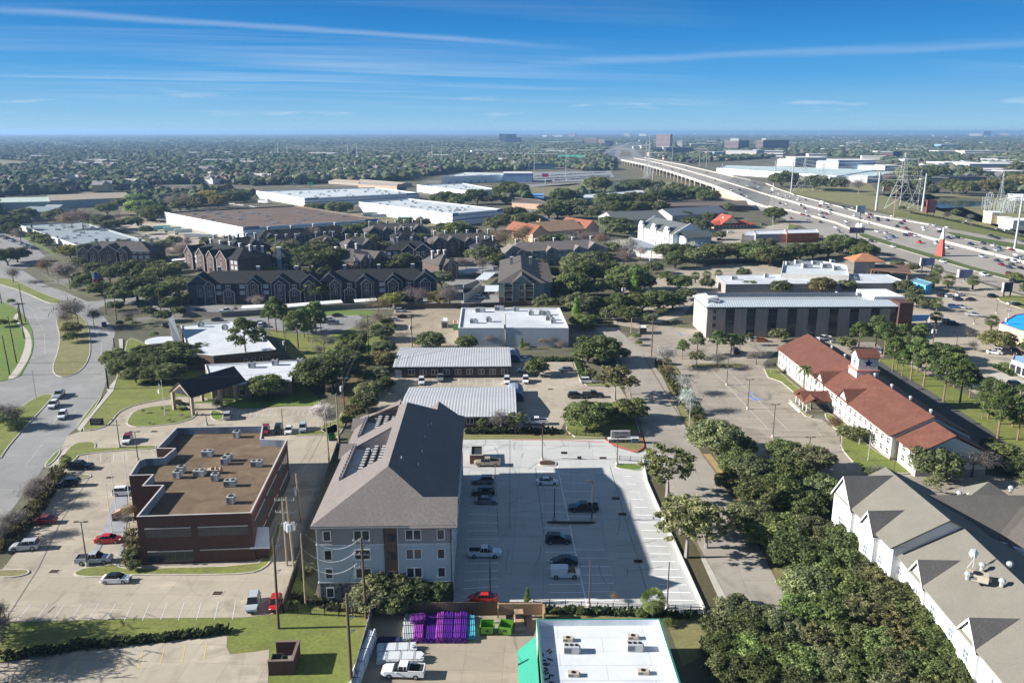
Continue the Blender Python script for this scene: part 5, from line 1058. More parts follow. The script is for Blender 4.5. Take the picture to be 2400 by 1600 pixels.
PK=M('pink_concrete',(.5,.36,.31));WC_=M('white_concrete',(.62,.6,.56));NB=M('navy_glass_wall',(.05,.07,.15),rough=.3);BR=M('office_brown',(.3,.17,.13))
far('striped pink office tower beside the far freeway',1537,1571,347,315,45,PK,WHT,11,bandm=M('tower_band',(.1,.1,.15)))
far('pale base block at the foot of the striped tower',1538,1568,349,344,20,WC_,name='office_block')
far('pink striped office tower with a white top, left of a pair',1697,1730,350,330,30,PK,WHT,7);far('dark glass half of the left office tower pair',1730,1755,350,330,30,NB,DK,6)
far('white roof house on the left office tower pair',1711,1731,336,325,20,WC_,name='roof_house',keep=False)
far('pink striped end of the right dark office slab',1771,1787,352,330,30,PK,WHT,7);far('long dark navy office slab, right of the pair',1787,1848,352,329,30,NB,DK,6);far('white lift tower of the dark office slab',1783,1793,351,325,10,WC_,name='lift_tower',keep=False)
far('pink striped stepped office at the left of the skyline',1170,1187,334,314.5,60,M('pinkgrey',(.36,.3,.28)),DK,9);far('blue glass stepped office at the left of the skyline',1187,1210,336,315,60,M('blue_glass_wall',(.05,.1,.2)),DK,7);far('lower step of the blue glass office',1210,1223,336,323,60,MT['blue_glass_wall'],DK,4)
far('brown and white office row left of the far freeway',1370,1402,337,325,30,BR,WHT,4);far('white windowed wing of the brown office row',1345,1365,333,329,25,WC_,WHT,1,name='office_block');far('pink end wing of the brown office row',1402,1418,338,328,25,PK,WHT,3,name='office_block');far('dark navy end of the brown office row',1418,1438,340,331,25,NB,DK,2,name='office_block')
far('pale tower on the horizon left of the freeway',1330,1349,321,312.5,60,PK,WHT,5);far('low white block on the horizon',1270,1283,321,317,60,WC_,WHT,name='office_block');far('long white block on the horizon',1295,1321,321,315,60,WC_,WHT,2,name='office_block')
far('white square tower on the horizon above the freeway',1461,1478,320,311.5,60,WC_,WHT,3);far('white horizon block with round tower',1497,1516,319,314,60,WC_,WHT,name='office_block')
far('cream long office behind the dark parking building',1620,1683,346,338,40,M('cream_office',(.55,.5,.38)),WHT,2,name='office_block')
far('small banded office between the towers',1587,1599,346,331,20,WC_,WHT,5)
far('dark louvred parking building near the towers',1560,1625,361,347,40,M('slate_dark',(.1,.12,.18)),DK,4,name='parking_building')
far('dark car park block at the left of the parking building',1520,1562,358,350,30,MT['slate_dark'],DK,2,name='parking_building')
far('pink walled low block below the striped tower',1520,1556,366,359,25,OW,WHT,name='office_block');far('tan roofed motel like block behind the freeway',1556,1590,374,365,25,M('tan_block',(.5,.38,.24)),M('brown_hip',(.2,.16,.13)),1,name='office_block');far('second tan block behind the freeway',1590,1620,378,368,22,MT['tan_block'],MT['brown_hip'],1,name='office_block')
far('pink block beside the white sloping hall',1655,1674,366,357,25,OW,WHT,name='office_block');far('blue shaded wing of the white sloping hall',1674,1700,369,357,30,M('shade_blue2',(.16,.22,.34)),MEMB,name='office_block');far('long white hall below the office towers',1700,1772,367,353,50,WC_,MEMB,name='office_block');far('blue shaded end of the long white hall',1772,1790,365,352,40,MT['shade_blue2'],MEMB,name='office_block');far('white arcade block under the navy slab',1790,1834,367,354,25,WC_,WHT,2,name='office_block')  # blue blocks carry the shade of the halls' far sides in their wall colour
wh('long white warehouse right of the viaduct',(1680,394.),(1960,412),(2052,398),(1700,388.),(1680,407,394),M('bluegreen_roof',(.45,.56,.58),kind='membrane',k=.4),12,False,True,14,.6)
wh('right part of the long white warehouse',(1945,414),(2048,413),(2105,402),(1960,402),(2048,427,413),MT['bluegreen_roof'],4,False,True,8,.6)
for a in((1992,428,2030,413,20,'small white gabled shed by the long warehouse',WHB),(1912,396,1962,379,60,'white and blue warehouse behind the long one, left end',WHB),(1962,396,2050,376,60,'blue shaded warehouse behind the long one',M('shade_wh',(.2,.3,.42))),(1820,390,1862,374,60,'white warehouse between the freeway and the field',WHB),(1862,390,1940,370,60,'pale blue warehouse row behind the freeway',MEMB),(2010,398,2070,389,40,'white low warehouse by the tall light mast',WHB),(2070,399,2110,389,40,'blue grey end of the low warehouse',M('shade_wh2',(.3,.38,.44))),  # shaded warehouse sides are own blocks, their shade painted as blue walls
 (2062,373,2090,357,30,'brown banded office block near the pylons, sunny end',BR),(2090,373,2112,356,30,'dark half of the brown banded office block',NB),(2150,395,2210,386,60,'white factory roofs right, nearest row',WHB),(2210,394,2300,382,70,'white factory roofs right, second row',MEMB),(2270,400,2400,385,60,'pale factory roofs at the right edge',MEMB),(2290,407,2440,398,50,'low pale factory strip at the right edge',MEMB),
 (2300,383,2334,373,40,'white block with grey roof right',WC_),(2335,384,2382,376,40,'white low block beside the grey roofed one',WC_),(2198,362,2260,354,60,'long cream block far right',M('cream_far',(.55,.53,.45))),(2260,363,2340,354,60,'long cream block far right, second half',MT['cream_far']),(2205,348,2250,339,60,'blue roofed far hall',M('blue_far',(.15,.28,.42))),
 (2304,320,2322,303,60,'brown tower alone on the right horizon',M('far_brown',(.3,.2,.18))),(2345,318,2364,312,60,'pink block right of the horizon tower',PK),(2272,319,2300,313,80,'white block left of the horizon tower',WC_),(2304,338,2340,334,40,'thin white roof in the far right woods',WHT),
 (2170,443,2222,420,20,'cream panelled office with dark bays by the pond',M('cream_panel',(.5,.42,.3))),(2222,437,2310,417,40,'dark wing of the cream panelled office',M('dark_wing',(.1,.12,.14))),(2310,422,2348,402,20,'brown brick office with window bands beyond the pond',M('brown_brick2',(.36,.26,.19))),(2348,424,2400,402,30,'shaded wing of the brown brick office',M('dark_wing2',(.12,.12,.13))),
 (2322,525,2352,500,12,'cream shop with stepped parapet at the right',M('cream_shop',(.62,.54,.34))),(2352,528,2372,512,14,'lower cream shop front at the right',MT['cream_shop']),(2372,540,2440,519,18,'white shop front at the right edge',WST),(2370,470,2440,460,30,'white hall behind the substation',WHB),
 (1180,427,1247,407,40,'blue shaded side of the white store',M('store_shade',(.28,.4,.58))),(1240,397,1300,385,40,'dark glass car showroom with white edge',M('showroom',(.12,.2,.26))),(1155,366,1240,360,30,'low grey block in the woods left of the freeway',MEMG),(1355,358,1385,352,30,'pale flat block left of the freeway',MEMB),(1262,357,1300,351,40,'pale long roof left of the freeway',MEMB),  # store's shaded wall is a block with the shade painted in blue
 (1224,388,1236,373,10,'pink twin towered gateway by the dealer lot',OW)):
    x0,yb,x1,yt,d,lb,mt=a;fl=3 if 'banded' in lb or 'bands' in lb else(5 if 'tower alone' in lb else 0)
    far(lb,x0,x1,yb,yt,d,mt,None if 'dark' not in lb else DK,fl,name='distant_building')
# green hipped hall far left of the freeway
t,L=gablehouse('green_roof_hall','wide green pyramid roofed hall near the dealer lot','building',(1310,379),(1376,379),90,3,12,WC_,M('green_hall_roof',(.08,.3,.22)))
t,L=gablehouse('strip_mall','cream roofed strip mall behind the broad white warehouse','building',(770,431),(935,440),26,4,2,M('mall_wall',(.4,.34,.28)),M('mall_roof',(.42,.36,.28)))
pbuild('strip_mall','tan strip mall block at the edge of the woods','building',[(840,432),(930,437),(935,427),(842,420)],5,OW,M('mall_flat',(.4,.36,.33)),.4)
# ================= freeway
def dens(pts,n=6):
    o=[]
    for i in range(len(pts)-1):
        for k in range(n):o.append(tuple(pts[i][j]+(pts[i+1][j]-pts[i][j])*k/n for j in range(len(pts[i]))))
    o.append(pts[-1]);return o
NE=[(1455,374.5,11),(1516,387,12),(1577,404,12),(1620,418,12),(1677,437,10.5),(1720,455,6.5),(1769,477,2),(1800,487,.1)]
ME=[(1486,371,11),(1536,381,12),(1583,393,12),(1640,409,12),(1700,427,10.5),(1745,441,6.5),(1780,452,2),(1806,460,.1)]
FE=[(1510,370,11),(1556,379,12),(1600,387,12),(1660,401,12),(1720,415,10.5),(1760,423,6.5),(1795,431,2),(1815,439,.1)]
P3=lambda q:[G(*p) for p in q]
N_,M_,F_=P3(NE),P3(ME),P3(FE)
KEEP.append([(p[0],p[1]+1) for p in NE]+[(p[0],p[1]) for p in reversed(FE)])
t=thing('viaduct','long raised concrete freeway bridge on rows of columns','bridge',(0,0,0))
m=MB()
for A_,B_ in((N_,M_),(M_,F_)):
    for i in range(len(A_)-1):
        m.poly([A_[i],A_[i+1],B_[i+1],B_[i]])
m.build('deck',CW,t)
def wall(m,P,h,wd,dn=0.):
    P=[Vector(p) for p in P]
    for i in range(len(P)-1):
        a,b=P[i],P[i+1];d=(b-a);d.z=0;d.normalize();n=Vector((-d.y,d.x,0))*wd/2
        q=[a-n,b-n,b+n,a+n];bb=len(m.v)
        m.v+=[(p.x,p.y,p.z-dn) for p in q]+[(p.x,p.y,p.z+h) for p in q]
        for f in((4,5,6,7),(0,1,5,4),(1,2,6,5),(2,3,7,6),(3,0,4,7)):m.f.append(tuple(bb+k for k in f));m.m.append(m.cm)
PWT=M('parapet_concrete',(.5,.46,.4),var=.06)
for P,dn in((N_,1.8),(M_,.3),(F_,1.8)):
    m=MB();wall(m,P,1.2,.6,dn);m.build('parapet',PWT,t)
m=MB()
for i in range(4,len(N_)-1):
    a,b=N_[i],N_[i+1];m.poly([(a.x,a.y,0),(b.x,b.y,0),(b.x,b.y,b.z),(a.x,a.y,a.z)]);a,b=F_[i],F_[i+1];m.poly([(a.x,a.y,0),(b.x,b.y,0),(b.x,b.y,b.z),(a.x,a.y,a.z)])
m.build('retaining_wall',M('ramp_wall',(.5,.36,.27),var=.1),t)
COL=M('column_concrete',(.58,.5,.42));cm_=MB();cm_.box(-.9,-.9,0,.9,.9,9.3).box(-2.4,-1.1,8.4,2.4,1.1,9.9);cme=cm_.mesh('column',COL)
def along(P,n):
    L=[0]
    for i in range(len(P)-1):L.append(L[-1]+(P[i+1]-P[i]).length)
    o=[]
    for k in range(n):
        s=L[-1]*(k+.5)/n;i=max(j for j in range(len(P)-1) if L[j]<=s);f=(s-L[i])/(L[i+1]-L[i]);o.append((P[i].lerp(P[i+1],f),(P[i+1]-P[i])))
    return o
for P,off in((N_[:5],2.5),(M_[:5],0),):
    for p,d in along(P,26):
        d.normalize();link('column',cme,t,(p.x-d.y*0+off*.7,p.y+off*.3,0),math.atan2(d.y,d.x))
NB_=[(1740,478),(1769,488),(1850,517),(1920,549),(2055,586),(2137,614),(2208,632),(2361,678),(2460,708),(3000,872)]
FB2=[(3000,676),(2460,576),(2400,566),(2336,555),(2234,538),(2183,525),(2100,505),(2019,495),(1963,484),(1869,459),(1812,439)]
pave('freeway',NB_+FB2,CW,.04)
def gpave(name,pts,mat,z):pave(name,pts,mat,z)
island('freeway_verge',[(2010,548),(2029,548),(2100,571),(2183,595),(2280,625),(2400,656),(2460,672),(2460,681),(2400,665),(2280,634),(2183,606),(2100,581),(2019,556)],M('verge_green',(.1,.16,.035),kind='grass',col2=(.13,.17,.04)),z0=.04,kw=.3,sm=0)
island('freeway_wedge',[(2208,543),(2240,546),(2290,556),(2400,574),(2460,586),(2460,600),(2400,590),(2360,581),(2290,566),(2240,555)],MT['verge_green'],z0=.04,sm=0,kw=.3)
pave('power_verge',[(2060,500),(2100,498),(2140,498),(2200,508),(2300,528),(2400,552),(2460,566),(2460,574),(2400,565),(2336,554),(2234,537),(2183,524)],M('yellow_verge',(.22,.22,.06),kind='grass',col2=(.16,.2,.05)),.07,0,False)
def barrier(pts,label,h=1.3,wd=.8,mt=None,nm='freeway_barrier'):
    m=MB();wall(m,dens([G(*p) for p in pts],1),h,wd);return tag(m.build(nm,mt or M('barrier_white',(.6,.57,.5),var=.05)),label,'barrier')
barrier([(1806,460),(1870,478),(1950,499),(2030,521),(2107,541),(2183,561),(2290,588),(2400,617),(2470,635),(3000,778)],'long white concrete barrier between the two freeway directions')
barrier([(1800,485),(1850,495),(1910,510),(1960,524),(1996,539)],'tan concrete barrier at the near edge of the freeway lanes',1.2,.7,M('barrier_tan',(.5,.44,.36)))
barrier([(1815,440),(1869,459),(1963,484),(2012,497),(2055,507),(2177,527)],'pale kerb wall along the far side of the freeway',.6,.6)
barrier([(2361,583),(2400,592),(2470,606)],'short pale wall beside the tall pole at the far right',1.2,.8)
sg=[]
NL=[(1800,487),(1910,514),(1998,541),(2100,572),(2183,596),(2290,628),(2420,664)];ML_=[(1806,460),(1870,478),(1950,499),(2030,521),(2107,541),(2183,561),(2290,588),(2400,617)]
def rail(P,x):
    for i in range(len(P)-1):
        if P[i][0]<=x<=P[i+1][0]:f=(x-P[i][0])/(P[i+1][0]-P[i][0]);return P[i][1]+f*(P[i+1][1]-P[i][1])
    return P[-1][1]
FL_=[(1815,440),(1869,459),(1963,484),(2055,507),(2177,527),(2240,556),(2400,591),(2470,606)]
for x in range(1810,2400,7):
    for f in(.22,.42,.62,.82):
        for P,Q in((NL,ML_),(ML_,FL_)):
            if x%14<7:sg.append((x,rail(P,x)+(rail(Q,x)-rail(P,x))*f,x+5,rail(P,x+5)+(rail(Q,x+5)-rail(P,x+5))*f))
lines('lane_lines',sg,MT['worn_lane_paint'],.28,.07)
# far end of the freeway
far_road=M('far_road',(.22,.21,.2));pave('far_freeway',[(1400,370),(1413,354),(1440,346),(1462,345),(1486,348),(1500,362),(1512,371),(1486,372),(1455,375),(1425,372)],far_road,.05)
pave('far_freeway',[(1440,346),(1462,345),(1475,336),(1480,330),(1476,330),(1465,336)],far_road,.05);pave('far_freeway_lawn',[(1418,366),(1432,353),(1445,350),(1440,364),(1428,370)],M('navy_traffic',(.1,.12,.16)),.09);pave('far_freeway_lawn',[(1452,368),(1456,352),(1476,353),(1482,366)],MT['brown_grass'],.09)
# ================= poles, masts, pylons
WOOD=M('pole_wood',(.12,.085,.06),var=.2);WOODL=M('pole_wood_pale',(.33,.26,.17),var=.2);GALV=M('galvanised_pole',(.45,.47,.48),rough=.5,metal=.3);LP=M('lamp_post_brown',(.1,.075,.065))
TRF=M('transformer_grey',(.5,.52,.54),rough=.5)
def lamp(bx,by,ty,label,arms=2,mt=LP,base=True,tilt=0):
    p=G(bx,by);h=hz(bx,by,ty);t=thing('street_lamp',label,'street lamp',(p.x,p.y,0),R_(tilt))
    m=MB();m.tube((0,0,.6 if base else 0),(0,0,h),.13,.08);m.build('post',mt,t)
    if base:m=MB();m.tube((0,0,0),(0,0,.75),.3,n=10);m.build('concrete_base',KB,t)
    for i in range(arms):
        s=1 if i else -1;m=MB();m.tube((0,0,h-.1),(s*.8,0,h),.05);m.box(s*.8-.35,-.2,h-.06,s*.8+.35,.2,h+.08);m.build('lamp_head',mt,t)
    return t
for a in((205,1328,1222,'brown lamp post at the left car park island beside the silver pickup',2),(324,1080,1011,'lamp post behind the brick office corner',2),(281,1049,983,'thin lamp post beside the white suv with the red roof',1),(664,1016,957,'pale wooden light pole behind the brick office',0),(485,996,970,'small lamp post by the church drive',1),
 (1271,1078,1000,'lamp post at the top planter island of the apartment car park',0),(1446,1089,1018,'lamp post beside the entrance sign island',0),(1299,1221,1137,'lamp post on the left end of the middle island',0),(1387,1221,1127,'lamp post with arm on the right end of the middle island',1),(1381,1423,1312,'lamp post by the white van row at the south fence',0),(1563,1425,1316,'lamp post beside the cabbage palm',0),(1149,1405,1311,'lamp post behind the red coupe in the apartment car park',0),
 (1703,903,838,'lamp post at the top of the large empty car park',2),(1752,959,889,'lamp post in the middle of the large empty car park',2),(1811,1025,947,'tall lamp post near the porch of the red roofed building',2),(1896,1060,1024,'double headed lamp post behind the oaks',2),(1661,798,731,'lamp post at the motel forecourt edge',0),
 (2240,822,787,'lamp post in the right car park',2),(2335,735,704,'lamp post near the right corner sign',1),(2283,760,745,'lamp post by the blue station',2)):
    lamp(*a)
def flagpole(bx,by,ty,label):
    p=G(bx,by);h=hz(bx,by,ty);t=thing('flagpole',label,'flagpole',(p.x,p.y,0));m=MB();m.tube((0,0,0),(0,0,h),.1,.04);m.build('pole',WHT,t);m=MB();m.ball((0,0,h),.14);m.build('finial',GALV,t)
for a in((263,1247,1135,'nearest of three white flagpoles by the brick office'),(273,1198,1078,'middle of three white flagpoles by the brick office'),(303,1170,1070,'rear of three white flagpoles by the brick office'),(387,974,892,'thin flagpole in the oval lawn before the portico')):flagpole(*a)
m=MB();
for i in range(6):m.poly([(0,0,-i*.5),(.5*math.sin(i),.2,-i*.5),(.5*math.sin(i+1),.2,-(i+1)*.5),(0,0,-(i+1)*.5)])
p=G(387,974);h=hz(387,974,898);tag(m.build('flag',WHT,None,(p.x-.9,p.y,h)),'limp white flag on the pole before the portico','flag')
# state flag on its pole at the road
p=G(222,690);h=hz(222,690,636);t=thing('flagpole','tall flagpole by the boulevard among the oaks','flagpole',(p.x,p.y,0));m=MB();m.tube((0,0,0),(0,0,h),.12);m.build('pole',GALV,t)
t=thing('state_flag','hanging red, white and blue flag by the boulevard','flag',(p.x+.2,p.y,h-6));
m=MB();m.box(.7,-.05,2.4,2.6,.08,5.4);m.build('blue_field',M('flag_blue',(.02,.03,.2)),t)
m=MB();m.box(.0,-.05,2.4,.7,.08,5.4);m.build('white_stripe',WHT,t);m=MB();m.box(0,-.05,-.4,2.2,.08,2.4);m.build('red_stripe',M('flag_red',(.5,.02,.05)),t)
def utility(bx,by,ty,label,mt=WOOD,tr=0,arms=1,r=.2,lean=0.,ins=0):
    p=G(bx,by);h=hz(bx,by,ty);t=thing('utility_pole',label,'utility pole',(p.x,p.y,0));m=MB();m.tube((0,0,0),(lean*h,0,h),r,r*.65,n=8);m.build('pole',mt,t)
    for i in range(arms):
        z=h-.6-i*2.2;m=MB();m.box(lean*z-1.3,-.08,z,lean*z+1.3,.08,z+.16)
        for s in(-1.2,-.4,.4,1.2):m.tube((lean*z+s,0,z+.16),(lean*z+s,0,z+.45),.06,n=5)
        m.build('crossarm',M('crossarm_grey',(.4,.4,.38)),t)
    for i in range(ins):
        z=h-1.5-i*2;m=MB();m.tube((lean*z,0,z),(lean*z+.9,0,z+.25),.06,n=5).tube((lean*z,0,z-.5),(lean*z+.9,0,z+.2),.05,n=5);m.build('insulator_arm',TRF,t)
    if tr:
        for s in((-.55,.1),(.55,.1),(0,-.55))[:tr]:
            z=h*.62;m=MB();m.tube((lean*z+s[0],s[1],z-.65),(lean*z+s[0],s[1],z+.65),.38,n=10);m.tube((lean*z+s[0],s[1],z+.65),(lean*z+s[0],s[1],z+.95),.08,n=5);m.build('transformer',TRF,t)
    t['_h']=h;P=Vector((p.x+lean*h,p.y,h));del t['_h'];return P
U={}
U['a']=utility(653,1472,1258,'dark leaning wooden pole beside the red hatchback',WOOD,0,0,.24,.02,3)
U['b']=utility(825,1620,1390,'tall dark wooden pole with curved insulators at the bottom edge',WOOD,0,0,.26,0,3)
U['c']=utility(858,1448,1260,'dark pole with crossarms in front of the apartment facade',WOOD,0,3,.24,-.01)
U['d']=utility(690,1342,1165,'pole carrying three pale transformers between the buildings',WOODL,3,3,.2,-.03)
U['e']=utility(673,1325,1165,'second pale pole right beside the transformer pole',WOODL,0,2,.18,0)
U['f']=utility(706,1222,1110,'tall pale wooden pole beside the brick office facade',WOODL,1,0,.22,-.04)
U['g']=utility(773,1100,960,'pale wooden pole behind the roof wells',WOODL,0,0,.2,-.02);U['h']=utility(795,1053,922,'pale wooden pole near the green dumpster',WOODL,0,1,.2,0)
U['i']=utility(807,958,882,'dark pole with transformer in the ditch trees',WOOD,1,1,.2);U['j']=utility(865,838,739,'dark pole between the church lawn and the back yard',WOOD,0,1,.2)
U['k']=utility(672,846,778,'pole with transformer before the pines',WOOD,1,0,.2,0);U['l']=utility(966,813,740,'pole by the blue parking sign in the back yard',WOOD,1,1,.18)
U['m']=utility(1185,812,735,'thin pole in front of the pale blue wall',WOODL,1,0,.18);U['n']=utility(1527,835,735,'crooked pole at the motel corner',WOOD,0,2,.2);U['o']=utility(1479,780,745,'short pale pole near the shed',WOODL,0,0,.18)
for i,(x,yb,yt) in enumerate(((23,879,786),(39,851,742),(57,794,707),(60,755,667),(4,711,668),(52,760,712),(46,750,720))):utility(x,yb,yt,'dark wooden pole in the row along the left sidewalk',WOOD,0,0,.22,-.03)
utility(254,912,863,'black signal pole at the lawn corner',M('black_pole',(.02,.02,.022)),0,0,.3);utility(268,813,792,'short dark post by the boulevard drive',WOOD,0,0,.25);utility(85,935,866,'thin pale street light mast in the lower median',GALV,0,0,.12);utility(147,885,855,'thin sign post on the central island',GALV,0,0,.08)
utility(249,737,668,'dark leaning pole by the apartment drive',WOOD,0,0,.2,.03);utility(376,727,660,'dark pole before the apartments',WOOD,0,0,.2,0);utility(274,752,680,'dark pole right of the boulevard',WOOD,0,0,.2,0)
for x,yb,yt,lb in((1919,787,727,'pale pole with transformer before the motel, left'),(1970,784,725,'pale pole with transformer before the motel, right'),(1737,787,729,'white mast at the motel facade'),(2186,808,757,'dark pole with transformer in the pine row'),(2356,790,725,'slim mast with white box by the blue roof')):utility(x,yb,yt,lb,M('pole_pale',(.5,.48,.45)) if 'pale' in lb or 'white' in lb or 'slim' in lb else WOOD,2 if 'transformer' in lb else 1 if 'box' in lb else 0,1,.15)
utility(1524,655,580,'tall grey pole in the wood behind the motel',WOOD,2,2,.2);utility(1461,708,660,'pole with white transformers in the oak wood',WOOD,2,1,.2);utility(1697,620,595,'street pole by the motel drive',WOOD,0,1,.18);utility(1783,615,590,'street pole above the motel wing',WOOD,0,1,.18);utility(1614,1022,939,'slim grey pole beside the bare white trees',GALV,0,0,.12);utility(2034,1080,1020,'slim white pole on the lawn of the red roofed building',GALV,0,0,.1);utility(2090,1130,1065,'dark leaning pole by the lane',WOOD,0,0,.12,.03)
def wire(m,a,b,sag,r=.03,n=12):
    q=[a.lerp(b,i/n)-Vector((0,0,sag*4*(i/n)*(1-i/n))) for i in range(n+1)]
    for i in range(n):m.tube(q[i],q[i+1],r,n=3,cap=False)
WIRE=M('wire_dark',(.05,.05,.055),var=0);WIREP=M('wire_pale',(.3,.31,.33),var=0)
def wires(label,ks,offs,sag=1.5,r=.03,mt=None):
    m=MB()
    for a,b in zip(ks,ks[1:]):
        for o in offs:wire(m,a+Vector(o),b+Vector(o),sag,r)
    tag(m.build('power_line',mt or WIRE),label,'power line')
pq=PR((-32.3,112.6,0));U['z']=utility(pq[0],pq[1],PR((-32.3,112.6,12.5))[1],'short pale pole at the left corner of the apartment building',WOODL,0,0,.17)
wires('three pale cables sagging across the apartment facade',[U['z']+Vector((.6,0,0)),U['c']],[(0,0,0),(-.8,0,-2.2),(-.8,0,-4.2)],2.2,.05,WIREP)
wires('cables from the facade pole down to the bottom pole',[U['c'],U['b']],[(-.6,0,-1),(.4,0,-1),(0,0,-3)],1)
wires('dark cables along the lane beside the brick office',[U['d'],U['f'],U['h'],U['i'],U['j']],[(-.6,0,-.5),(.6,0,-.5),(0,0,-2)],1.2)
wires('dark cables from the leaning pole to the transformer pole',[U['a'],U['d']],[(0,0,-1),(0,0,-3)],1)
L_=[G(-60,850,9),G(23,879,11.5)]
wires('thin dark cables crossing the boulevard to the church',[Vector((-102,210,11)),Vector((-60,215,11)),Vector((-20,240,10))],[(0,0,0),(0,8,.5),(0,-9,-.5)],1,.035)
def pylon(x,yb,yt,w,label,lit=False,scale=1.):
    p=G(x,yb);h=hz(x,yb,yt);t=thing('lattice_pylon',label,'pylon',(p.x,p.y,0),R_(20));s=pxm(yb);W=w/s/2
    r=max(.1,h*.0029);m=MB()
    lv=[0,.22,.42,.58,.7,.8,.9,1.];wf=[1,.72,.45,.27,.2,.17,.14,.05]
    C=[[Vector((sx_*W*f,sy_*W*f,h*l)) for sx_,sy_ in((-1,-1),(1,-1),(1,1),(-1,1))] for l,f in zip(lv,wf)]
    for i in range(len(lv)-1):
        for k in range(4):
            j=(k+1)%4;m.tube(C[i][k],C[i+1][k],r,n=4,cap=False);m.tube(C[i][k],C[i+1][j],r*.6,n=3,cap=False);m.tube(C[i][j],C[i+1][k],r*.6,n=3,cap=False);m.tube(C[i+1][k],C[i+1][j],r*.6,n=3,cap=False)
    m.build('lattice',GALV,t)
    for z in(.72,.82,.92):
        m=MB();a=W*.9;m.tube((-a,0,h*z),(a,0,h*z),r*.8,n=4);m.tube((-a,0,h*z),(0,0,h*(z+.05)),r*.5,n=3);m.tube((a,0,h*z),(0,0,h*(z+.05)),r*.5,n=3);m.build('crossarm',GALV,t)
    return Vector((p.x,p.y,h*.82)),W
PL=[pylon(2108,490,359,46,'tallest lattice pylon, right of the freeway'),pylon(2150,490,397,30,'slimmer lattice pylon right of the tallest one'),pylon(2343,478,400,14,'narrow lattice tower by the substation'),pylon(1882,449,372,32,'lattice pylon beside the freeway, left of the field'),pylon(1925,447,382,30,'shorter lattice pylon right of the freeway one')]
for x,yb,yt in((652,367,333),(674,370,336),(816,374,334),(837,378,336),(1013,384,338),(1035,386,343),(1089,393,358),(1513,420,330),(1520,415,315)):
    PL.append(pylon(x,yb,yt,7 if x<1100 else 10,'lattice pylon rising from the far woods' if x<1100 else 'lattice pylon beside the viaduct'))
def monopole(x,yb,yt,label,r=.9,mt=GALV):
    p=G(x,yb);h=hz(x,yb,yt);t=thing('steel_pole',label,'power pole',(p.x,p.y,0));m=MB();m.tube((0,0,0),(0,0,h),r,r*.5,n=10);m.build('shaft',mt,t)
    for z in(.78,.86,.94):m=MB();m.tube((0,0,h*z),(2.2,0,h*z+.6),.15,.08,5).tube((0,0,h*z),(-2.2,0,h*z+.6),.15,.08,5);m.build('davit_arm',mt,t)
    return Vector((p.x,p.y,h*.9))
MP=[monopole(2378,582,454,'tall pale steel pole at the far right beside the freeway',.75),monopole(2053,493,402,'thick pale steel pole by the freeway bend',1.25),monopole(2161,495,407,'pale steel pole beside the slimmer pylon',1.1),monopole(1854,450,372,'steel pole right of the freeway barrier',.9),monopole(1813,438,377,'steel pole at the end of the viaduct',.8),monopole(2094,513,433,'thin wooden transmission pole by the verge',.4,WOODL),
 monopole(1690,438,381,'grey pole in front of the long white warehouse, left',.5),monopole(1529,428,380,'tall pole before the viaduct',.6),monopole(1574,402,344,'pole rising behind the viaduct',.5),monopole(1326,415,346,'pole by the dealer lot',.5),monopole(1639,390,350,'thin pole behind the freeway, left',.5),monopole(1655,392,352,'thin pole behind the freeway, right',.5),monopole(1252,418,342,'pale pole over the dealer lot',.5)]
lamp(2037,388,338,'very tall light mast above the white low warehouse',2,GALV,False)
for a,b,lb in(((PL[5],PL[7],PL[9],PL[12]),0,'transmission lines over the far woods'),((PL[6],PL[8],PL[10]),1,'second set of transmission lines over the far woods')):
    m=MB()
    for p,q in zip(a,a[1:]):
        for z in(-4,0,4):wire(m,p[0]+Vector((0,0,z)),q[0]+Vector((0,0,z)),7,.13,8)
    tag(m.build('transmission_line',M('line_steel',(.22,.24,.26),var=0)),lb,'power line')
m=MB()
for p,q in((PL[3],PL[0]),(PL[4],PL[1]),(PL[0],PL[2])):
    for z in(-3,1,5):wire(m,p[0]+Vector((0,0,z)),q[0]+Vector((0,0,z)),4,.12,8)
tag(m.build('transmission_line',MT['line_steel']),'transmission lines between the pylons right of the freeway','power line')
m=MB()
for p,q in((MP[3],MP[1]),(MP[1],MP[2]),(MP[4],MP[3])):
    for z in(-3,1):wire(m,p+Vector((0,0,z)),q+Vector((0,0,z)),2,.1,8)
tag(m.build('transmission_line',MT['line_steel']),'transmission lines between the steel poles by the freeway','power line')
# substation
rn=random.Random(3);SUBM=M('substation_steel',(.42,.45,.46))
for i in range(16):
    x=2285+rn.uniform(0,110);y=rn.uniform(488,500);p=G(x,y);h=rn.uniform(6,15);t=thing('switchgear_frame','grey steel frame of the substation beyond the freeway','substation frame',(p.x,p.y,0),rn.uniform(0,1),'substation frames',False)
    m=MB()
    for s in(-1,1):m.tube((s*4,0,0),(s*4,0,h),.22,n=4);m.tube((s*4,3,0),(s*4,3,h*.8),.18,n=4)
    m.tube((-4,0,h),(4,0,h),.25,n=4);m.tube((-4,0,h*.7),(4,0,h*.7),.2,n=4);m.tube((-4,0,h*.7),(4,0,h),.12,n=4);m.tube((4,0,h*.7),(-4,0,h),.12,n=4);m.build('frame',SUBM,t)
    for s in(-2,0,2):m=MB();m.tube((s,0,h),(s,0,h+1.5),.18,n=5);m.build('insulator',TRF,t)
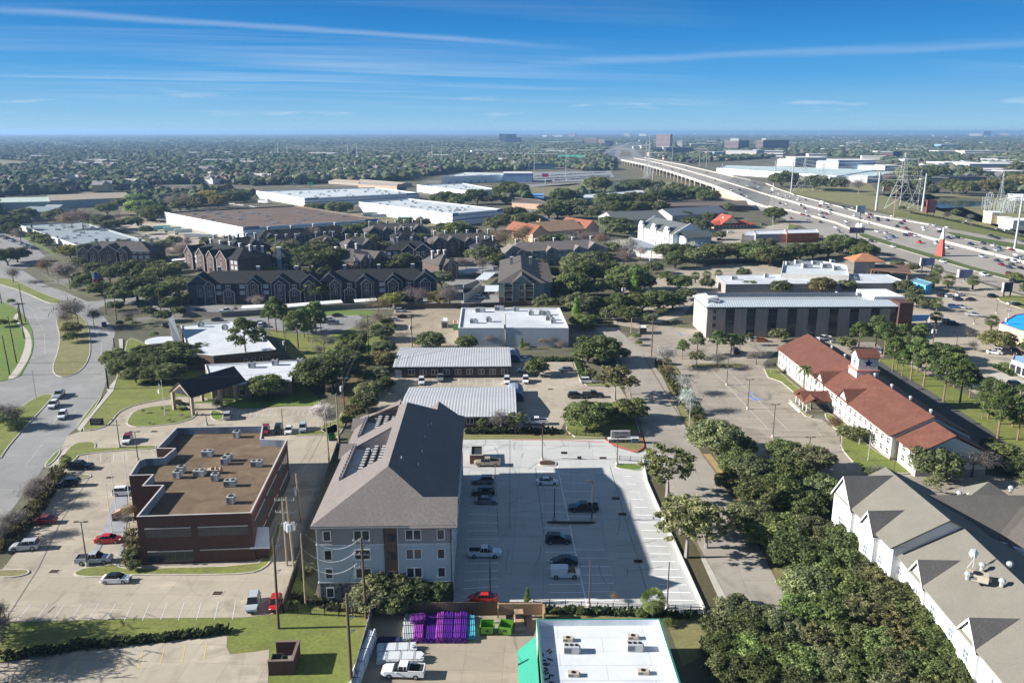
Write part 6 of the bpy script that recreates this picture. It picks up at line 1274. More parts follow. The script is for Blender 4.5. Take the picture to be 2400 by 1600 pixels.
# ================= signs, pyramid
def sign(bx,by,zb,zt,w,label,face,posts=2,edge=WHT,pm=DK,rz=0.,txt=None,th=.7,tc_=None,name='billboard'):
    p=G(bx,by);t=thing(name,label,'sign',(p.x,p.y,0),R_(rz))
    m=MB();m.box(-w/2,-th/2,zb,w/2,th/2,zt);m.build('panel',face,t);m=MB();m.box(-w/2-.5,-th/2-.1,zb,-w/2,th/2+.1,zt);m.build('edge',edge,t)
    for i in range(posts):
        x=(-w*.38+w*.76*i/(posts-1)) if posts>1 else 0;m=MB();m.tube((x,0,0),(x,0,zb),.3,n=8);m.build('post',pm,t)
    if txt:
        n=len(txt)
        for i,(s,sz,z) in enumerate(txt):text(s,sz,t,(0,-th/2-.02,z),0,tc_ or WHT)
    return t
SLV=M('slate_violet_panel',(.14,.15,.27));s=4.6
sign(2171,641,4.2,8.2,6.8,'slate coloured billboard on two dark posts beside the palms',SLV)
sign(2260,660,2.2,6,6.4,'slate blue wedge sign near the frontage road palms',SLV,1,th=1.4,pm=MT['steel_blue_roof'])
sign(2359,697,2.6,6.8,3.8,'black double panel sign at the right corner lawn',M('black_panel',(.03,.03,.04)),2)
sign(2007,562,4.6,8.4,9.6,'dark framed reader board on a single post by the oaks',M('plum_panel',(.09,.06,.12)),1,edge=M('plum_edge',(.05,.03,.05)))
sign(2013,540,13.5,18.5,6,'blue grey pylon sign panel rising by the freeway lanes',M('sign_bluegrey',(.2,.28,.38)),1)
sign(2180,508,3.5,14.5,7.7,'tall red and white panelled sign beyond the freeway',M('sign_maroon',(.2,.08,.1)),2,edge=M('sign_red',(.5,.06,.06)))
sign(2078,456,4,9,9,'orange sign board in the power line field',M('sign_orange',(.6,.28,.13)),2)
sign(1278,430,9,14,8,'magenta sign on a white post at the dealer lot',M('sign_magenta',(.65,.04,.2)),1,edge=M('sign_magenta2',(.6,.05,.2)),pm=WHT)
sign(729,445,6,9,6,'small green sign before the woods',M('sign_green',(.05,.45,.25)),1)
sign(1112,425,5,9,7,'green sign at the white store',MT['sign_green'],1);sign(1063,426,5,9,8,'red sign at the white store',M('sign_red2',(.55,.08,.08)),1)
p=G(228,997);t=thing('monument_sign','dark low monument sign with pale lettering on the church lawn','sign',(p.x,p.y,.2),R_(2))
m=MB();m.box(-1.6,-.25,0,1.6,.25,1.7);m.build('panel',M('sign_dark_brown',(.035,.025,.035)),t)
m=MB()
for z,a,b in((1.25,-1.1,1.2),(.8,-1.3,1.1),(.5,-.9,.9)):
    rr_=random.Random(z)
    x=a
    while x<b:q=rr_.uniform(.06,.16);m.box(x,-.28,z,x+q,-.24,z+rr_.uniform(.1,.2));x+=q+.07
m.build('lettering',M('letter_grey',(.4,.38,.42)),t)
p=G(1454,1037);t=thing('monument_sign','pale stone entrance sign with dark lettering at the car park entrance','sign',(p.x,p.y,.15),R_(1))
m=MB();m.box(-2.9,-.5,0,2.9,.5,.9);m.build('stone_base',STN,t);m=MB();m.box(-3,-.6,.9,3,.6,1.05);m.build('cap_stone',WHT,t);m=MB();m.box(-2.3,-.3,1.05,2.2,.3,2.9);m.build('panel',M('sign_stone',(.4,.37,.38)),t)
text('THE  LOFTS',.62,t,(0,-.32,2.35),0,DK);m=MB();m.box(-1.4,-.34,1.25,1.3,-.3,1.55);m.build('number_plate',DK,t)
p=G(1487,1038);m=MB();m.box(-.8,-.5,0,.9,.7,1.2);m.mat(1).box(-.9,-.6,1.2,1.,.8,1.35);tag(m.build('mailbox_unit',[M('teal_box',(.1,.2,.25)),WHT],None,(p.x,p.y,.15)),'small teal cabinet with a white cap beside the entrance sign','cabinet')
# pyramid tower
bx,by=2207,600;p=G(bx-4,by);hh_=hz(bx,by,533);t=thing('pyramid_tower','slender red brick pyramid tower with a white tip beside the freeway','tower',(p.x,p.y,0),R_(38))
h1=hz(bx,by,560);W=2.1;m=MB();f=.5
def fr_(m,w0,z0,w1,z1):
    b=len(m.v);m.v+=[(-w0,-w0,z0),(w0,-w0,z0),(w0,w0,z0),(-w0,w0,z0),(-w1,-w1,z1),(w1,-w1,z1),(w1,w1,z1),(-w1,w1,z1)]
    for q in((0,1,5,4),(1,2,6,5),(2,3,7,6),(3,0,4,7),(4,5,6,7)):m.f.append(tuple(b+i for i in q));m.m.append(m.cm)
fr_(m,W,0,W*f,h1);m.build('brick_shaft',M('pyramid_red',(.38,.1,.08)),t);m=MB();fr_(m,W*f+.05,h1,.08,hh_);m.build('white_tip',WHT,t)
# ================= walls, fences, yard things
def fence(label,pts,h,mt,post=2.5,name='fence',rails=True,z=0.,solid=None):
    P=[G(x,y,z) for x,y in pts];t=thing(name,label,'fence',(P[0].x,P[0].y,z));o=P[0];m=MB();k=MB()
    for a,b in zip(P,P[1:]):
        a=a-o;b=b-o;a.z=b.z=0;d=b-a;L=d.length;n=int(L/post)+1;nrm=Vector((-d.y,d.x,0)).normalized()
        if solid:
            q=[a-nrm*.08,b-nrm*.08,b+nrm*.08,a+nrm*.08];m.prism([(v.x,v.y) for v in q],0,h)
        else:
            for zz in(h*.12,h*.55,h*.94):m.tube(a+Vector((0,0,zz)),b+Vector((0,0,zz)),.035,n=4)
            c=int(L/.35)
            for i in range(c):p=a.lerp(b,i/c);m.tube(p,p+Vector((0,0,h)),.016,n=3,cap=False)
        for i in range(n+1):p=a.lerp(b,min(1,i/n));k.box(p.x-.06,p.y-.06,0,p.x+.06,p.y+.06,h+.1)
    m.build('panel',mt,t);k.build('posts',mt,t);return t
FB_=M('black_fence',(.02,.02,.02));WF=M('brown_wood_fence',(.16,.115,.08),kind='ribx',k=1.5);WF2=M('grey_wood_fence',(.25,.23,.2),kind='ribx',k=1.5)
fence('black iron fence along the south end of the apartment car park',[(1251,1424),(1400,1433),(1655,1442)],1.6,FB_)
fence('black iron fence round the grass beside the apartment building',[(697,1345),(664,1437),(860,1447)],1.5,FB_)
fence('tall dark fence along the lane beside the apartment building',[(664,1437),(697,1333),(742,1200),(775,1100),(797,1035)],1.8,M('dark_board_fence',(.07,.065,.05)),solid=1,name='board_fence')
fence('black iron fence behind the hedge at the north of the apartment car park',[(1095,1018),(1310,1018),(1415,1024)],1.5,FB_)
fence('black iron railing by the entrance tree',[(1452,1078),(1504,1082)],1.1,FB_)
fence('brown board fence between the pipe yard and the apartments',[(880,1443),(960,1441),(1120,1440),(1244,1440)],2.2,WF,solid=1,name='board_fence')
fence('brown board fence at the left of the pipe yard',[(872,1440),(862,1490),(832,1600),(815,1680)],2.2,WF2,solid=1,name='board_fence')
fence('grey board fence behind the carports',[(430,741),(520,743),(600,738),(760,727),(870,722)],2.1,WF2,solid=1,name='board_fence')
fence('dark fence behind the back yard',[(925,724),(1080,722)],2.2,WF,solid=1,name='board_fence')
fence('brown fence behind the pale blue building',[(1100,722),(1230,716),(1330,716)],2,WF,solid=1,name='board_fence')
m=MB();wall(m,[G(*p,.0) for p in((1506,1078),(1516,1130),(1539,1183),(1583,1279),(1650,1429))],.45,.35)
tag(m.build('kerb_wall',M('retaining_white',(.7,.68,.64))),'low white retaining kerb along the east side of the apartment car park','wall')
# brick dumpster enclosure
p=G(630,1583);t=thing('bin_enclosure','dark brick dumpster enclosure on the grass at the bottom left','enclosure',(p.x,p.y,0),R_(3));m=MB();w,d,h=3.4,4.6,2.2
m.box(0,0,0,w,.3,h).box(w-.3,.3,0,w,d,h).box(.1,d-.3,0,w-.3,d,h).box(0,.3,0,.3,d-1.6,.05);m.mat(1).box(-.05,-.05,h,w+.05,.35,h+.1).box(w-.35,.35,h,w+.05,d+.05,h+.1).box(.1,d-.35,h,w-.35,d+.05,h+.1);m.build('brick_wall',[M('enclosure_brick',(.12,.06,.05),kind='brick',scale=1.5),M('enclosure_cap',(.2,.14,.12))],t)
m=MB();m.box(.3,.3,.02,w-.3,d-.3,.06);m.build('slab',CG,t)
def dumpster(px,label,col,rz,openl=True,s=1.):
    p=G(*px);t=thing('dumpster',label,'dumpster',(p.x,p.y,.06),R_(rz));m=MB();w,d,h=1.9,1.7,1.5;mt=M('dumpster_'+label.split()[0]+str(len(label)),col,rough=.5)
    m.box(-w/2,-d/2,.15,w/2,-d/2+.08,h*.85).box(-w/2,d/2-.08,.15,w/2,d/2,h).box(-w/2,-d/2,.15,-w/2+.08,d/2,h*.92).box(w/2-.08,-d/2,.15,w/2,d/2,h*.92).box(-w/2,-d/2,.15,w/2,d/2,.25);m.box(-w/2-.12,-.2,.8,-w/2,.2,1.).box(w/2,-.2,.8,w/2+.12,.2,1.)
    m.build('body',mt,t);m=MB();m.box(-.2,-d/2-.04,.55,.2,-d/2+.01,.95);m.build('sticker',DK,t)
    for sx_ in(-1,1):m=MB();m.tube((sx_*.7,-d/2+.1,0),(sx_*.7,-d/2+.1,.16),.09,n=6);m.build('wheel',DK,t)
    t.scale=(s,)*3
dumpster((1142,1481),'lime green dumpster nearest the purple pipes',(.11,.3,.03),0,s=1.05);dumpster((1186,1481),'lime green dumpster turned beside the other green one',(.11,.28,.03),-12,s=1.05);dumpster((650,1556),'grey dumpster inside the brick enclosure',(.1,.11,.12),4,s=.8);dumpster((667,1550),'green dumpster inside the brick enclosure',(.05,.2,.05),4,s=.45)
dumpster((778,1030),'green wheeled dumpster by the pale poles',(.04,.17,.05),20,s=.9)
t_,_=pbuild('shed','small white roofed shed near the street end',"shed",[(1500,768),(1516,768),(1514,761),(1498,761)],2.6,M('shed_dark',(.06,.055,.05)),WHT,.1)
t_,_=pbuild('green_yard_hut','small green and red hut with pale awning in the back yard','hut',[(1062,758),(1074,758),(1073,750),(1062,750)],2.6,M('hut_green',(.1,.22,.08)),M('hut_red',(.3,.1,.06)),.1)
t_,_=pbuild('yard_kiosk','grey kiosk with an open dark front in the back yard','kiosk',[(1034,752),(1050,752),(1049,744),(1035,744)],2.8,M('kiosk_grey',(.35,.36,.37)),WHT,.1);wins(t_,_[0],_[1],(.5,),(.1,),1.8,2.,'plain')
# pipe stacks
def pipes(label,x0,y0,x1,y1,n,layers,r,mt,name='pipe_bundle',z0=0.):
    """bundle lying from (x0,y0) to (x1,y1) picture points, n pipes wide"""
    a,b=G(x0,y0,z0),G(x1,y1,z0);d=(b-a);L=d.length;rz=math.atan2(d.y,d.x);t=thing(name,label,'pipes',(a.x,a.y,z0),rz);m=MB();rn=random.Random(label)
    for l in range(layers):
        for i in range(n-(l%2)):
            y=(i-(n-1)/2+(l%2)*.5)*2*r;z=r+l*1.75*r+.1;o=rn.uniform(-.25,.1)
            m.tube((max(0,-o),y,z),(L+rn.uniform(-.5,.2),y,z),r*.97,n=8)
    m.build('pipes',mt,t);m=MB()
    for f in(.2,.5,.8):m.box(L*f-.06,-n*r-.03,0,L*f+.06,n*r+.03,.1);m.box(L*f-.03,-n*r-.03,.1+layers*1.8*r+.05,L*f+.03,n*r+.03,.13+layers*1.8*r+.05);m.box(L*f-.03,-n*r-.04,.0,L*f+.03,-n*r-.01,.13+layers*1.8*r+.05);m.box(L*f-.03,n*r+.01,.0,L*f+.03,n*r+.04,.13+layers*1.8*r+.05)
    m.build('strap',DK,t);return t
PU=M('pipe_purple',(.085,.015,.26),rough=.4,var=.2);MG=M('pipe_magenta',(.27,.05,.34),rough=.4,var=.2);CY=M('pipe_cyan',(.08,.4,.55),rough=.4);PW=M('pipe_white',(.68,.7,.73),rough=.4,var=.05);PG=M('pipe_greyed',(.4,.45,.45),rough=.5)
X=[(960,'grey green plastic wrapped pipe bundle at the left of the purple ones',PG,6,3),(984,'magenta pipe bundle next to the grey green one',MG,6,4),(1010,'deep purple pipe bundle, second from the left',PU,6,3),(1033,'magenta pipe bundle in the middle of the row',MG,5,4),(1053,'deep purple pipe bundle right of the middle magenta one',PU,6,4),(1074,'bright purple pipe bundle, tallest of the row',M('pipe_violet',(.16,.03,.32),rough=.4),5,4),(1090,'purple pipe bundle beside the cyan ones',PU,4,4)]
for x,lb,mt,n,l in X:pipes(lb,x-3,1508,x+1,1446,n,l,.13,mt)
pipes('cyan pipe bundle at the right end of the row',1105,1500,1103,1450,5,3,.13,CY);pipes('magenta pipes lying on top of the bundles at the back',962,1456,996,1452,7,3,.12,MG,z0=1.)
pipes('long white pipe rack along the left fence',836,1598,874,1500,4,6,.17,PW);pipes('second white pipe rack in front of the first at the left fence',812,1680,838,1602,4,6,.17,PW)
pipes('upper row of strapped white pipes behind the pickup',884,1527,975,1524,9,4,.11,PW);pipes('lower row of strapped white pipes right behind the pickup',884,1548,992,1546,9,4,.11,PW);pipes('dark blue wrapped pipes in the fence shade',884,1503,950,1503,6,2,.12,M('pipe_navy',(.03,.04,.1)))
# small yard loader by the green dumpsters
p=G(1216,1462);t=thing('skid_loader','small dusty tan loader parked by the green dumpsters','loader',(p.x,p.y,0),R_(5));m=MB();m.box(-.7,-1.2,.4,.7,1.,1.2);m.mat(1).box(-.55,-.4,1.2,.55,.7,2.);m.mat(0).box(-.65,-.5,2.,.65,.8,2.1);m.build('body',[M('loader_tan',(.4,.28,.18)),GLASS],t)
for a,b in((-.85,-.7),(.85,-.7),(-.85,.6),(.85,.6)):m=MB();m.tube((a-.15,b,.4),(a+.15,b,.4),.4,n=12);m.build('wheel',DK,t)
m=MB();m.box(-.8,-2.,.1,.8,-1.2,.7);m.build('bucket',M('bucket_grey',(.3,.28,.25)),t)
m=MB();m.box(-3,-.15,1.5,4.2,.15,3.4);m.box(-3,-1,1.5,-2.8,1,3.2);m.box(3.9,-2.6,.9,4.2,.2,3.4);p=G(1212,1447);tag(m.build('stacked_crates',M('crate_wood',(.35,.24,.15)),None,(p.x,p.y,-.9)),'weathered wooden racks behind the loader by the fence','rack')
# barrier arm/gate at car park entrance
p=G(1335,1075);t=thing('gate_trolley','low white gate track with dark wheels at the car park entrance','gate',(p.x,p.y,.06),R_(-4));m=MB();m.box(-2.2,-.1,.1,2.3,.1,.3).box(-2.,-.1,.8,-1.9,.1,1.1);m.build('track',WHT,t)
for x in(-1.7,-1.2,-.8,2.,2.4):m=MB();m.tube((x,-.1,.35 if x>0 else 1.4),(x,.1,.35 if x>0 else 1.4),.3,n=10);m.build('wheel',DK,t)
# hedges
def hedge(label,pts,h,wd,col,seed=1,z=0.,dens_=26):
    rn=random.Random(seed);m=MB();P=[G(x,y,z) for x,y in pts]
    for a,b in zip(P,P[1:]):
        L=(b-a).length
        for i in range(int(L*dens_*wd)):
            f=rn.random();c=a.lerp(b,f)+Vector((rn.uniform(-wd/2,wd/2),rn.uniform(-wd/2,wd/2),h*(rn.random()**.5)*(.8+.3*math.sin(f*L*1.3+seed))))
            s=.28*rn.uniform(.6,1.3);n=Vector((rn.gauss(0,1),rn.gauss(0,1),rn.gauss(0,1)+.6)).normalized();u_=n.orthogonal().normalized()*s;v_=n.cross(u_)
            m.poly([c-u_-v_*.6,c+u_-v_*.6,c+u_+v_*.6,c-u_+v_*.6])
    o=m.build('hedge',M('leaf_hedge',(.1,.1,.1),kind='leaf'));at=o.data.attributes.new('tone','FLOAT','FACE');at.data.foreach_set('value',[rn.random() for _ in range(len(m.f))])
    o.color=(*col,1);return tag(o,label,'hedge')
hedge('olive and red hedge between the boulevard and the office car park',R(0,900,[(540,820),(470,960),(390,1080),(300,1200),(180,1320),(60,1440),(-40,1540)]),1.8,2.8,(.1,.085,.035),1)
hedge('clipped dark hedge between the two car parks at the bottom left',R(0,1200,[(40,1345),(400,1300),(800,1240),(1250,1195),(1700,1140),(2100,1100)]),1.,1.6,(.035,.05,.02),2)
hedge('dark low hedge north of the apartment car park',[(1090,1013),(1200,1013),(1300,1013)],1.2,2.4,(.045,.065,.025),3)
hedge('clipped hedge below the pale blue building',[(1240,845),(1345,845)],1.,3,(.05,.075,.03),4)
hedge('hedge at the verge of the yard between two lawns',[(1350,845),(1362,880),(1372,898)],1.2,1.5,(.08,.12,.03),5)
hedge('dark hedge line beyond the far verge of the freeway',[(2135,500),(2200,512),(2300,534),(2440,566)],1.6,2.5,(.05,.06,.03),6,dens_=8)
hedge('row of low shrubs along the south fence of the apartments',[(1262,1432),(1400,1436),(1540,1440),(1640,1446)],.9,1.4,(.05,.08,.03),7)
hedge('shrubs at the left corner of the brick office',[(305,1260),(318,1310),(300,1325)],1.8,2.4,(.14,.12,.05),8)
hedge('ground shrubs inside the apartment fence',[(690,1400),(780,1425),(855,1432)],.8,1.6,(.07,.07,.035),9)
hedge('shrubs between the motel and the large car park',[(1543,850),(1570,890),(1610,950),(1655,1015)],1.2,2.6,(.1,.1,.04),10)
hedge('green shrubs at the foot of the motel',[(1640,765),(1655,780)],1,2,(.1,.13,.03),11);hedge('dark hedge line beside the right lane',[(2330,860),(2370,880)],1.2,2,(.06,.09,.03),12)
hedge('dark shrubs at the base of the portico piers',[(412,945),(432,950)],.9,1.6,(.05,.06,.03),13)

IRON=M('drain_iron',(.06,.035,.025));DR=[]
for x,y,w_ in((1443,1168,'in the shade of the apartment car park'),(1459,1205,'in the apartment car park near the shadow edge'),(1496,1315,'at the south of the apartment car park'),(1413,1073,'in the sunny north of the apartment car park'),(127,1339,'left of the brown lamp post'),(510,1390,'in front of the brick office'),(257,1119,'beside the black pickup'),(361,1011,'in the church drive'),(1290,912,'in the yard')):
    p=G(x,y);m=MB();m.box(-.75,-.55,.0,.75,.55,.075);m.mat(1).box(-.9,-.7,.0,.9,.7,.068);tag(m.build('storm_drain',[IRON,KB],None,(p.x,p.y,0)),'dark iron drain inlet '+w_,'drain')
# seams and tyre scuffs in the pavings
lines('expansion_joint',[(1195,1240,1195,1030),(1068,1252,1240,1256),(1255,1095,1275,1254),(1240,1256,1275,1256),(1430,1094,1530,1430),(1160,1090,1168,1250),(1085,1042,1420,1045),(20,1440,90,1330),(90,1330,140,1225),(140,1225,215,1110)],M('joint_tar',(.12,.12,.125)),.09,.07)
rs=random.Random(8);m=MB();SK=M('tyre_scuff',(.3,.295,.29))
for i in range(26):
    cx_,cy_=rs.choice(((rs.uniform(1180,1260),rs.uniform(1080,1390)),(rs.uniform(1420,1480),rs.uniform(1120,1390)),(rs.uniform(1100,1440),rs.uniform(1040,1080))));a=rs.uniform(-.4,.4)+(1.5 if rs.random()<.7 else 0);o_=G(cx_,cy_,.075);r=rs.uniform(8,30)*rs.choice((-1,1));L=rs.uniform(3,9)
    P=[]
    for k in range(9):
        t=L*k/8;P.append((o_.x+r*math.sin(t/r)*math.cos(a)-r*(1-math.cos(t/r))*math.sin(a),o_.y+r*math.sin(t/r)*math.sin(a)+r*(1-math.cos(t/r))*math.cos(a)))
    for k in range(8):
        d=Vector((P[k+1][0]-P[k][0],P[k+1][1]-P[k][1]));q=Vector((-d.y,d.x)).normalized()*.07;m.poly([(P[k][0]-q.x,P[k][1]-q.y,.075),(P[k+1][0]-q.x,P[k+1][1]-q.y,.075),(P[k+1][0]+q.x,P[k+1][1]+q.y,.075),(P[k][0]+q.x,P[k][1]+q.y,.075)])
struct('tyre_marks',m,SK)
# ================= vehicles
PAINT=M('car_paint',(.5,.5,.5),kind='obj',rough=.3,spec=.5);TYRE=M('tyre',(.015,.015,.015));RIM=M('rim',(.35,.35,.36),rough=.35,metal=.6);CGL=M('car_glass',(.012,.014,.018),rough=.08,var=0,spec=.7);HL=M('headlight',(.7,.7,.72),rough=.2,var=0);TL=M('taillight',(.4,.02,.02),rough=.3,var=0);BEDM=M('truck_bed',(.02,.02,.022))
def loft(m,secs):   # secs: list of (x, halfwidth_low, halfwidth_high, z_low, z_high)
    b=len(m.v)
    for x,wl,wh_,zl,zh in secs:m.v+=[(x,-wl,zl),(x,wl,zl),(x,wh_,zh),(x,-wh_,zh)]
    n=len(secs)
    for i in range(n-1):
        a=b+i*4;c=a+4
        for k in range(4):j=(k+1)%4;m.f.append((a+k,c+k,c+j,a+j)[::-1]);m.m.append(m.cm)
    m.f.append((b,b+1,b+2,b+3));m.m.append(m.cm);e=b+(n-1)*4;m.f.append((e+3,e+2,e+1,e));m.m.append(m.cm)
KIND={
 'sedan':dict(L=4.7,W=1.82,body=[(-2.35,.8,.72,.35,.72),(-2.2,.9,.82,.25,.92),(-1.5,.91,.86,.22,.98),(.6,.91,.86,.22,.95),(1.7,.9,.8,.24,.84),(2.2,.85,.7,.28,.68),(2.35,.75,.6,.35,.55)],cab=[(-1.75,.8,.74,.95,.97),(-1.0,.8,.62,.95,1.38),(.0,.8,.63,.95,1.44),(.35,.8,.63,.95,1.4),(1.15,.8,.76,.9,.93)],roof=(-.95,.3,.6,1.45)),
 'hatch':dict(L=4.1,W=1.75,body=[(-2.05,.8,.75,.35,.9),(-1.9,.87,.83,.25,1.0),(.6,.87,.83,.22,.98),(1.5,.86,.78,.24,.9),(2.0,.8,.65,.3,.66)],cab=[(-1.98,.78,.7,.98,1.02),(-1.6,.78,.62,.98,1.4),(-.3,.78,.64,.98,1.5),(.3,.78,.63,.98,1.44),(1.1,.78,.74,.95,.98)],roof=(-1.5,.25,.6,1.5)),
 'suv':dict(L=4.8,W=1.92,body=[(-2.4,.85,.8,.4,1.),(-2.3,.95,.9,.32,1.1),(.8,.95,.9,.3,1.1),(1.8,.94,.86,.32,1.02),(2.3,.88,.75,.36,.85),(2.4,.8,.7,.42,.6)],cab=[(-2.3,.85,.78,1.08,1.1),(-2.0,.85,.7,1.08,1.68),(-.5,.85,.72,1.08,1.78),(.3,.85,.7,1.08,1.72),(1.15,.85,.8,1.05,1.1)],roof=(-1.95,.25,.68,1.78)),
 'van':dict(L=4.9,W=1.95,body=[(-2.45,.9,.88,.4,1.1),(-2.4,.96,.92,.32,1.2),(1.2,.96,.92,.3,1.15),(2.1,.93,.82,.34,.95),(2.45,.82,.7,.4,.7)],cab=[(.25,.88,.76,1.12,1.8),(.5,.88,.75,1.12,1.78),(1.75,.86,.8,1.0,1.05)],roof=(-2.42,.5,.76,1.86),box=True),
 'pickup':dict(L=5.9,W=2.0,body=[(-2.95,.95,.95,.5,1.12),(-2.9,1.,.98,.45,1.15),(1.4,1.,.95,.42,1.15),(2.5,.98,.9,.45,1.1),(2.95,.88,.8,.5,.85)],cab=[(-.75,.9,.74,1.13,1.7),(-.6,.9,.74,1.13,1.86),(.6,.9,.74,1.13,1.84),(1.4,.9,.82,1.1,1.15)],roof=(-.65,.55,.74,1.88),bed=(-2.8,-.85))}
CARP={}
def make_car(kind):
    k=KIND[kind];L=k['L'];W=k['W'];t=thing('parked_'+{'sedan':'car','hatch':'hatchback','suv':'suv','van':'van','pickup':'pickup'}[kind],'c','car');REG.pop();PROTO.append(t)
    m=MB();loft(m,k['body'])
    if 'bed' in k:
        a,b=k['bed'];m.box(a-.05,-.97,1.1,b+.1,-.85,1.32).box(a-.05,.85,1.1,b+.1,.97,1.32).box(a-.1,-.97,1.1,a+.03,.97,1.3)
    if k.get('box'):m.box(-2.42,-.86,1.1,.3,.86,1.84)
    m.build('body',PAINT,t)
    if 'bed' in k:m=MB();m.box(k['bed'][0]+.05,-.84,1.14,k['bed'][1],.84,1.17);m.build('truck_bed',BEDM,t)
    m=MB();loft(m,k['cab']);m.build('cabin_glass',CGL,t)
    a,b,w,z=k['roof'];m=MB();m.box(a,-w,z-.06,b,w,z);
    for s in(-1,1):
        for x in((a+.05,(a+b)/2-.1,b) if not k.get('box') else (b-.1,)):
            m.box(x-.05,s*w-.02 if s>0 else s*w-.1,z-.5,x+.05,s*w+.1 if s>0 else s*w+.02,z-.03)
    m.build('roof_panel',PAINT,t)
    wr=.34 if kind in('sedan','hatch') else .4
    for x in(-L*.31,L*.31):
        for s in(-1,1):
            m=MB();m.tube((x,s*(W/2-.22),wr),(x,s*(W/2+.0),wr),wr,n=12);o=m.build('wheel',TYRE,t);m=MB();m.tube((x,s*(W/2-.02),wr),(x,s*(W/2+.02),wr),wr*.6,n=8);m.build('rim',RIM,o)
    e=k['body'][-1]
    for s in(-1,1):
        m=MB();m.box(L/2-.32,s*(W/2-.3)-.16,.62,L/2-.06,s*(W/2-.3)+.16,.76);m.build('headlight',HL,t)
        m=MB();m.box(-L/2-.01,s*(W/2-.25)-.14,.72,-L/2+.12,s*(W/2-.25)+.14,.88);m.build('taillight',TL,t)
        m=MB();m.box(.75,s*(W/2+.04)-.08,.98,.95,s*(W/2+.04)+.08,1.12);m.build('wing_mirror',PAINT,t)
    for x,col in(((L/2-.02),DK),):
        m=MB();m.box(L/2-.12,-.45,.36,L/2+.01,.45,.6);m.build('grille',DK,t)
    return t
for k in KIND:CARP[k]=make_car(k)
COLS={'white':(.75,.76,.78),'silver':(.42,.45,.48),'grey':(.2,.21,.23),'black':(.012,.012,.014),'navy':(.02,.03,.07),'red':(.5,.015,.012),'dark red':(.2,.015,.02),'tan':(.35,.3,.22),'charcoal':(.05,.05,.055),'blue':(.04,.09,.25),'orange':(.4,.12,.03)}
KN={'sedan':'car','hatch':'hatchback','suv':'suv','van':'van','pickup':'pickup truck'}
def car(kind,col,px,hd,where,z=.06,verb='parked',group=None,scale=1.,dd=True,roofc=None):
    p=G(px[0],px[1],z)
    if isinstance(hd,tuple):q=G(px[0]+hd[0],px[1]+hd[1],z);hd=math.degrees(math.atan2(q.y-p.y,q.x-p.x))
    r=dup(CARP[kind],(p.x,p.y,z),R_(hd),scale,COLS[col],col+' '+KN[kind]+' '+verb+' '+where,KN[kind],group,dd)
    if verb!='parked':r.name=r.name.replace('parked','moving')
    if roofc:
        for c in r.children:
            if c.name.startswith('roof_panel'):c.color=(*COLS[roofc],1)
    return r
# heading: 0 = nose to the right, 90 = nose away
g1='cars in the brick office car park'
for a in(('pickup','black',(187,1098),2,'at the top left of the office car park'),('suv','navy',(160,1138),-172,'by the hedge below the black pickup'),('sedan','dark red',(103,1225),-172,'under the bare trees by the hedge'),('suv','silver',(60,1286),-170,'at the lower end of the hedge'),('sedan','red',(256,1269),5,'between the flagpoles and the grey walk'),('pickup','silver',(222,1317),8,'behind the brown lamp post'),
  ('sedan','white',(273,1362),2,'in front of the brick office with a dark roof'),('suv','silver',(594,1420),(-10,40),'beside the red hatchback'),('hatch','red',(646,1420),(-8,34),'next to the dark leaning pole'),('suv','white',(299,1035),(-10,17),'with a dark red roof in the church drive'),('suv','white',(294,1158),8,'half hidden behind the brick office corner'),
  ('sedan','white',(677,1012),(-5,18),'behind the brick office, left of the silver suv'),('suv','silver',(710,1008),(-2,18),'behind the brick office, right of the white car'),('suv','dark red',(622,1014),(-6,18),'in the shade behind the brick office'),('suv','black',(652,1012),(-6,18),'in the shade beside the dark red suv'),('suv','silver',(534,978),(7,-20),'on the church drive by the small tree island')):
    car(*a,group=g1,roofc='black' if a[2]==(273,1362) else 'dark red' if a[2]==(299,1035) else None)
g2='cars in the apartment car park'
for a in(('pickup','tan',(1142,1090),180,'in shade by the bin store'),('suv','grey',(1132,1132),180,'below the tan pickup in the shade'),('suv','charcoal',(1133,1158),180,'above another grey car in the shade'),('sedan','grey',(1140,1178),0,'right below the charcoal suv'),('pickup','white',(1136,1302),0,'by the building in the shade'),('sedan','red',(1131,1408),180,'at the south end below the white pickup'),
  ('sedan','white',(1283,1133),0,'alone near the top island'),('pickup','black',(1367,1196),180,'above the middle island'),('suv','black',(1309,1270),0,'below the middle island'),('sedan','black',(1322,1320),180,'above the white van'),('van','white',(1324,1350),0,'in the central row')):
    car(*a,group=g2)
car('pickup','white',(946,1581),177,'in the pipe yard beside the strapped white pipes')
for a in(('pickup','silver',(139,929),(-9,10),'leading on the boulevard',),('suv','white',(126,953),(-10,10),'in the middle of three on the boulevard'),('suv','white',(147,978),(-8,12),'last of three on the boulevard'),('sedan','navy',(244,763),(-4,-10),'past the apartment drive on the boulevard')):
    car(*a,verb='driving',group='cars on the boulevard')
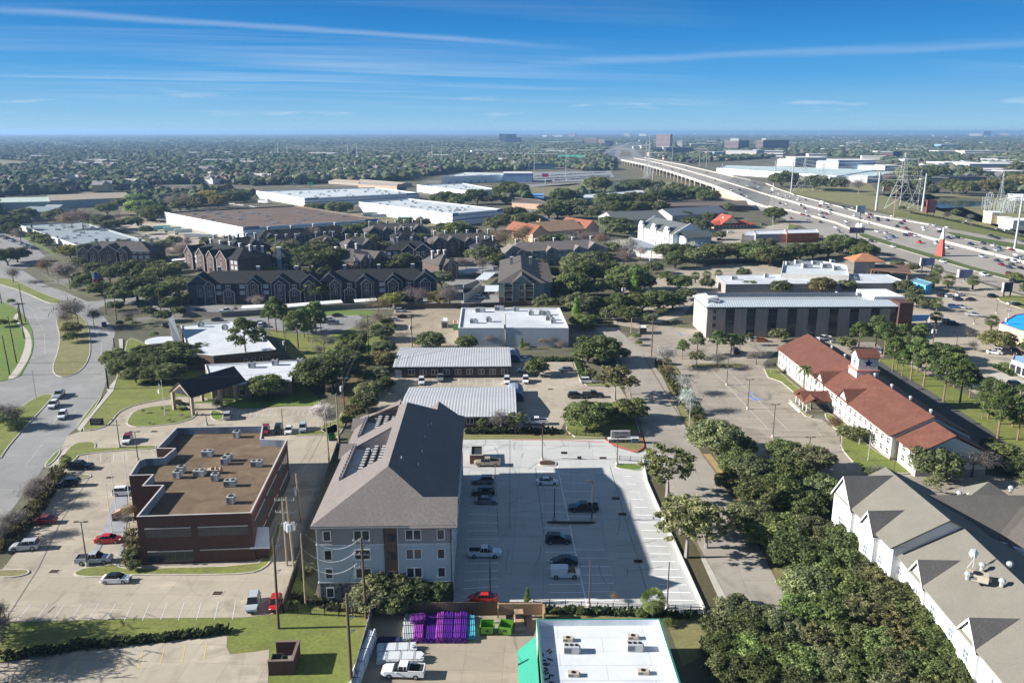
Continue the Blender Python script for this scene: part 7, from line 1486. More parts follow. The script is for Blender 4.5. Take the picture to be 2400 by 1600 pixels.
for a in(('sedan','silver',(772,752),0,'at the back of the church lot'),('suv','grey',(781,760),0,'in the church back car park'),('sedan','black',(745,757),0,'in the church back car park beside the pines'),('sedan','black',(510,752),0,'behind the white church roof'),('suv','charcoal',(388,765),(1,-10),'beside the grey roof fin'),('suv','white',(611,765),(1,-10),'left of the pines'),('sedan','black',(792,742),0,'near the carport fence'),
  ('sedan','silver',(923,752),0,'in the back yard by the dark fence'),('sedan','black',(945,745),0,'in the back yard next to the silver one'),('suv','silver',(940,731),0,'in the shade of the back yard'),('suv','white',(988,898),(0,10),'between the ribbed roofs, left'),('pickup','grey',(1032,890),(0,10),'in the shade between the ribbed roofs'),('suv','white',(1188,896),(0,10),'between the ribbed roofs, right end'),
  ('sedan','white',(1228,846),180,'beside the barrel annex, upper'),('suv','white',(1230,871),180,'beside the barrel annex, lower'),('suv','white',(1232,895),(0,10),'by the round tree in the yard'),('sedan','grey',(1326,869),180,'in the yard by the verge'),('suv','black',(1350,932),0,'in the yard near the sparse oak'),('pickup','black',(1390,930),0,'in the yard beside the black suv'),('suv','white',(1378,897),0,'under the sparse oak'),('pickup','white',(1257,993),180,'in the shade by the lower ribbed building')):
    car(*a,group='cars around the yards')
for a in(('sedan','black',(1585,758),180,'alone on the motel side lot'),('sedan','silver',(1770,799),0,'below the motel facade'),('sedan','orange',(1785,800),0,'below the motel facade beside the silver one'),('suv','navy',(1722,825),90,'at the motel car park trees'),('pickup','white',(1930,797),-160,'behind the red roof'),('sedan','grey',(1960,803),180,'behind the red roof near the motel'),
  ('suv','grey',(2055,826),120,'by the pines near the cupola'),('suv','black',(2207,695),20,'in the upper right lot'),('sedan','silver',(2225,696),20,'in the upper right lot beside the black suv'),('sedan','white',(2250,693),20,'in the upper right lot, right side'),('suv','navy',(2245,704),20,'in the upper right lot, second row'),('sedan','black',(2275,704),20,'in the upper right lot, second row end'),('suv','black',(2327,697),0,'near the corner sign'),
  ('sedan','white',(2373,714),0,'at the right corner drive'),('sedan','black',(2385,716),0,'at the right corner drive behind the white one'),('suv','blue',(2235,722),-20,'under the palm in the right lot'),('suv','silver',(2255,723),-20,'beside the blue suv in the right lot'),('pickup','silver',(2282,741),-20,'in the middle of the right lot'),('suv','white',(2222,757),-20,'by the palm in the right lot'),('suv','black',(2235,762),-20,'in front of the white one by the palm'),
  ('sedan','white',(2330,829),-20,'left of the white suv near the blue roofs'),('suv','white',(2345,827),-35,'near the blue roofs'),('suv','black',(2364,830),-35,'right of the white suv near the blue roofs'),('suv','dark red',(2382,826),-35,'near the blue roofs'),('suv','black',(2380,905),0,'by the pine row end')):
    car(*a,group='cars around the motels')
# merged small cars for the distance (parts no longer visible)
def small_car(kind):
    k=KIND[kind];m=MB();loft(m,k['body']);m.mat(1);loft(m,k['cab']);m.mat(0);a,b,w,z=k['roof'];m.box(a,-w,z-.06,b,w,z)
    m.mat(2)
    for x in(-k['L']*.31,k['L']*.31):
        for s in(-1,1):m.tube((x,s*(k['W']/2-.2),.36),(x,s*k['W']/2,.36),.36,n=8)
    o=m.build('distant_'+{'sedan':'car','suv':'suv','van':'van','pickup':'pickup'}[kind],[PAINT,CGL,TYRE]);PROTO.append(o);return o
m=MB();m.box(-3.6,-1.2,.9,3.6,1.2,3.7);m.mat(1).box(3.7,-1.1,.5,5.6,1.1,2.8);m.mat(2)
for x in(-2.5,-1.4,4.6):
    for s in(-1,1):m.tube((x,s*.9,.5),(x,s*1.2,.5),.5,n=8)
TRK=m.build('box_truck',[WHT,PAINT,TYRE]);PROTO.append(TRK)
SM={k:small_car(k) for k in('sedan','suv','van','pickup')}
def scar(px,z,rz,label,cat,group,rn,kind=None,col=None,sc_=1.):
    kind=kind or rn.choice(('sedan','sedan','suv','suv','pickup','van'));col=col or rn.choice(('white','white','silver','black','black','grey','charcoal','navy','dark red','silver'))
    p=G(px[0],px[1],z);return dup(SM[kind],(p.x,p.y,z),rz,sc_,COLS[col],col+' '+KN[kind]+' '+label,KN[kind],group,False)
rn=random.Random(11)
def direc(x):a=G(x,rail(ML_,x));b=G(x+12,rail(ML_,x+12));return math.atan2(b.y-a.y,b.x-a.x)
near_l=[(2035,512),(2020,500),(1978,490),(2043,511),(2111,525),(2189,530),(2166,540),(2201,545),(2219,534),(2203,539),(2092,557),(2122,553),(2155,570),(2195,573),(2220,583),(2056,544),(1984,521),(1922,505),(1923,522),(1960,535),(1966,545),(1895,520),(2347,622),(2392,630),(2210,615),(2305,646),(2375,662),(1921,484),(1940,487),(1947,494),(1976,486),(1872,466),(1870,470),(1843,479),(1828,478),(1842,459),(1826,456),(1807,452),(1929,480),(2042,567),(2093,580),(2322,555),(2337,560),(2327,577),(2340,585),(2397,567),(1998,488),(2090,508),(1820,490),(1810,498),(1854,513)]
for i,(x,y) in enumerate(near_l):
    dirn=direc(min(x,2380));
    scar((x,y),.06,dirn+(math.pi if y<rail(ML_,x) else 0),'driving '+('on the far freeway lanes' if y<rail(ML_,x) else 'on the near freeway lanes'),'car','traffic on the freeway',rn,col='red' if (x,y)==(2155,570) else 'blue' if (x,y)==(2092,557) else None)
for i in range(75):
    x=rn.uniform(1812,2395);f=rn.choice((.1,.3,.5,.7,.9));a,b=((NL,ML_),(ML_,FL_))[rn.random()<.55];y=rail(a,x)+(rail(b,x)-rail(a,x))*f
    if min(abs(x-u_)+abs(y-v_)*3 for u_,v_ in near_l)<14:continue
    fa=a is ML_;scar((x,y),.06,direc(min(x,2380))+(math.pi if fa else 0),'driving on the '+('far' if fa else 'near')+' freeway lanes','car','traffic on the freeway',rn)
p=G(2017,538);dup(TRK,(p.x,p.y,.06),direc(2020)+math.pi,1.2,COLS['white'],'white box truck driving on the near freeway lanes','truck');p=G(1926,480);dup(TRK,(p.x,p.y,.06),direc(1920),1.,COLS['white'],'white box truck on the far freeway lanes','truck');p=G(1811,448);dup(TRK,(p.x,p.y,.06),direc(1815),1.,COLS['white'],'white truck at the end of the viaduct','truck')
for A_,B_,n in((N_,M_,16),(M_,F_,14)):
    for i in range(n):
        s=rn.random()*(len(A_)-2);k=int(s);f=s-k;u_=rn.uniform(.15,.85);p=A_[k].lerp(A_[k+1],f).lerp(B_[k].lerp(B_[k+1],f),u_);d=A_[k+1]-A_[k]
        kk=rn.choice(('sedan','suv','pickup'));cc=rn.choice(('white','black','silver','charcoal','grey'));dup(SM[kk],(p.x,p.y,p.z),math.atan2(d.y,d.x),1,COLS[cc],cc+' '+KN[kk]+' driving over the raised bridge',KN[kk],'traffic on the viaduct',False)
def row(x0,y0,x1,y1,n,hd,label,grp,pr=.85,cols=None):
    for i in range(n):
        if rn.random()>pr:continue
        f=(i+.5)/n;scar((x0+(x1-x0)*f,y0+(y1-y0)*f),.06,R_(hd),label,'car',grp,rn,col=rn.choice(cols) if cols else None)
row(4,556,90,588,16,-10,'in the long row beside the grey roofed office warehouse','row of parked cars at the left edge',.95,('navy','charcoal','silver','grey','blue'))
row(320,528,362,540,6,-60,'in the yard before the brown warehouse','cars in the warehouse yard',.9,('white','silver','charcoal'))
for x,y in((342,556),(366,562),(470,552),(300,520),(310,512),(445,530)):scar((x,y),.06,rn.uniform(-.4,.4),'in the yard before the brown warehouse','car','cars in the warehouse yard',rn)
row(1185,424,1430,412,52,10,'in the crowded dealer lot','cars in the dealer lot',1,('white','white','white','silver','silver','grey','blue'));row(1190,418,1420,405,44,10,'in the crowded dealer lot','cars in the dealer lot',1,('white','white','silver','grey','charcoal'));row(1260,426,1430,416,34,10,'in the crowded dealer lot','cars in the dealer lot',.9)
row(540,479,600,486,9,-20,'beside the broad white warehouse','cars beside the broad white warehouse',.8,('white','white','silver'))
for x,y,c in((1125,700,'silver'),(1145,688,'black'),(1150,680,'dark red'),(1165,632,'white'),(1175,630,'white'),(1185,627,'black'),(1172,684,'white'),(1190,632,'silver')):scar((x,y),.06,R_(5),'in the apartment garage court','car','cars in the garage court',rn,col=c)
for x,y in((400,717),(385,720),(340,722),(365,735),(530,732),(470,733),(610,760)):scar((x,y),.06,R_(2),'along the apartment drive','car','cars along the apartment drive',rn)
for x,y in((1712,546),(1688,564),(1765,530),(1790,528),(1867,540)):scar((x,y),.06,R_(0),'by the red roofed restaurant','car','cars near the restaurant',rn)
for x,y in((2262,524),(2280,528),(2340,538),(2360,542),(2370,540),(2270,519)):scar((x,y),.06,R_(10),'at the shops beyond the freeway','car','cars at the far shops',rn,'sedan')
# semi trailers at the docks
def trailer(px,rz,label,col=(.6,.62,.62)):
    p=G(*px);t=thing('semi_trailer',label,'trailer',(p.x,p.y,0),R_(rz));m=MB();m.box(-6,-1.25,1.1,6,1.25,3.9);m.build('box_body',M('trailer_'+str(col[1]),col,rough=.5),t)
    for x in(-5,-3.9):m=MB();m.tube((x,-1.2,.5),(x,1.2,.5),.5,n=8);m.build('axle_wheels',TYRE,t)
    m=MB();m.box(3.2,-.8,0,3.4,.8,1.1);m.build('landing_leg',DK,t)
for a in(((380,541),25,'teal trailer in the row before the brown warehouse',(.2,.5,.45)),((405,544),25,'pale green trailer before the brown warehouse',(.45,.6,.55)),((430,549),25,'second pale green trailer before the brown warehouse',(.5,.62,.58)),((455,560),5,'long white trailer nearest the brown warehouse corner',(.7,.7,.68)),((490,562),5,'white trailer at the brown warehouse corner',(.7,.72,.7)),((618,478),-20,'white trailer at the broad white warehouse',(.68,.7,.72)),((868,508),10,'lime edged trailer at the centre warehouse',(.45,.6,.15)),((890,512),10,'white trailer at the centre warehouse',(.66,.68,.7)),((950,520),10,'grey trailer at the centre warehouse',(.5,.5,.5))):trailer(*a)
# white portable buses behind the bare trees
for i,x in enumerate((1000,1022)):pass
# ================= trees
LEAF=M('leaf',(.1,.1,.1),kind='leaf',rough=.75,spec=.15);BARK=M('bark',(.11,.085,.065),var=.2);BARKG=M('bark_grey',(.3,.28,.26),var=.15)
RS=np.random.RandomState(4)
def quads(c,n,size,asp=.62):
    """leaf quads at points c facing n"""
    N=len(c);r=RS.normal(size=(N,3));u=np.cross(n,r);u/=np.linalg.norm(u,axis=1,keepdims=True)+1e-9;v=np.cross(n,u);s=(size*RS.uniform(.6,1.4,N))[:,None]
    u=u*s;v=v*s*asp;P=np.stack([c-u-v*.6,c+u*.9-v,c+u+v*.7,c-u*.8+v],1).reshape(-1,3);return P
def mk(name,P,tone,mat,k=4):
    n=len(P)//k;me=bpy.data.meshes.new(name);me.vertices.add(len(P));me.vertices.foreach_set('co',P.astype(np.float32).ravel())
    me.loops.add(len(P));me.loops.foreach_set('vertex_index',np.arange(len(P),dtype=np.int32));me.polygons.add(n)
    me.polygons.foreach_set('loop_start',np.arange(0,len(P),k,dtype=np.int32));me.update(calc_edges=True)
    at=me.attributes.new('tone','FLOAT','FACE');at.data.foreach_set('value',tone.astype(np.float32));me.materials.append(mat);return me
def crown(blobs,per,size,up=.35,fill=.26):
    """blobs: array (n,5) x y z r flat"""
    C=[];N=[];T=[]
    for b in blobs:
        m=int(per*b[3]**2/.1);d=RS.normal(size=(m,3));d/=np.linalg.norm(d,axis=1,keepdims=True);d[:,2]=np.where(d[:,2]<-.35,-d[:,2],d[:,2])
        rr=b[3]*(1-fill*RS.rand(m)**.6*2)[:,None];p=d*rr;p[:,2]*=b[4];C.append(p+b[:3])
        q=d+RS.normal(size=(m,3))*.7;q[:,2]+=up;q/=np.linalg.norm(q,axis=1,keepdims=True);N.append(q);T.append(np.clip(RS.rand()*.75+RS.normal(size=m)*.32+.14,0,1))
    C=np.concatenate(C);N=np.concatenate(N);T=np.concatenate(T);return quads(C,N,size),T
def limbs(pts,mat,name,r0=.07):
    m=MB()
    for a,b,ra,rb in pts:m.tube(a,b,ra,rb,n=5,cap=False)
    return m.mesh(name,mat)
def blobset(kind,seed):
    r=np.random.RandomState(seed);B=[]
    if kind in('oak','sparse'):
        n=36 if kind=='oak' else 64;ZO=.88 if kind=='oak' else 1.12
        for i in range(n):
            t=2.399963*i+r.uniform(-.3,.3);z=1-1.75*(i+.5)/n;rad=math.sqrt(max(0,1-z*z*.9));q=r.uniform(.62,.85) if kind=='oak' else r.uniform(.35,.92)
            B.append((math.cos(t)*rad*q,math.sin(t)*rad*q,ZO+z*.62*q+r.uniform(-.06,.06),r.uniform(.24,.4) if kind=='oak' else r.uniform(.12,.22),.7))
        if kind=='oak':B+= [(0,0,.9,.55,.8),(.3,-.2,.85,.4,.8),(-.3,.15,.85,.4,.8)]
    elif kind=='pine':
        for i in range(22):
            t=2.4*i+r.uniform(-.4,.4);f=i/21;z=1.5+1.35*f;w=(.95-.7*abs(f-.4)-.2*f)*r.uniform(.6,1)
            B.append((math.cos(t)*w,math.sin(t)*w,z,r.uniform(.28,.42),.7))
    elif kind=='col':
        for i in range(16):
            t=2.4*i;f=i/15;B.append((math.cos(t)*.35*(1-f*.7),math.sin(t)*.35*(1-f*.7),.6+3*f,.6-.33*f,1))
    elif kind=='shrub':
        for i in range(14):
            t=2.4*i;z=1-(i+.5)/14*1.1;rad=math.sqrt(max(0,1-z*z));B.append((math.cos(t)*rad*.6,math.sin(t)*rad*.6,.55+z*.42,r.uniform(.35,.5),.9))
    return np.array(B)
def branches(kind,seed,zt=1.1,spread=.75,depth=4,r0=.06,z0=.45,nf=4):
    r=random.Random(seed);S=[]
    def rec(p,d,L,rad,k):
        q=p+d*L;S.append((p,q,rad,rad*.62))
        if k==0:return
        for i in range(r.choice((2,3)) if k<depth else nf):
            e=(d+Vector((r.gauss(0,spread),r.gauss(0,spread),r.gauss(.18,.3)))).normalized();rec(q,e,L*r.uniform(.6,.82),rad*.6,k-1)
    base=Vector((0,0,z0));S.append((Vector((0,0,0)),base,r0*1.5,r0*1.1));rec(base,Vector((0,0,1)),.22,r0,depth);return S
TP={}
def tree_proto(key,crown_me,trunk_me,name):
    t=bpy.data.objects.new(name,None);sc.collection.objects.link(t);PROTO.append(t);t['label']='x';t['category']='tree'
    a=link('trunk',trunk_me,t) if trunk_me else None
    b=link('crown',crown_me,t)
    TP.setdefault(key,[]).append(t)
def simple_trunk(h,r,bark=BARK,n=5,zt=1.1,sp=.5):
    m=MB();m.tube((0,0,0),(0,0,h*.55),r,r*.75,n=7,cap=False)
    for i in range(n):
        a=i*6.283/n;m.tube((0,0,h*.5),(sp*math.cos(a),sp*math.sin(a),zt),r*.55,r*.2,n=5,cap=False)
    return m.mesh('trunk',bark)
for s in range(4):
    P,T=crown(blobset('oak',s),175,.042);tree_proto('oak',mk('crown',P,T,LEAF),simple_trunk(.5,.07,zt=.8),'oak_tree')
for s in range(2):
    P,T=crown(blobset('oak',s+20),34,.085);tree_proto('oaklow',mk('crown',P,T,LEAF),simple_trunk(.5,.07,zt=.8),'oak_tree')
for s in range(3):
    P,T=crown(blobset('sparse',s+5),280,.036,fill=.45);tree_proto('sparse',mk('crown',P,T,LEAF),limbs(branches('s',s,r0=.045,depth=5,spread=.6),BARKG,'trunk'),'oak_tree')
for s in range(3):
    P,T=crown(blobset('pine',s),120,.05,up=.6);m=MB();m.tube((0,0,0),(0,0,2.6),.065,.03,n=7,cap=False)
    for i in range(7):a=i*2.4;m.tube((0,0,1.5+i*.17),(.6*math.cos(a),.6*math.sin(a),1.7+i*.17),.025,.01,n=4,cap=False)
    tree_proto('pine',mk('crown',P,T,LEAF),m.mesh('trunk',M('bark_pine',(.22,.15,.1))),'pine_tree')
P,T=crown(blobset('col',1),110,.06);tree_proto('col',mk('crown',P,T,LEAF),simple_trunk(.5,.1,zt=.6,sp=.1),'cypress_tree')
for s in range(2):
    P,T=crown(blobset('shrub',s),60,.06);tree_proto('shrub',mk('crown',P,T,LEAF),None,'shrub')
for s in range(4):      # leafless: a haze of fine twigs on real limbs
    S=branches('b',s+30,depth=5,spread=.62,r0=.045,z0=.3,nf=5);ends=np.array([q for p,q,a,b in S[-len(S)//2:]]);ctr=ends.mean(0)
    e=ends[RS.randint(0,len(ends),1100)]+RS.normal(size=(1100,3))*.12
    mx_=np.abs(e[:,:2]).max()
    n=RS.normal(size=(1100,3));n/=np.linalg.norm(n,axis=1,keepdims=True);P=quads(e,n,.07,.07)
    f=1/np.percentile(np.linalg.norm(e[:,:2],axis=1),92);zf=np.array([f,f,f*.72]);P*=zf;S=[(Vector(np.array(p)*zf),Vector(np.array(q)*zf),a*.8,b*.8) for p,q,a,b in S]
    tree_proto('bare',mk('crown',P,RS.rand(1100),LEAF),limbs(S,BARKG if s%2 else BARK,'trunk'),'bare_tree');TP['bare'][-1]['zc']=float(ends[:,2].mean()*f*.72)
def fronds(n,L,droop,ball,w=.05,seed=0):
    r=np.random.RandomState(seed);P=[]
    for i in range(n):
        a=2.4*i;el=(r.uniform(-.9,1.3) if ball else r.uniform(-.3,1.));d=np.array([math.cos(a)*math.cos(el),math.sin(a)*math.cos(el),math.sin(el)]);s=np.array([-math.sin(a),math.cos(a),0])
        if ball:   # fan leaf: spread blades
            b=d*L*.45
            for k in range(7):
                q=d+s*(k-3)*.22;q/=np.linalg.norm(q);e=b+q*L*.55;e[2]-=.1*L;P+=[b-s*.01,b+s*.01,e+s*w*.7,e-s*w*.7]
        else:
            p=np.zeros(3)
            for k in range(6):
                f=(k+1)/6;q=d*L*f;q[2]-=droop*L*f*f
                for sd_ in(-1,1):
                    o=s*sd_*w*4*(1-f*.6);P+=[p,q,q+o+np.array([0,0,-.08*L]),p+o+np.array([0,0,-.08*L])]
                p=q
    return np.array(P)
P=fronds(150,1,.5,True,w=.03,seed=2);P[:,2]+=1.6;m=MB();m.tube((0,0,0),(0,0,1.5),.16,.14,n=8);tree_proto('palm',mk('crown',P,RS.rand(len(P)//4),LEAF),m.mesh('trunk',BARK),'palm_tree');TP['palm'][0]['zc']=1.6
P=fronds(26,1.05,.6,False,seed=4);P[:,2]+=4.2;m=MB();m.tube((0,0,0),(0,0,4.2),.13,.1,n=8);tree_proto('frond',mk('crown',P,RS.rand(len(P)//4),LEAF),m.mesh('trunk',M('bark_palm',(.3,.25,.19))),'palm_tree');TP['frond'][0]['zc']=4.2
ZC={'oak':.9,'oaklow':.9,'sparse':1.12,'pine':2.15,'col':2.,'shrub':.55}
LM=[(460,1260,'the brick office'),(260,1230,'the office car park'),(880,1300,'the apartment facade'),(820,1150,'the roof wells'),(1250,1250,'the apartment car park'),(1560,1200,'the retaining kerb'),(1700,1240,'the quiet street'),(1430,1480,'the green edged shop'),(1000,1500,'the pipe yard'),(720,1480,'the bin enclosure'),(590,870,'the church hall'),(540,790,'the church roof'),(375,800,'the round chapel'),(380,960,'the oval lawn'),(170,800,'the central island'),(60,660,'the upper median'),(30,1000,'the lower median'),(600,700,'the left front apartments'),(890,700,'the right front apartments'),(500,600,'the left rear apartments'),(260,600,'the far left apartments'),(720,580,'the long back apartments'),(960,600,'the twin gabled apartments'),(1090,590,'the tan bay apartments'),(1225,690,'the balcony block'),(1300,600,'the garage court apartments'),(640,620,'the clubhouse'),(1190,760,'the pale blue building'),(1060,850,'the upper ribbed roof'),(1070,940,'the lower ribbed roof'),(1000,770,'the back yard'),(850,900,'the ditch'),(720,800,'the pine lawn'),(1300,920,'the yard'),(1440,1030,'the entrance sign'),(1480,850,'the street bend'),(1600,930,'the empty car park corner'),(1880,750,'the motel block'),(1700,830,'the motel forecourt'),(1880,660,'the motel wing'),(2000,620,'the cream tower'),(2180,660,'the turquoise pavilion'),(2150,830,'the pine row'),(2300,900,'the lower pine row'),(2340,800,'the blue roofs'),(2270,720,'the right car park'),(1900,900,'the porch'),(2000,1000,'the red roof'),(2200,1090,'the red roof gable end'),(2050,1250,'the white gables'),(2250,1400,'the long pale roof'),(2300,1180,'the dark court roof'),(1950,1400,'the oak grove'),(1750,1500,'the bottom oak grove'),(1900,1150,'the upper oak grove'),(1320,540,'the orange roof'),(1570,550,'the white hotel'),(1500,520,'the grey lodge'),(1720,515,'the red restaurant'),(1850,560,'the brick shop'),(1630,470,'the viaduct columns'),(1400,480,'the blue strip building'),(640,510,'the brown warehouse'),(1000,490,'the centre warehouse'),(800,450,'the broad white warehouse'),(1090,450,'the small white warehouse'),(190,550,'the grey office warehouse'),(200,480,'the green metal sheds'),(1990,430,'the long white warehouse'),(2108,470,'the tallest pylon'),(2200,430,'the pond office'),(1450,620,'the wood behind the motel'),(1350,680,'the oak wood'),(1380,760,'the lit cypress')]
LMW=[(G(x,y),n,x,y) for x,y,n in LM]
def where(p,x,y):
    q=min(LMW,key=lambda l:(l[0]-p).length);d=q[0]-p;ax,ay=x-q[2],y-q[3]
    if abs(ax)>abs(ay)*1.6:r='right of' if ax>0 else 'left of'
    else:r='in front of' if ay>0 else 'behind'
    return r+' '+q[1],q[1]
STY={ # key:(protos, colour, description, group)
'o':('oak',(.132,.158,.062),'dark evergreen oak'),'g':('oak',(.18,.2,.10),'grey green oak'),'l':('oak',(0.185,0.254,0.088),'bright green oak'),'y':('oak',(0.318,0.295,0.077),'yellowing tree'),'a':('bare',(.24,.18,.11),'rusty brown autumn tree'),
'b':('bare',(.185,.168,.15),'leafless grey brown tree'),'w':('bare',(.483,.483,.440),'pale leafless tree'),'p':('pine',(.115,.16,.055),'tall green pine'),'P':('palm',(0.158,0.195,0.074),'round headed palm'),'f':('frond',(.142,.185,.064),'feathery palm'),
's':('shrub',(0.131,0.166,0.058),'rounded shrub'),'c':('col',(0.131,0.221,0.058),'narrow bright cypress'),'v':('sparse',(.205,.215,.095),'thin crowned olive green oak'),'m':('oak',(0.224,0.203,0.086),'olive brown tree'),'k':('bare',(.235,.195,.175),'pinkish leafless tree')}
NT=[0]
TREES=[]
def plant(x0,y0,lst):
    for e in lst:
        X,Y,r=e[:3];k=e[3] if len(e)>3 else 'o';x,y=x0+X/3.92,y0+Y/3.92;rp=r/3.92
        key,col,desc=STY[k];pr=TP[key];NT[0]+=1;ch=random.Random(NT[0]*17+int(X))
        s0=pxm(y);Rr=rp/s0
        if key=='oak' and rp<8:pr=TP['oaklow']
        t=ch.choice(pr);zc=t.get('zc',ZC.get(key,1.1))
        if key in('pine',):rp*=1.0
        for _ in range(5):
            z=min(zc*Rr,60);p=G(x,y,z);Rr=rp/(pxm(y,z))
        if key=='frond':Rr=min(Rr*1.15,2.8)
        jj=ch.uniform(.76,1.34);j=[c*jj*ch.uniform(.94,1.06) for c in col];f=ch.uniform(1.0,1.22)*(1.2 if key=='oak' else 1);wh_,nm=where(Vector((p.x,p.y,0)),x,y)
        d=dup(t,(p.x,p.y,0),ch.uniform(0,6.28),(Rr*f,Rr*f,Rr),tuple(j),desc+' '+wh_,'tree' if k!='s' else 'shrub',{'s':'shrubs','f':'palms','P':'palms'}.get(k,'trees')+' around '+nm)
        d.name={'oak':'oak_tree','sparse':'oak_tree','bare':'bare_tree','pine':'pine_tree','palm':'palm_tree','frond':'palm_tree','col':'cypress_tree','shrub':'shrub'}[key]
        for c in d.children:c.color=(*j,1)
        TREES.append(d);d['px']=rp
plant(0,600,[(1000,150,100),(1130,130,130),(1300,120,140),(1480,150,130),(1250,280,150),(1400,330,130),(1130,330,110),(800,210,115),(930,290,90),(1620,270,110,'g'),(1680,370,80,'g'),(1560,420,80),(1060,450,60),
 (430,70,90,'a'),(620,120,120,'b'),(520,150,80,'b'),(110,150,80,'b'),(330,240,30,'b'),(700,480,150,'b'),(850,540,90,'b'),(610,560,90,'b'),(660,660,80,'m'),(650,750,80,'s'),(1210,530,80,'b'),(1350,500,60),(1500,540,70),(1640,500,60),(1240,620,30,'s'),(1180,590,40,'s'),
 (1050,930,110),(1180,980,130),(1330,900,130),(1470,960,140),(1600,880,130),(1720,920,120),(1850,860,100),(1550,1060,120),(1400,1070,110),(1240,1080,100),(1930,850,60),(1100,1030,90),(2240,700,150,'p'),(1990,1340,60,'b'),(80,1430,110,'b'),(20,1500,80,'s'),(2160,240,85),(2150,480,30,'b'),(2330,390,60,'k'),(700,280,60,'s'),(2000,1300,40,'b'),
 (130,610,40,'s'),(20,620,60,'s'),(100,420,40,'s'),(1380,630,30,'s'),(1420,720,40,'s'),(1100,620,40,'s'),(750,200,60,'o'),(840,330,60,'s')])
plant(600,600,[(100,1180,140),(600,1060,190),(770,950,150),(860,850,130),(900,760,100),(700,1100,130),(480,1090,60),(640,950,100),(170,470,110,'p'),(240,520,90,'p'),(370,600,120,'p'),(540,500,100,'p'),(430,560,90,'p'),(590,560,70,'p'),(110,520,70,'p'),(30,730,80,'p'),(470,640,70,'p'),
 (620,770,110,'b'),(1010,620,110,'k'),(1080,560,80,'k'),(560,850,60,'b'),(1120,430,110,'a'),(1230,400,90,'y'),(1340,360,70,'m'),(1470,340,110,'k'),(1780,330,130,'b'),(1680,380,90,'m'),(570,290,130),(1700,200,100,'g'),(1150,690,95,'g'),(1180,830,90,'g'),(1150,950,115,'m'),(1100,1080,110,'g'),(1170,1170,85),(1030,1220,100,'g'),(980,1330,110,'g'),(900,1420,90,'m'),(850,1500,60,'g'),(1240,640,40),(1200,600,50,'m'),
 (1600,760,110,'g'),(1940,785,90,'o'),(1500,800,60,'s'),(1690,800,60,'s'),(2150,740,60,'b'),(2250,740,60,'k'),(2300,720,50,'b'),(2250,1470,100,'b'),(2090,1500,70,'v'),(1940,1490,50,'v'),(500,330,40,'k'),(620,1420,110,'w'),(680,1470,70,'w'),(20,400,60,'k')])
plant(600,280,[(300,1180,120,'g'),(430,1220,100),(560,1190,120,'g'),(520,1290,130),(700,1260,130),(640,1150,100,'g'),(800,1170,70),(400,1310,80),(1350,1290,90),(1160,1170,90,'g'),(1050,1100,80,'g'),(330,1060,80,'m'),(530,1040,90,'k'),(430,1060,60),(700,1040,100,'g'),(850,1020,100),(1000,1000,100),(1180,990,70),(1840,1010,110),(1960,1030,80,'g'),(1750,1000,80),(2200,950,90,'g'),(2290,1080,110,'a'),(2150,1060,90,'a'),(2050,1090,60,'a'),(2100,1230,110,'g'),(2200,1260,90),(2000,1230,70),(1930,1300,80,'k'),(2080,1310,70,'k'),(1650,1290,60),(1680,1340,70,'a'),(250,1060,90),(100,1080,70,'m'),
 (580,810,70,'g'),(740,810,90,'g'),(820,800,60),(500,800,50),(680,850,50),(1380,940,60),(1530,940,60),(1750,710,90),(1880,730,90),(2030,700,90),(2120,730,60),(1660,720,60),(2280,660,90),(2330,620,80),(2250,720,60),(1450,1020,60,'m'),(2330,850,70,'g'),(2280,900,60,'m')])
plant(0,280,[(230,860,80),(60,900,60,'y'),(40,950,110,'g'),(100,1000,80),(200,900,60,'y'),(470,880,70,'y'),(520,860,60,'y'),(650,900,100,'a'),(750,890,100,'k'),(560,900,60,'b'),(980,810,80,'l'),(1110,760,60,'l'),(1240,730,80,'l'),(1290,800,110,'l'),(1220,790,70,'y'),(1420,850,100),(1350,860,80),(850,920,80,'g'),(940,930,90,'g'),(1030,960,70,'g'),(1210,940,70,'g'),(1100,880,60,'k'),(310,1060,50,'l'),(370,1090,70,'o'),(420,1120,60),(180,1030,60,'b'),(560,1190,60,'l'),(640,1200,80,'y'),(820,1190,100),(930,1180,100),(1130,1160,90),(1250,1200,90),(1360,1190,90),(1500,1150,80,'g'),(1650,1180,90,'k'),(1700,1120,60,'k'),(1950,1130,90,'g'),(2100,1130,90),(2230,1150,70,'k'),(1600,1110,60),(60,1250,100),(150,1230,90),(1560,740,80,'b'),(1700,720,90,'b'),(1900,700,80,'y'),(2000,740,80,'y'),(1650,780,80,'g'),(1780,790,70,'g'),(1870,740,60,'l'),(2150,700,70,'y'),(2250,690,60,'y'),(1640,640,40,'k'),(290,990,18,'c'),(530,1100,18,'c'),(1340,1010,50,'g')])
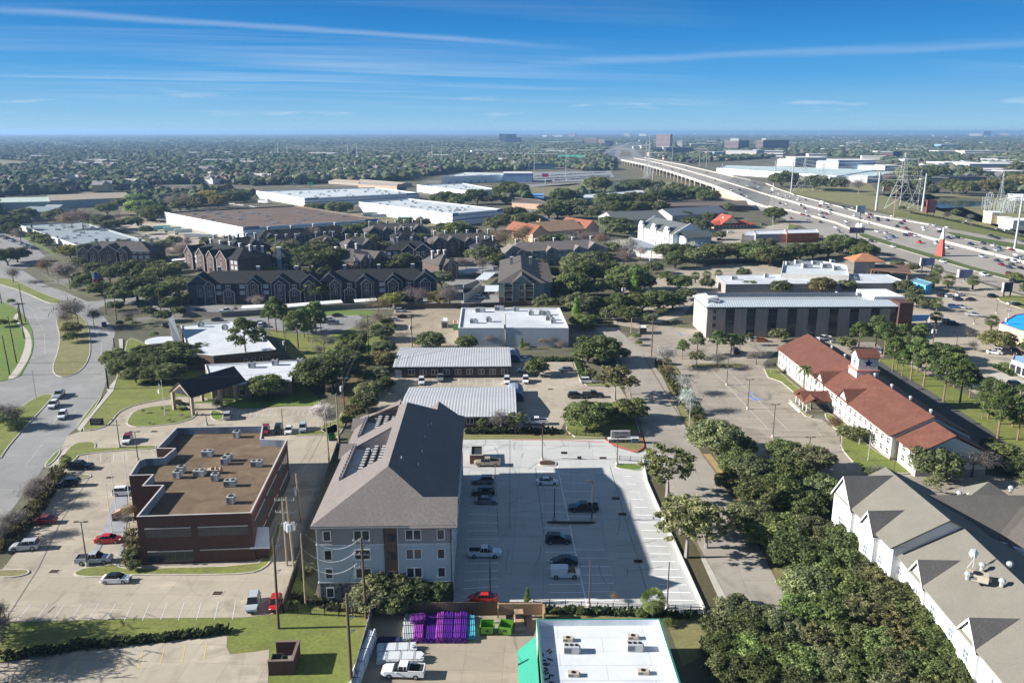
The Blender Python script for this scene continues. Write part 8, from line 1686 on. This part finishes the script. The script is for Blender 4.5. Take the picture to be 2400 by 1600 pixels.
plant(1200,280,[(70,650,90),(470,690,100),(560,700,70),(780,590,110,'g'),(1080,600,80),(1180,600,90),(1330,610,80,'g'),(1500,640,90,'g'),(1600,680,90),(1700,670,100),(1800,700,90),(1450,690,90),(1340,700,90),(880,740,100),(1000,730,90),(1130,720,90),(1230,740,90),(950,800,90),(1100,800,90),(1200,800,80),(830,800,70,'y'),(1340,800,80,'y'),(620,840,80,'y'),(740,860,70,'g'),(420,810,110),(340,830,90),(550,790,80),(620,770,70),(110,920,90),(50,850,70,'g'),(150,900,80),(500,860,60,'g'),
 (60,1060,100,'a'),(120,1010,80,'a'),(330,1110,90,'g'),(450,1100,90),(580,1090,80,'k'),(700,1070,90,'k'),(810,1080,70,'a'),(540,1140,70,'g'),(1000,960,100),(870,940,80),(1060,1000,80,'g'),(940,1010,80),(1590,880,60),(1640,940,80),(1750,970,70),(1820,890,60),(1470,870,60),
 (980,1140,80,'w'),(1060,1200,90,'k'),(1030,1260,100,'k'),(1180,1200,80,'w'),(1100,1130,80,'w'),(1420,1200,100),(1560,1210,110),(1500,1290,90),(1700,1250,110,'g'),(1850,1220,120),(1950,1200,110,'g'),(2080,1200,110),(2200,1230,100,'l'),(2300,1200,100),(1640,1170,80,'w'),(2330,1150,90,'g'),(2240,1150,60,'g'),(620,1310,140,'g'),(780,1280,120),(850,1340,100),(560,1300,80,'g'),(900,1100,60,'b')])
plant(1200,600,[(620,130,140),(760,120,130),(560,250,150),(700,280,110),(460,320,90),(1080,180,160),(1180,230,110),(960,260,110),(640,420,130,'g'),(760,430,100),(520,420,80,'g'),(970,430,120),(1200,410,120),(1350,390,130),(1480,400,100),(1540,230,100,'l'),(1600,340,70,'l'),(1130,230,70,'c'),(1080,520,100),(900,520,80),(590,480,55,'c'),(650,590,90,'l'),(770,590,60,'m'),(740,570,50),(800,840,170),(700,880,110),(980,890,80),(950,1110,200,'v'),(1090,1160,100,'v'),(720,1060,60,'v'),(690,1450,180),(850,1420,110,'l'),(1080,1400,130),(220,1010,100),(30,1500,110,'v'),
 (1685,180,42,'P'),(1790,170,42,'P'),(1900,160,42,'P'),(1800,230,70,'v'),(2130,150,60,'l'),(2180,270,70,'l'),(2340,240,40,'y'),(1570,820,60,'p'),(1710,760,75,'p'),(1890,750,85,'p'),(2020,770,70,'p'),(2100,770,60,'p'),(2190,740,40,'p'),(1700,920,90,'v'),(1890,930,90,'b'),(1400,890,100,'w'),(1430,1030,50,'a'),(1560,1140,90,'w'),(1610,1270,110,'w'),(1640,1370,70,'w'),(1690,1430,60,'s'),(1420,970,50,'s'),(2250,900,90,'k'),(1140,740,50,'s'),(1160,800,40,'s'),(130,820,35,'s'),(90,800,30,'c'),(290,780,40,'k'),(470,800,50,'k'),(200,760,40,'b'),(390,770,50,'b')])
plant(1800,600,[(110,280,80,'l'),(500,260,110,'m'),(720,270,80,'y'),(240,270,50,'m'),(100,720,80,'l'),(720,790,80,'m'),(850,680,90,'p'),(1010,640,110,'p'),(1090,700,110,'p'),(1230,700,90,'p'),(1250,270,80,'g'),(1350,330,70,'g'),(1340,400,80),(1450,430,70),(1400,690,80,'p'),(1560,430,50,'P'),(1550,550,50,'P'),(1290,700,60),(1170,830,110,'p'),(1310,800,90,'p'),(1400,840,110,'p'),(1340,910,110,'p'),(1460,950,120,'p'),(1590,880,120),(1700,870,90),(1650,1050,140,'p'),(1800,1090,140,'p'),(1740,980,110,'p'),(1880,1100,100,'p'),(2060,1230,130,'p'),(2170,1280,130,'p'),(2150,1400,140,'p'),(2280,1350,110,'p'),(2330,1450,120,'p'),(2330,1250,80,'p'),(1990,1330,80,'p'),(1250,940,80,'p'),(1200,880,80,'p'),
 (1560,120,50,'P'),(1530,200,60,'P'),(1490,210,50,'P'),(1660,220,60,'P'),(1890,220,55,'P'),(2060,590,60,'P'),(1330,100,50),(1060,140,50,'l'),(2120,760,120,'m'),(1900,810,50,'b'),(1840,700,60,'b'),(2270,200,70,'s'),(340,1060,60,'f'),(1190,70,50),(2170,1010,50,'s'),(2260,1050,40,'s'),(1810,1190,50,'s'),(30,1000,60,'b')])
plant(1800,280,[(60,860,90),(20,1250,110),(130,1230,110),(300,1200,110),(420,1190,100,'g'),(560,1180,100),(660,1130,120),(800,1150,100),(880,1200,100),(300,580,50,'g'),(130,540,90),(200,530,80),(430,560,90),(500,580,80),(640,590,80),(840,590,70,'k'),(1150,600,80),(1420,600,80),(1480,650,70),(1310,490,100,'g'),(1420,500,90),(1560,480,90),(1700,600,90),(1820,620,90),(1230,820,40,'s'),(1720,860,50,'s'),(2030,600,90,'m'),(2130,600,90),(2300,560,90,'m'),(2250,520,70,'m'),(1860,480,80),(2300,440,80),(1130,530,70,'k'),(1860,890,40,'b'),(1640,870,40,'b')])
plant(1800,900,[(640,360,90,'a'),(740,440,80,'m'),(850,450,100,'v'),(1560,720,200,'g'),(1900,680,170,'b'),(2020,600,90,'b'),(2180,640,140),(2280,740,110),(2050,560,90),(1520,900,90,'v'),(2230,1280,150,'a'),(2200,1350,90,'y'),(150,600,130),(420,680,150,'g'),(280,640,80),(200,800,190),(480,930,160,'g'),(100,950,190),(350,1080,150),(560,1080,120),(740,1000,90),(920,800,60,'s'),(2100,680,90,'b'),(1000,780,60,'b')])
plant(1200,900,[(1880,470,200,'g'),(2070,560,140),(2080,720,170),(2200,800,190,'g'),(1980,890,110),(2260,1000,190),(2200,1200,190,'g'),(2320,1350,160),(1440,740,290,'v'),(1620,1260,330,'v'),(1800,1240,260,'v'),(1560,1150,220,'v'),(2060,1130,90,'v')])
plant(1800,1200,[(150,150,190),(420,180,190,'g'),(650,260,180),(250,370,200),(560,440,190,'l'),(850,420,150),(380,660,190,'g'),(680,680,190),(950,640,180,'v'),(1180,780,210),(1010,560,150),(1330,900,190),(1500,1080,180),(1640,1240,170),(1780,1420,170),(300,900,180,'l'),(560,900,190),(830,900,190,'v'),(1100,980,180,'v'),(1350,950,170),(1580,980,150),(440,1120,170,'v'),(720,1150,180),(980,1200,180,'l'),(1250,1180,180,'v'),(1500,1200,180),(1730,1320,160),(150,1050,170,'g'),(100,1260,180),(300,1400,190,'l'),(580,1400,190,'g'),(860,1420,190),(1150,1420,190,'g'),(1420,1440,190),(1680,1500,170),(300,1580,180),(700,1600,180),(1100,1620,180,'g'),(1500,1640,180)])
plant(1200,1200,[(1850,1050,150,'v'),(2060,900,160,'g'),(2160,1080,170),(2280,960,150,'g'),(1930,1240,180),(2170,1280,180,'l'),(1990,1440,180),(2250,1480,180),(1430,1010,60,'s'),(1300,800,120,'P'),(400,920,55,'s'),(640,910,60,'s'),(1190,930,65,'s'),(140,760,45,'c'),(810,910,30,'s'),(960,920,30,'s'),(500,910,30,'s'),(940,760,40,'a'),(2080,790,80,'v')])
plant(600,1200,[(1210,640,200,'g'),(1060,760,160,'g'),(1400,700,180),(1580,720,150),(1690,750,100,'g'),(1280,800,140),(950,800,110,'g'),(490,510,55,'y'),(880,690,60,'g'),(1270,520,60,'a'),(350,850,60,'s'),(440,600,30,'s')])
plant(0,900,[(290,960,120,'b'),(370,900,90,'b'),(70,1230,120,'b'),(0,1350,100,'b'),(600,690,55,'P'),(1210,1160,90,'a'),(1180,1230,60,'b'),(40,330,130,'s'),(10,240,80,'b'),(140,400,60,'s'),(1660,230,25,'s'),(1700,225,25,'s'),(1310,240,22,'b'),(1480,220,20,'b'),(1550,330,20,'b'),(1370,350,20,'b'),(1670,280,20,'b')])
plant(0,1200,[(1210,380,80,'m'),(1230,480,60,'m'),(30,880,110,'b'),(-500,700,340,'b'),(-360,1150,330,'b'),(-750,930,380,'b'),(1180,260,50,'b'),(-40,1000,110,'b')])
plant(600,280,[(60,1180,80),(180,1140,80,'g'),(240,1260,70),(760,1090,70,'g'),(900,1090,70),(980,1180,60,'g'),(880,1240,60),(1250,1050,60,'g'),(1500,1080,60),(1420,1220,60,'g'),(1600,1230,60),(1120,1330,50,'g'),(150,1380,50),(480,1390,50,'g'),(620,1380,60),(1240,1330,50),(40,1090,60,'g'),(1900,1200,60),(100,1500,60,'g'),(360,1520,60),(1250,1540,70,'g'),(820,1500,50)])
plant(0,280,[(1460,1340,80,'g'),(1560,1380,80),(1640,1340,60,'g'),(1420,1260,60),(1700,1260,50,'g'),(720,1320,70),(860,1360,80,'g'),(1740,1500,80),(1850,1560,60,'g'),(1600,1480,80),(1980,1480,60),(2200,1500,60,'g')])
plant(1200,600,[(40,560,60,'g'),(300,420,80),(250,60,60,'g'),(420,150,70),(1300,100,70,'g'),(1420,180,60),(1250,560,70),(1380,500,50,'g')])
plant(1200,280,[(900,1180,80,'g'),(720,1180,70,'g'),(560,1180,60),(250,1160,60,'g'),(1750,1080,50,'g'),(1900,1060,50),(2000,800,50),(1400,870,60)])
plant(2400,600,[(60,300,80),(200,500,90),(120,820,110),(260,1000,120),(150,1250,120),(400,1300,130),(300,700,90),(60,1480,130),(520,900,110)])
plant(2400,1000,[(150,500,150),(380,700,160),(120,950,170),(420,1050,170),(650,600,150),(300,1400,190)])
plant(1800,1200,[(880,560,150,'g'),(1120,760,160),(1260,840,160,'v'),(1400,920,150,'g'),(1560,1050,150),(1700,1200,150,'g'),(1850,1380,150),(760,420,140),(560,260,130,'g')])
plant(1800,1200,[(560,1120,90,'b'),(1000,880,80,'w'),(300,620,70,'b'),(760,900,80,'y'),(1180,1300,100,'b')])
ok=sorted([d for d in TREES if d.name.startswith('oak_tree')],key=lambda d:-d['px']);drop=ok[290:];low=[c for t in TP['oaklow'] for c in t.children if c.name.startswith('crown')]
VS=[];TT=[]
for i,d in enumerate(drop):
    me_=low[i%len(low)].data;co=np.empty(len(me_.vertices)*3,np.float32);me_.vertices.foreach_get('co',co);co=co.reshape(-1,3);a=d.rotation_euler[2];c_,s_=math.cos(a),math.sin(a);sx_,sy_,sz_=d.scale
    x=co[:,0]*sx_;y=co[:,1]*sy_;VS.append(np.stack([x*c_-y*s_+d.location.x,x*s_+y*c_+d.location.y,co[:,2]*sz_],1));tt=np.empty(len(me_.polygons),np.float32);me_.attributes['tone'].data.foreach_get('value',tt);TT.append(np.clip(tt+np.random.RandomState(i).uniform(-.2,.2),0,1))
gone={id(d) for d in drop};REG[:]=[e for e in REG if not any(e[0]==d for d in drop)];TREES=[d for d in TREES if d not in drop]
for d in drop:
    for c in list(d.children):bpy.data.objects.remove(c)
    bpy.data.objects.remove(d)
o=link('small_oaks',mk('small_oaks',np.concatenate(VS),np.concatenate(TT),LEAF));o.color=(.14,.16,.075,1);tag(o,'smaller evergreen oaks filling the gaps between buildings in the middle distance','trees',kind='stuff')
for d in TREES:del d['px']
print('trees',NT[0],len(drop))
# ---------------- the far woodland: one mass
def lumps(sub):
    t=(1+5**.5)/2;V=np.array([(-1,t,0),(1,t,0),(-1,-t,0),(1,-t,0),(0,-1,t),(0,1,t),(0,-1,-t),(0,1,-t),(t,0,-1),(t,0,1),(-t,0,-1),(-t,0,1)],float);V/=np.linalg.norm(V[0])
    Fc=[(0,11,5),(0,5,1),(0,1,7),(0,7,10),(0,10,11),(1,5,9),(5,11,4),(11,10,2),(10,7,6),(7,1,8),(3,9,4),(3,4,2),(3,2,6),(3,6,8),(3,8,9),(4,9,5),(2,4,11),(6,2,10),(8,6,7),(9,8,1)]
    V=[tuple(v) for v in V]
    for _ in range(sub):
        c={};N=[]
        def mid(a,b):
            k=(min(a,b),max(a,b))
            if k not in c:v=np.array(V[a])+np.array(V[b]);v/=np.linalg.norm(v);c[k]=len(V);V.append(tuple(v))
            return c[k]
        for a,b,d in Fc:x,y,z=mid(a,b),mid(b,d),mid(d,a);N+=[(a,x,z),(b,y,x),(d,z,y),(x,y,z)]
        Fc=N
    return np.array(V),np.array(Fc)
ZONES=[([(-260,311),(1130,311),(1200,330),(1240,352),(1230,400),(1150,402),(1030,408),(950,424),(700,432),(600,436),(520,432),(350,434),(300,446),(0,462),(-260,470)],.97),
 ([(1120,311),(2660,311),(2660,346),(1850,330),(1700,324),(1570,330),(1500,330),(1420,345),(1230,352),(1200,330)],.8),
 ([(1850,330),(2660,346),(2660,405),(2300,405),(2110,400),(2060,372),(1940,368),(1860,365)],.5),([(1235,350),(1420,345),(1410,368),(1440,378),(1455,400),(1380,402),(1300,390),(1235,398)],.9),
 ([(1500,318),(1870,330),(1850,365),(1800,372),(1700,378),(1620,385),(1520,368)],.45),([(2100,398),(2300,400),(2660,410),(2660,455),(2330,455),(2220,445),(2110,450)],.35),
 ([(300,452),(345,448),(520,443),(600,448),(600,470),(520,482),(400,488),(310,490)],.55),([(0,460),(120,456),(110,452),(0,462)],.7),([(1250,445),(1500,440),(1660,452),(1560,468),(1300,470)],.5),([(1180,458),(1260,470),(1210,486),(1175,480)],.6),([(-260,470),(0,470),(0,560),(-260,640)],.7)]
def inpoly(X,Y,poly):
    c=np.zeros(len(X),bool);n=len(poly);j=n-1
    for i in range(n):
        xi,yi=poly[i][0],poly[i][1];xj,yj=poly[j][0],poly[j][1]
        if yi!=yj:
            k=((yi>Y)!=(yj>Y))&(X<(xj-xi)*(Y-yi)/(yj-yi)+xi);c^=k
        j=i
    return c
def nz2(x,y,s,seed):
    r=np.random.RandomState(seed);v=np.zeros(len(x))
    for k in range(6):
        a=r.uniform(0,6.28);f=s*r.uniform(.6,2.4);v+=np.sin((x*math.cos(a)+y*math.sin(a))*f+r.uniform(0,6.28))
    return v/3
def scatter(y0,y1,sp_,Rm,sub,leafn,seed):
    r=np.random.RandomState(seed);ys=np.arange(y0,y1,sp_);P=[]
    for y in ys:
        w=y*.72+100;xs=np.arange(-w,w,sp_);P.append(np.stack([xs+r.uniform(-.5,.5,len(xs))*sp_,y+r.uniform(-.5,.5,len(xs))*sp_],1))
    P=np.concatenate(P);X,Y=P[:,0],P[:,1];zc=Y*cp+H*sp;px=1200+F*X/zc;py=800-F*(Y*sp-H*cp)/zc
    keep=np.zeros(len(X),bool);th=nz2(X,Y,.004,9);rr=r.rand(len(X))
    for poly,d in ZONES:keep|=inpoly(px,py,poly)&(rr<d*(1-.5*(th>.85)))
    for poly in KEEP:
        q=np.array([p[:2] for p in poly]);a,b=q.min(0),q.max(0)
        if b[0]-a[0]<2:continue
        k=keep&(px>a[0]-2)&(px<b[0]+2)&(py>a[1]-2)&(py<b[1]+2);idx=np.where(k)[0]
        if len(idx):keep[idx[inpoly(px[idx],py[idx],poly)]]=False
    X,Y=X[keep],Y[keep];n=len(X);V,Fc=lumps(sub);R0=Rm*r.uniform(.6,1.35,n);hh=r.uniform(.8,1.2,n)*np.where(r.rand(n)<.05,1.25,1)
    vv=V[None]*(1+r.normal(size=(n,len(V),1))*.16)*R0[:,None,None];vs=np.minimum(1,7.5/R0);vv[:,:,2]*=(.72*hh*vs)[:,None];vv[:,:,0]+=X[:,None];vv[:,:,1]+=Y[:,None];vv[:,:,2]+=(R0*.75*hh*vs)[:,None]
    tri=(Fc[None]+(np.arange(n)*len(V))[:,None,None]).reshape(-1,3);pts=vv.reshape(-1,3);T=vv.reshape(-1,3)[tri.ravel()]
    base=r.rand(n);hue=r.rand(n);tone=np.repeat(base,len(Fc))+r.normal(size=n*len(Fc))*.13;hu=np.repeat(hue,len(Fc))
    if leafn:
        d=r.normal(size=(n*leafn,3));d/=np.linalg.norm(d,axis=1,keepdims=True);d[:,2]=np.abs(d[:,2])*.9-.1;Rr=np.repeat(R0,leafn)[:,None];c=d*Rr*r.uniform(.95,1.18,(n*leafn,1));c[:,2]*=.75;c[:,0]+=np.repeat(X,leafn);c[:,1]+=np.repeat(Y,leafn);c[:,2]+=np.repeat(R0*.85,leafn)
        global RS;q=quads(c,d+r.normal(size=d.shape)*.5,Rm*.16);q=q.reshape(-1,4,3)[:,[0,1,2]].reshape(-1,3);T=np.concatenate([T,q]);tone=np.concatenate([tone,np.repeat(base,leafn)+r.normal(size=n*leafn)*.2]);hu=np.concatenate([hu,np.repeat(hue,leafn)])
    print('lumps',n,len(T)//3);return T,np.clip(tone,0,1),hu
wm=bpy.data.materials.new('woodland');wm.use_nodes=True;_n=wm.node_tree.nodes;_l=wm.node_tree.links;_b=_n['Principled BSDF'];_b.inputs['Roughness'].default_value=.9;_b.inputs['Specular IOR Level'].default_value=.1
_t=_n.new('ShaderNodeAttribute');_t.attribute_name='tone';_h=_n.new('ShaderNodeAttribute');_h.attribute_name='hue';_r=_n.new('ShaderNodeValToRGB');_l.new(_h.outputs['Fac'],_r.inputs[0])
e=_r.color_ramp;e.interpolation='CONSTANT';cols=[(0,(.060,.082,.044)),(.34,(.075,.096,.055)),(.6,(.091,.108,.070)),(.78,(.124,.130,.065)),(.86,(.137,.117,.091)),(.93,(.169,.150,.130)),(.97,(.078,.111,.039))]
e.elements[0].color=(*cols[0][1],1);e.elements[1].position=cols[1][0];e.elements[1].color=(*cols[1][1],1)
for q,c in cols[2:]:x=e.elements.new(q);x.color=(*c,1)
_v=_n.new('ShaderNodeHueSaturation');_l.new(_r.outputs[0],_v.inputs['Color']);_m=_n.new('ShaderNodeMath');_m.operation='MULTIPLY_ADD';_l.new(_t.outputs['Fac'],_m.inputs[0]);_m.inputs[1].default_value=.9;_m.inputs[2].default_value=.5;_l.new(_m.outputs[0],_v.inputs['Value']);_l.new(_v.outputs[0],_b.inputs['Base Color'])
Ts=[];To=[];Hu=[]
for a in((520,1150,12,6.3,1,34,1),(1150,2300,12.3,7.2,1,0,2),(2300,5000,20,12,0,0,3),(5000,15000,52,29,0,0,4)):
    q=scatter(*a);Ts.append(q[0]);To.append(q[1]);Hu.append(q[2])
T=np.concatenate(Ts);me=mk('far_woodland',T,np.concatenate(To),wm,3);at=me.attributes.new('hue','FLOAT','FACE');at.data.foreach_set('value',np.concatenate(Hu).astype(np.float32))
o=link('far_woodland',me);tag(o,'endless wooded suburb of mixed trees reaching to the horizon','woodland',kind='stuff')
# houses and pale roofs showing among the far trees
rn=random.Random(5);HC=[M('house_white',(.62,.6,.56)),M('house_tan',(.45,.36,.27)),M('house_brick',(.34,.2,.15))];HR=[M('house_roof_grey',(.2,.19,.18)),M('house_roof_brown',(.2,.15,.12)),M('house_roof_pale',(.42,.4,.37))]
HP=[]
for i in range(6):
    m=MB();w,d,h=rn.uniform(12,18),rn.uniform(9,13),rn.uniform(4.5,6.5);m.box(-w/2,-d/2,0,w/2,d/2,h);tri_y(m,w*.2,6,-d/2-1,h,3.4,1.2);m.box(w*.2-3,-d/2-1,0,w*.2+3,0,h);m.mat(1);gablex(m,0,d,-w/2,w/2,h,3.6);gabley(m,w*.2,6,-d/2-1,0,h,3.4);m.mat(0).box(-w*.3,-.5,h+1,-w*.3+1,.5,h+5)
    o=m.build('house',[HC[i%3],HR[(i*2)%3]]);PROTO.append(o);HP.append(o)
spots=[(232,446),(243,450),(300,424),(352,412),(360,410),(395,422),(480,412),(486,410),(560,424),(330,440),(310,440),(475,430),(500,432),(590,425),(20,436),(30,440),(70,432),(110,428),(236,392),(86,376),(60,374),(560,335),(555,334),(632,366),(640,368),(652,367),(735,370),(820,386),(835,384),(700,410),(720,420),(740,424),(660,418),(760,422),(800,412),(895,412),(930,408),(960,404),(990,404),(1010,404),(1028,406),(905,412),(875,408),(1065,392),(1130,348),(1160,345),(1178,384),(1190,388),(1210,395),(622,430),(640,432),(680,432),(500,420),(530,428),(140,440),(170,436),(200,432),(270,420),(420,428),(440,420)]
for i,(x,y) in enumerate(spots):
    p=G(x,y);dup(HP[i%6],(p.x,p.y,rn.uniform(0,2)),rn.choice((0,.3,-.4,1.2,2.8)),rn.uniform(1.,1.35),None,'small gabled house showing among the far trees','house','houses among the far trees',False)
m=MB();m.box(-14,-9,0,14,9,7);m.mat(1).box(-14.5,-9.5,7,14.5,9.5,7.8);FBX=m.build('distant_block',[M('far_white',(.6,.58,.54)),M('far_roof_white',(.7,.7,.68))]);PROTO.append(FBX)
for i in range(240):
    if i<190:x=rn.uniform(1150,2430);y=rn.choice((rn.uniform(313,326),rn.uniform(316,345),rn.uniform(330,372),rn.uniform(345,402) if x>1850 else rn.uniform(318,350)))
    else:x=rn.uniform(0,1200);y=rn.uniform(315,400)
    if any(pip(x,y,[q[:2] for q in k]) for k in KEEP if len(k)<40):continue
    p=G(x,y);s=rn.uniform(.6,1.6)*(1.+(330-min(y,330))*.12);dup(FBX,(p.x,p.y,rn.uniform(0,3)),rn.uniform(-.3,.3),(s*rn.uniform(.8,2.2),s,.8+.35*s),None,'pale low building glinting among the far trees','building','pale buildings in the far woods',False)
# ================= haze: the air itself, a closed box round everything
m=MB();m.box(-62000,-400,-1.5,62000,101000,88)
hz_=bpy.data.materials.new('haze');hz_.use_nodes=True;n=hz_.node_tree.nodes;n.remove(n['Principled BSDF']);pv=n.new('ShaderNodeVolumePrincipled')
pv.inputs['Density'].default_value=.00009;pv.inputs['Color'].default_value=(.35,.6,.95,1);pv.inputs['Anisotropy'].default_value=.2
hz_.node_tree.links.new(pv.outputs[0],n['Material Output'].inputs['Volume'])
o=m.build('haze',hz_);o['label']='thin blue haze over the whole district';o['kind']='stuff';o['category']='haze'
sc.cycles.volume_step_rate=10;sc.cycles.volume_max_steps=8
# ================= drop the prototypes, then make every label single out one thing
def kill(o):
    for c in list(o.children):kill(c)
    bpy.data.objects.remove(o)
for p in PROTO:kill(p)
from collections import defaultdict
by=defaultdict(list)
for o,dd in REG:
    try:o.name
    except ReferenceError:continue
    by[o['label']].append((o,dd))
ORD=['first','second','third','fourth','fifth','sixth','seventh','eighth','ninth','tenth','eleventh','twelfth','thirteenth','fourteenth']
for lab,L in by.items():
    if len(L)==1:continue
    if not L[0][1]:
        for o,_ in L:
            if not o.get('group'):o['group']=lab
        continue
    L.sort(key=lambda e:PR(e[0].matrix_basis.translation)[0]);n=len(L)
    for i,(o,_) in enumerate(L):
        if n==2:s='the left one' if i==0 else 'the right one'
        elif n==3:s=('leftmost','middle one','rightmost')[i]
        elif i==0:s='leftmost'
        elif i==n-1:s='rightmost'
        elif i<=n//2:s=ORD[min(i,13)]+' from the left'
        else:s=ORD[min(n-1-i,13)]+' from the right'
        o['label']=lab+', '+s
        if not o.get('group'):o['group']=lab

for o,_ in REG:
    try:
        if len(o['label'].split())>16:print('LONG',o['label'])
    except ReferenceError:pass
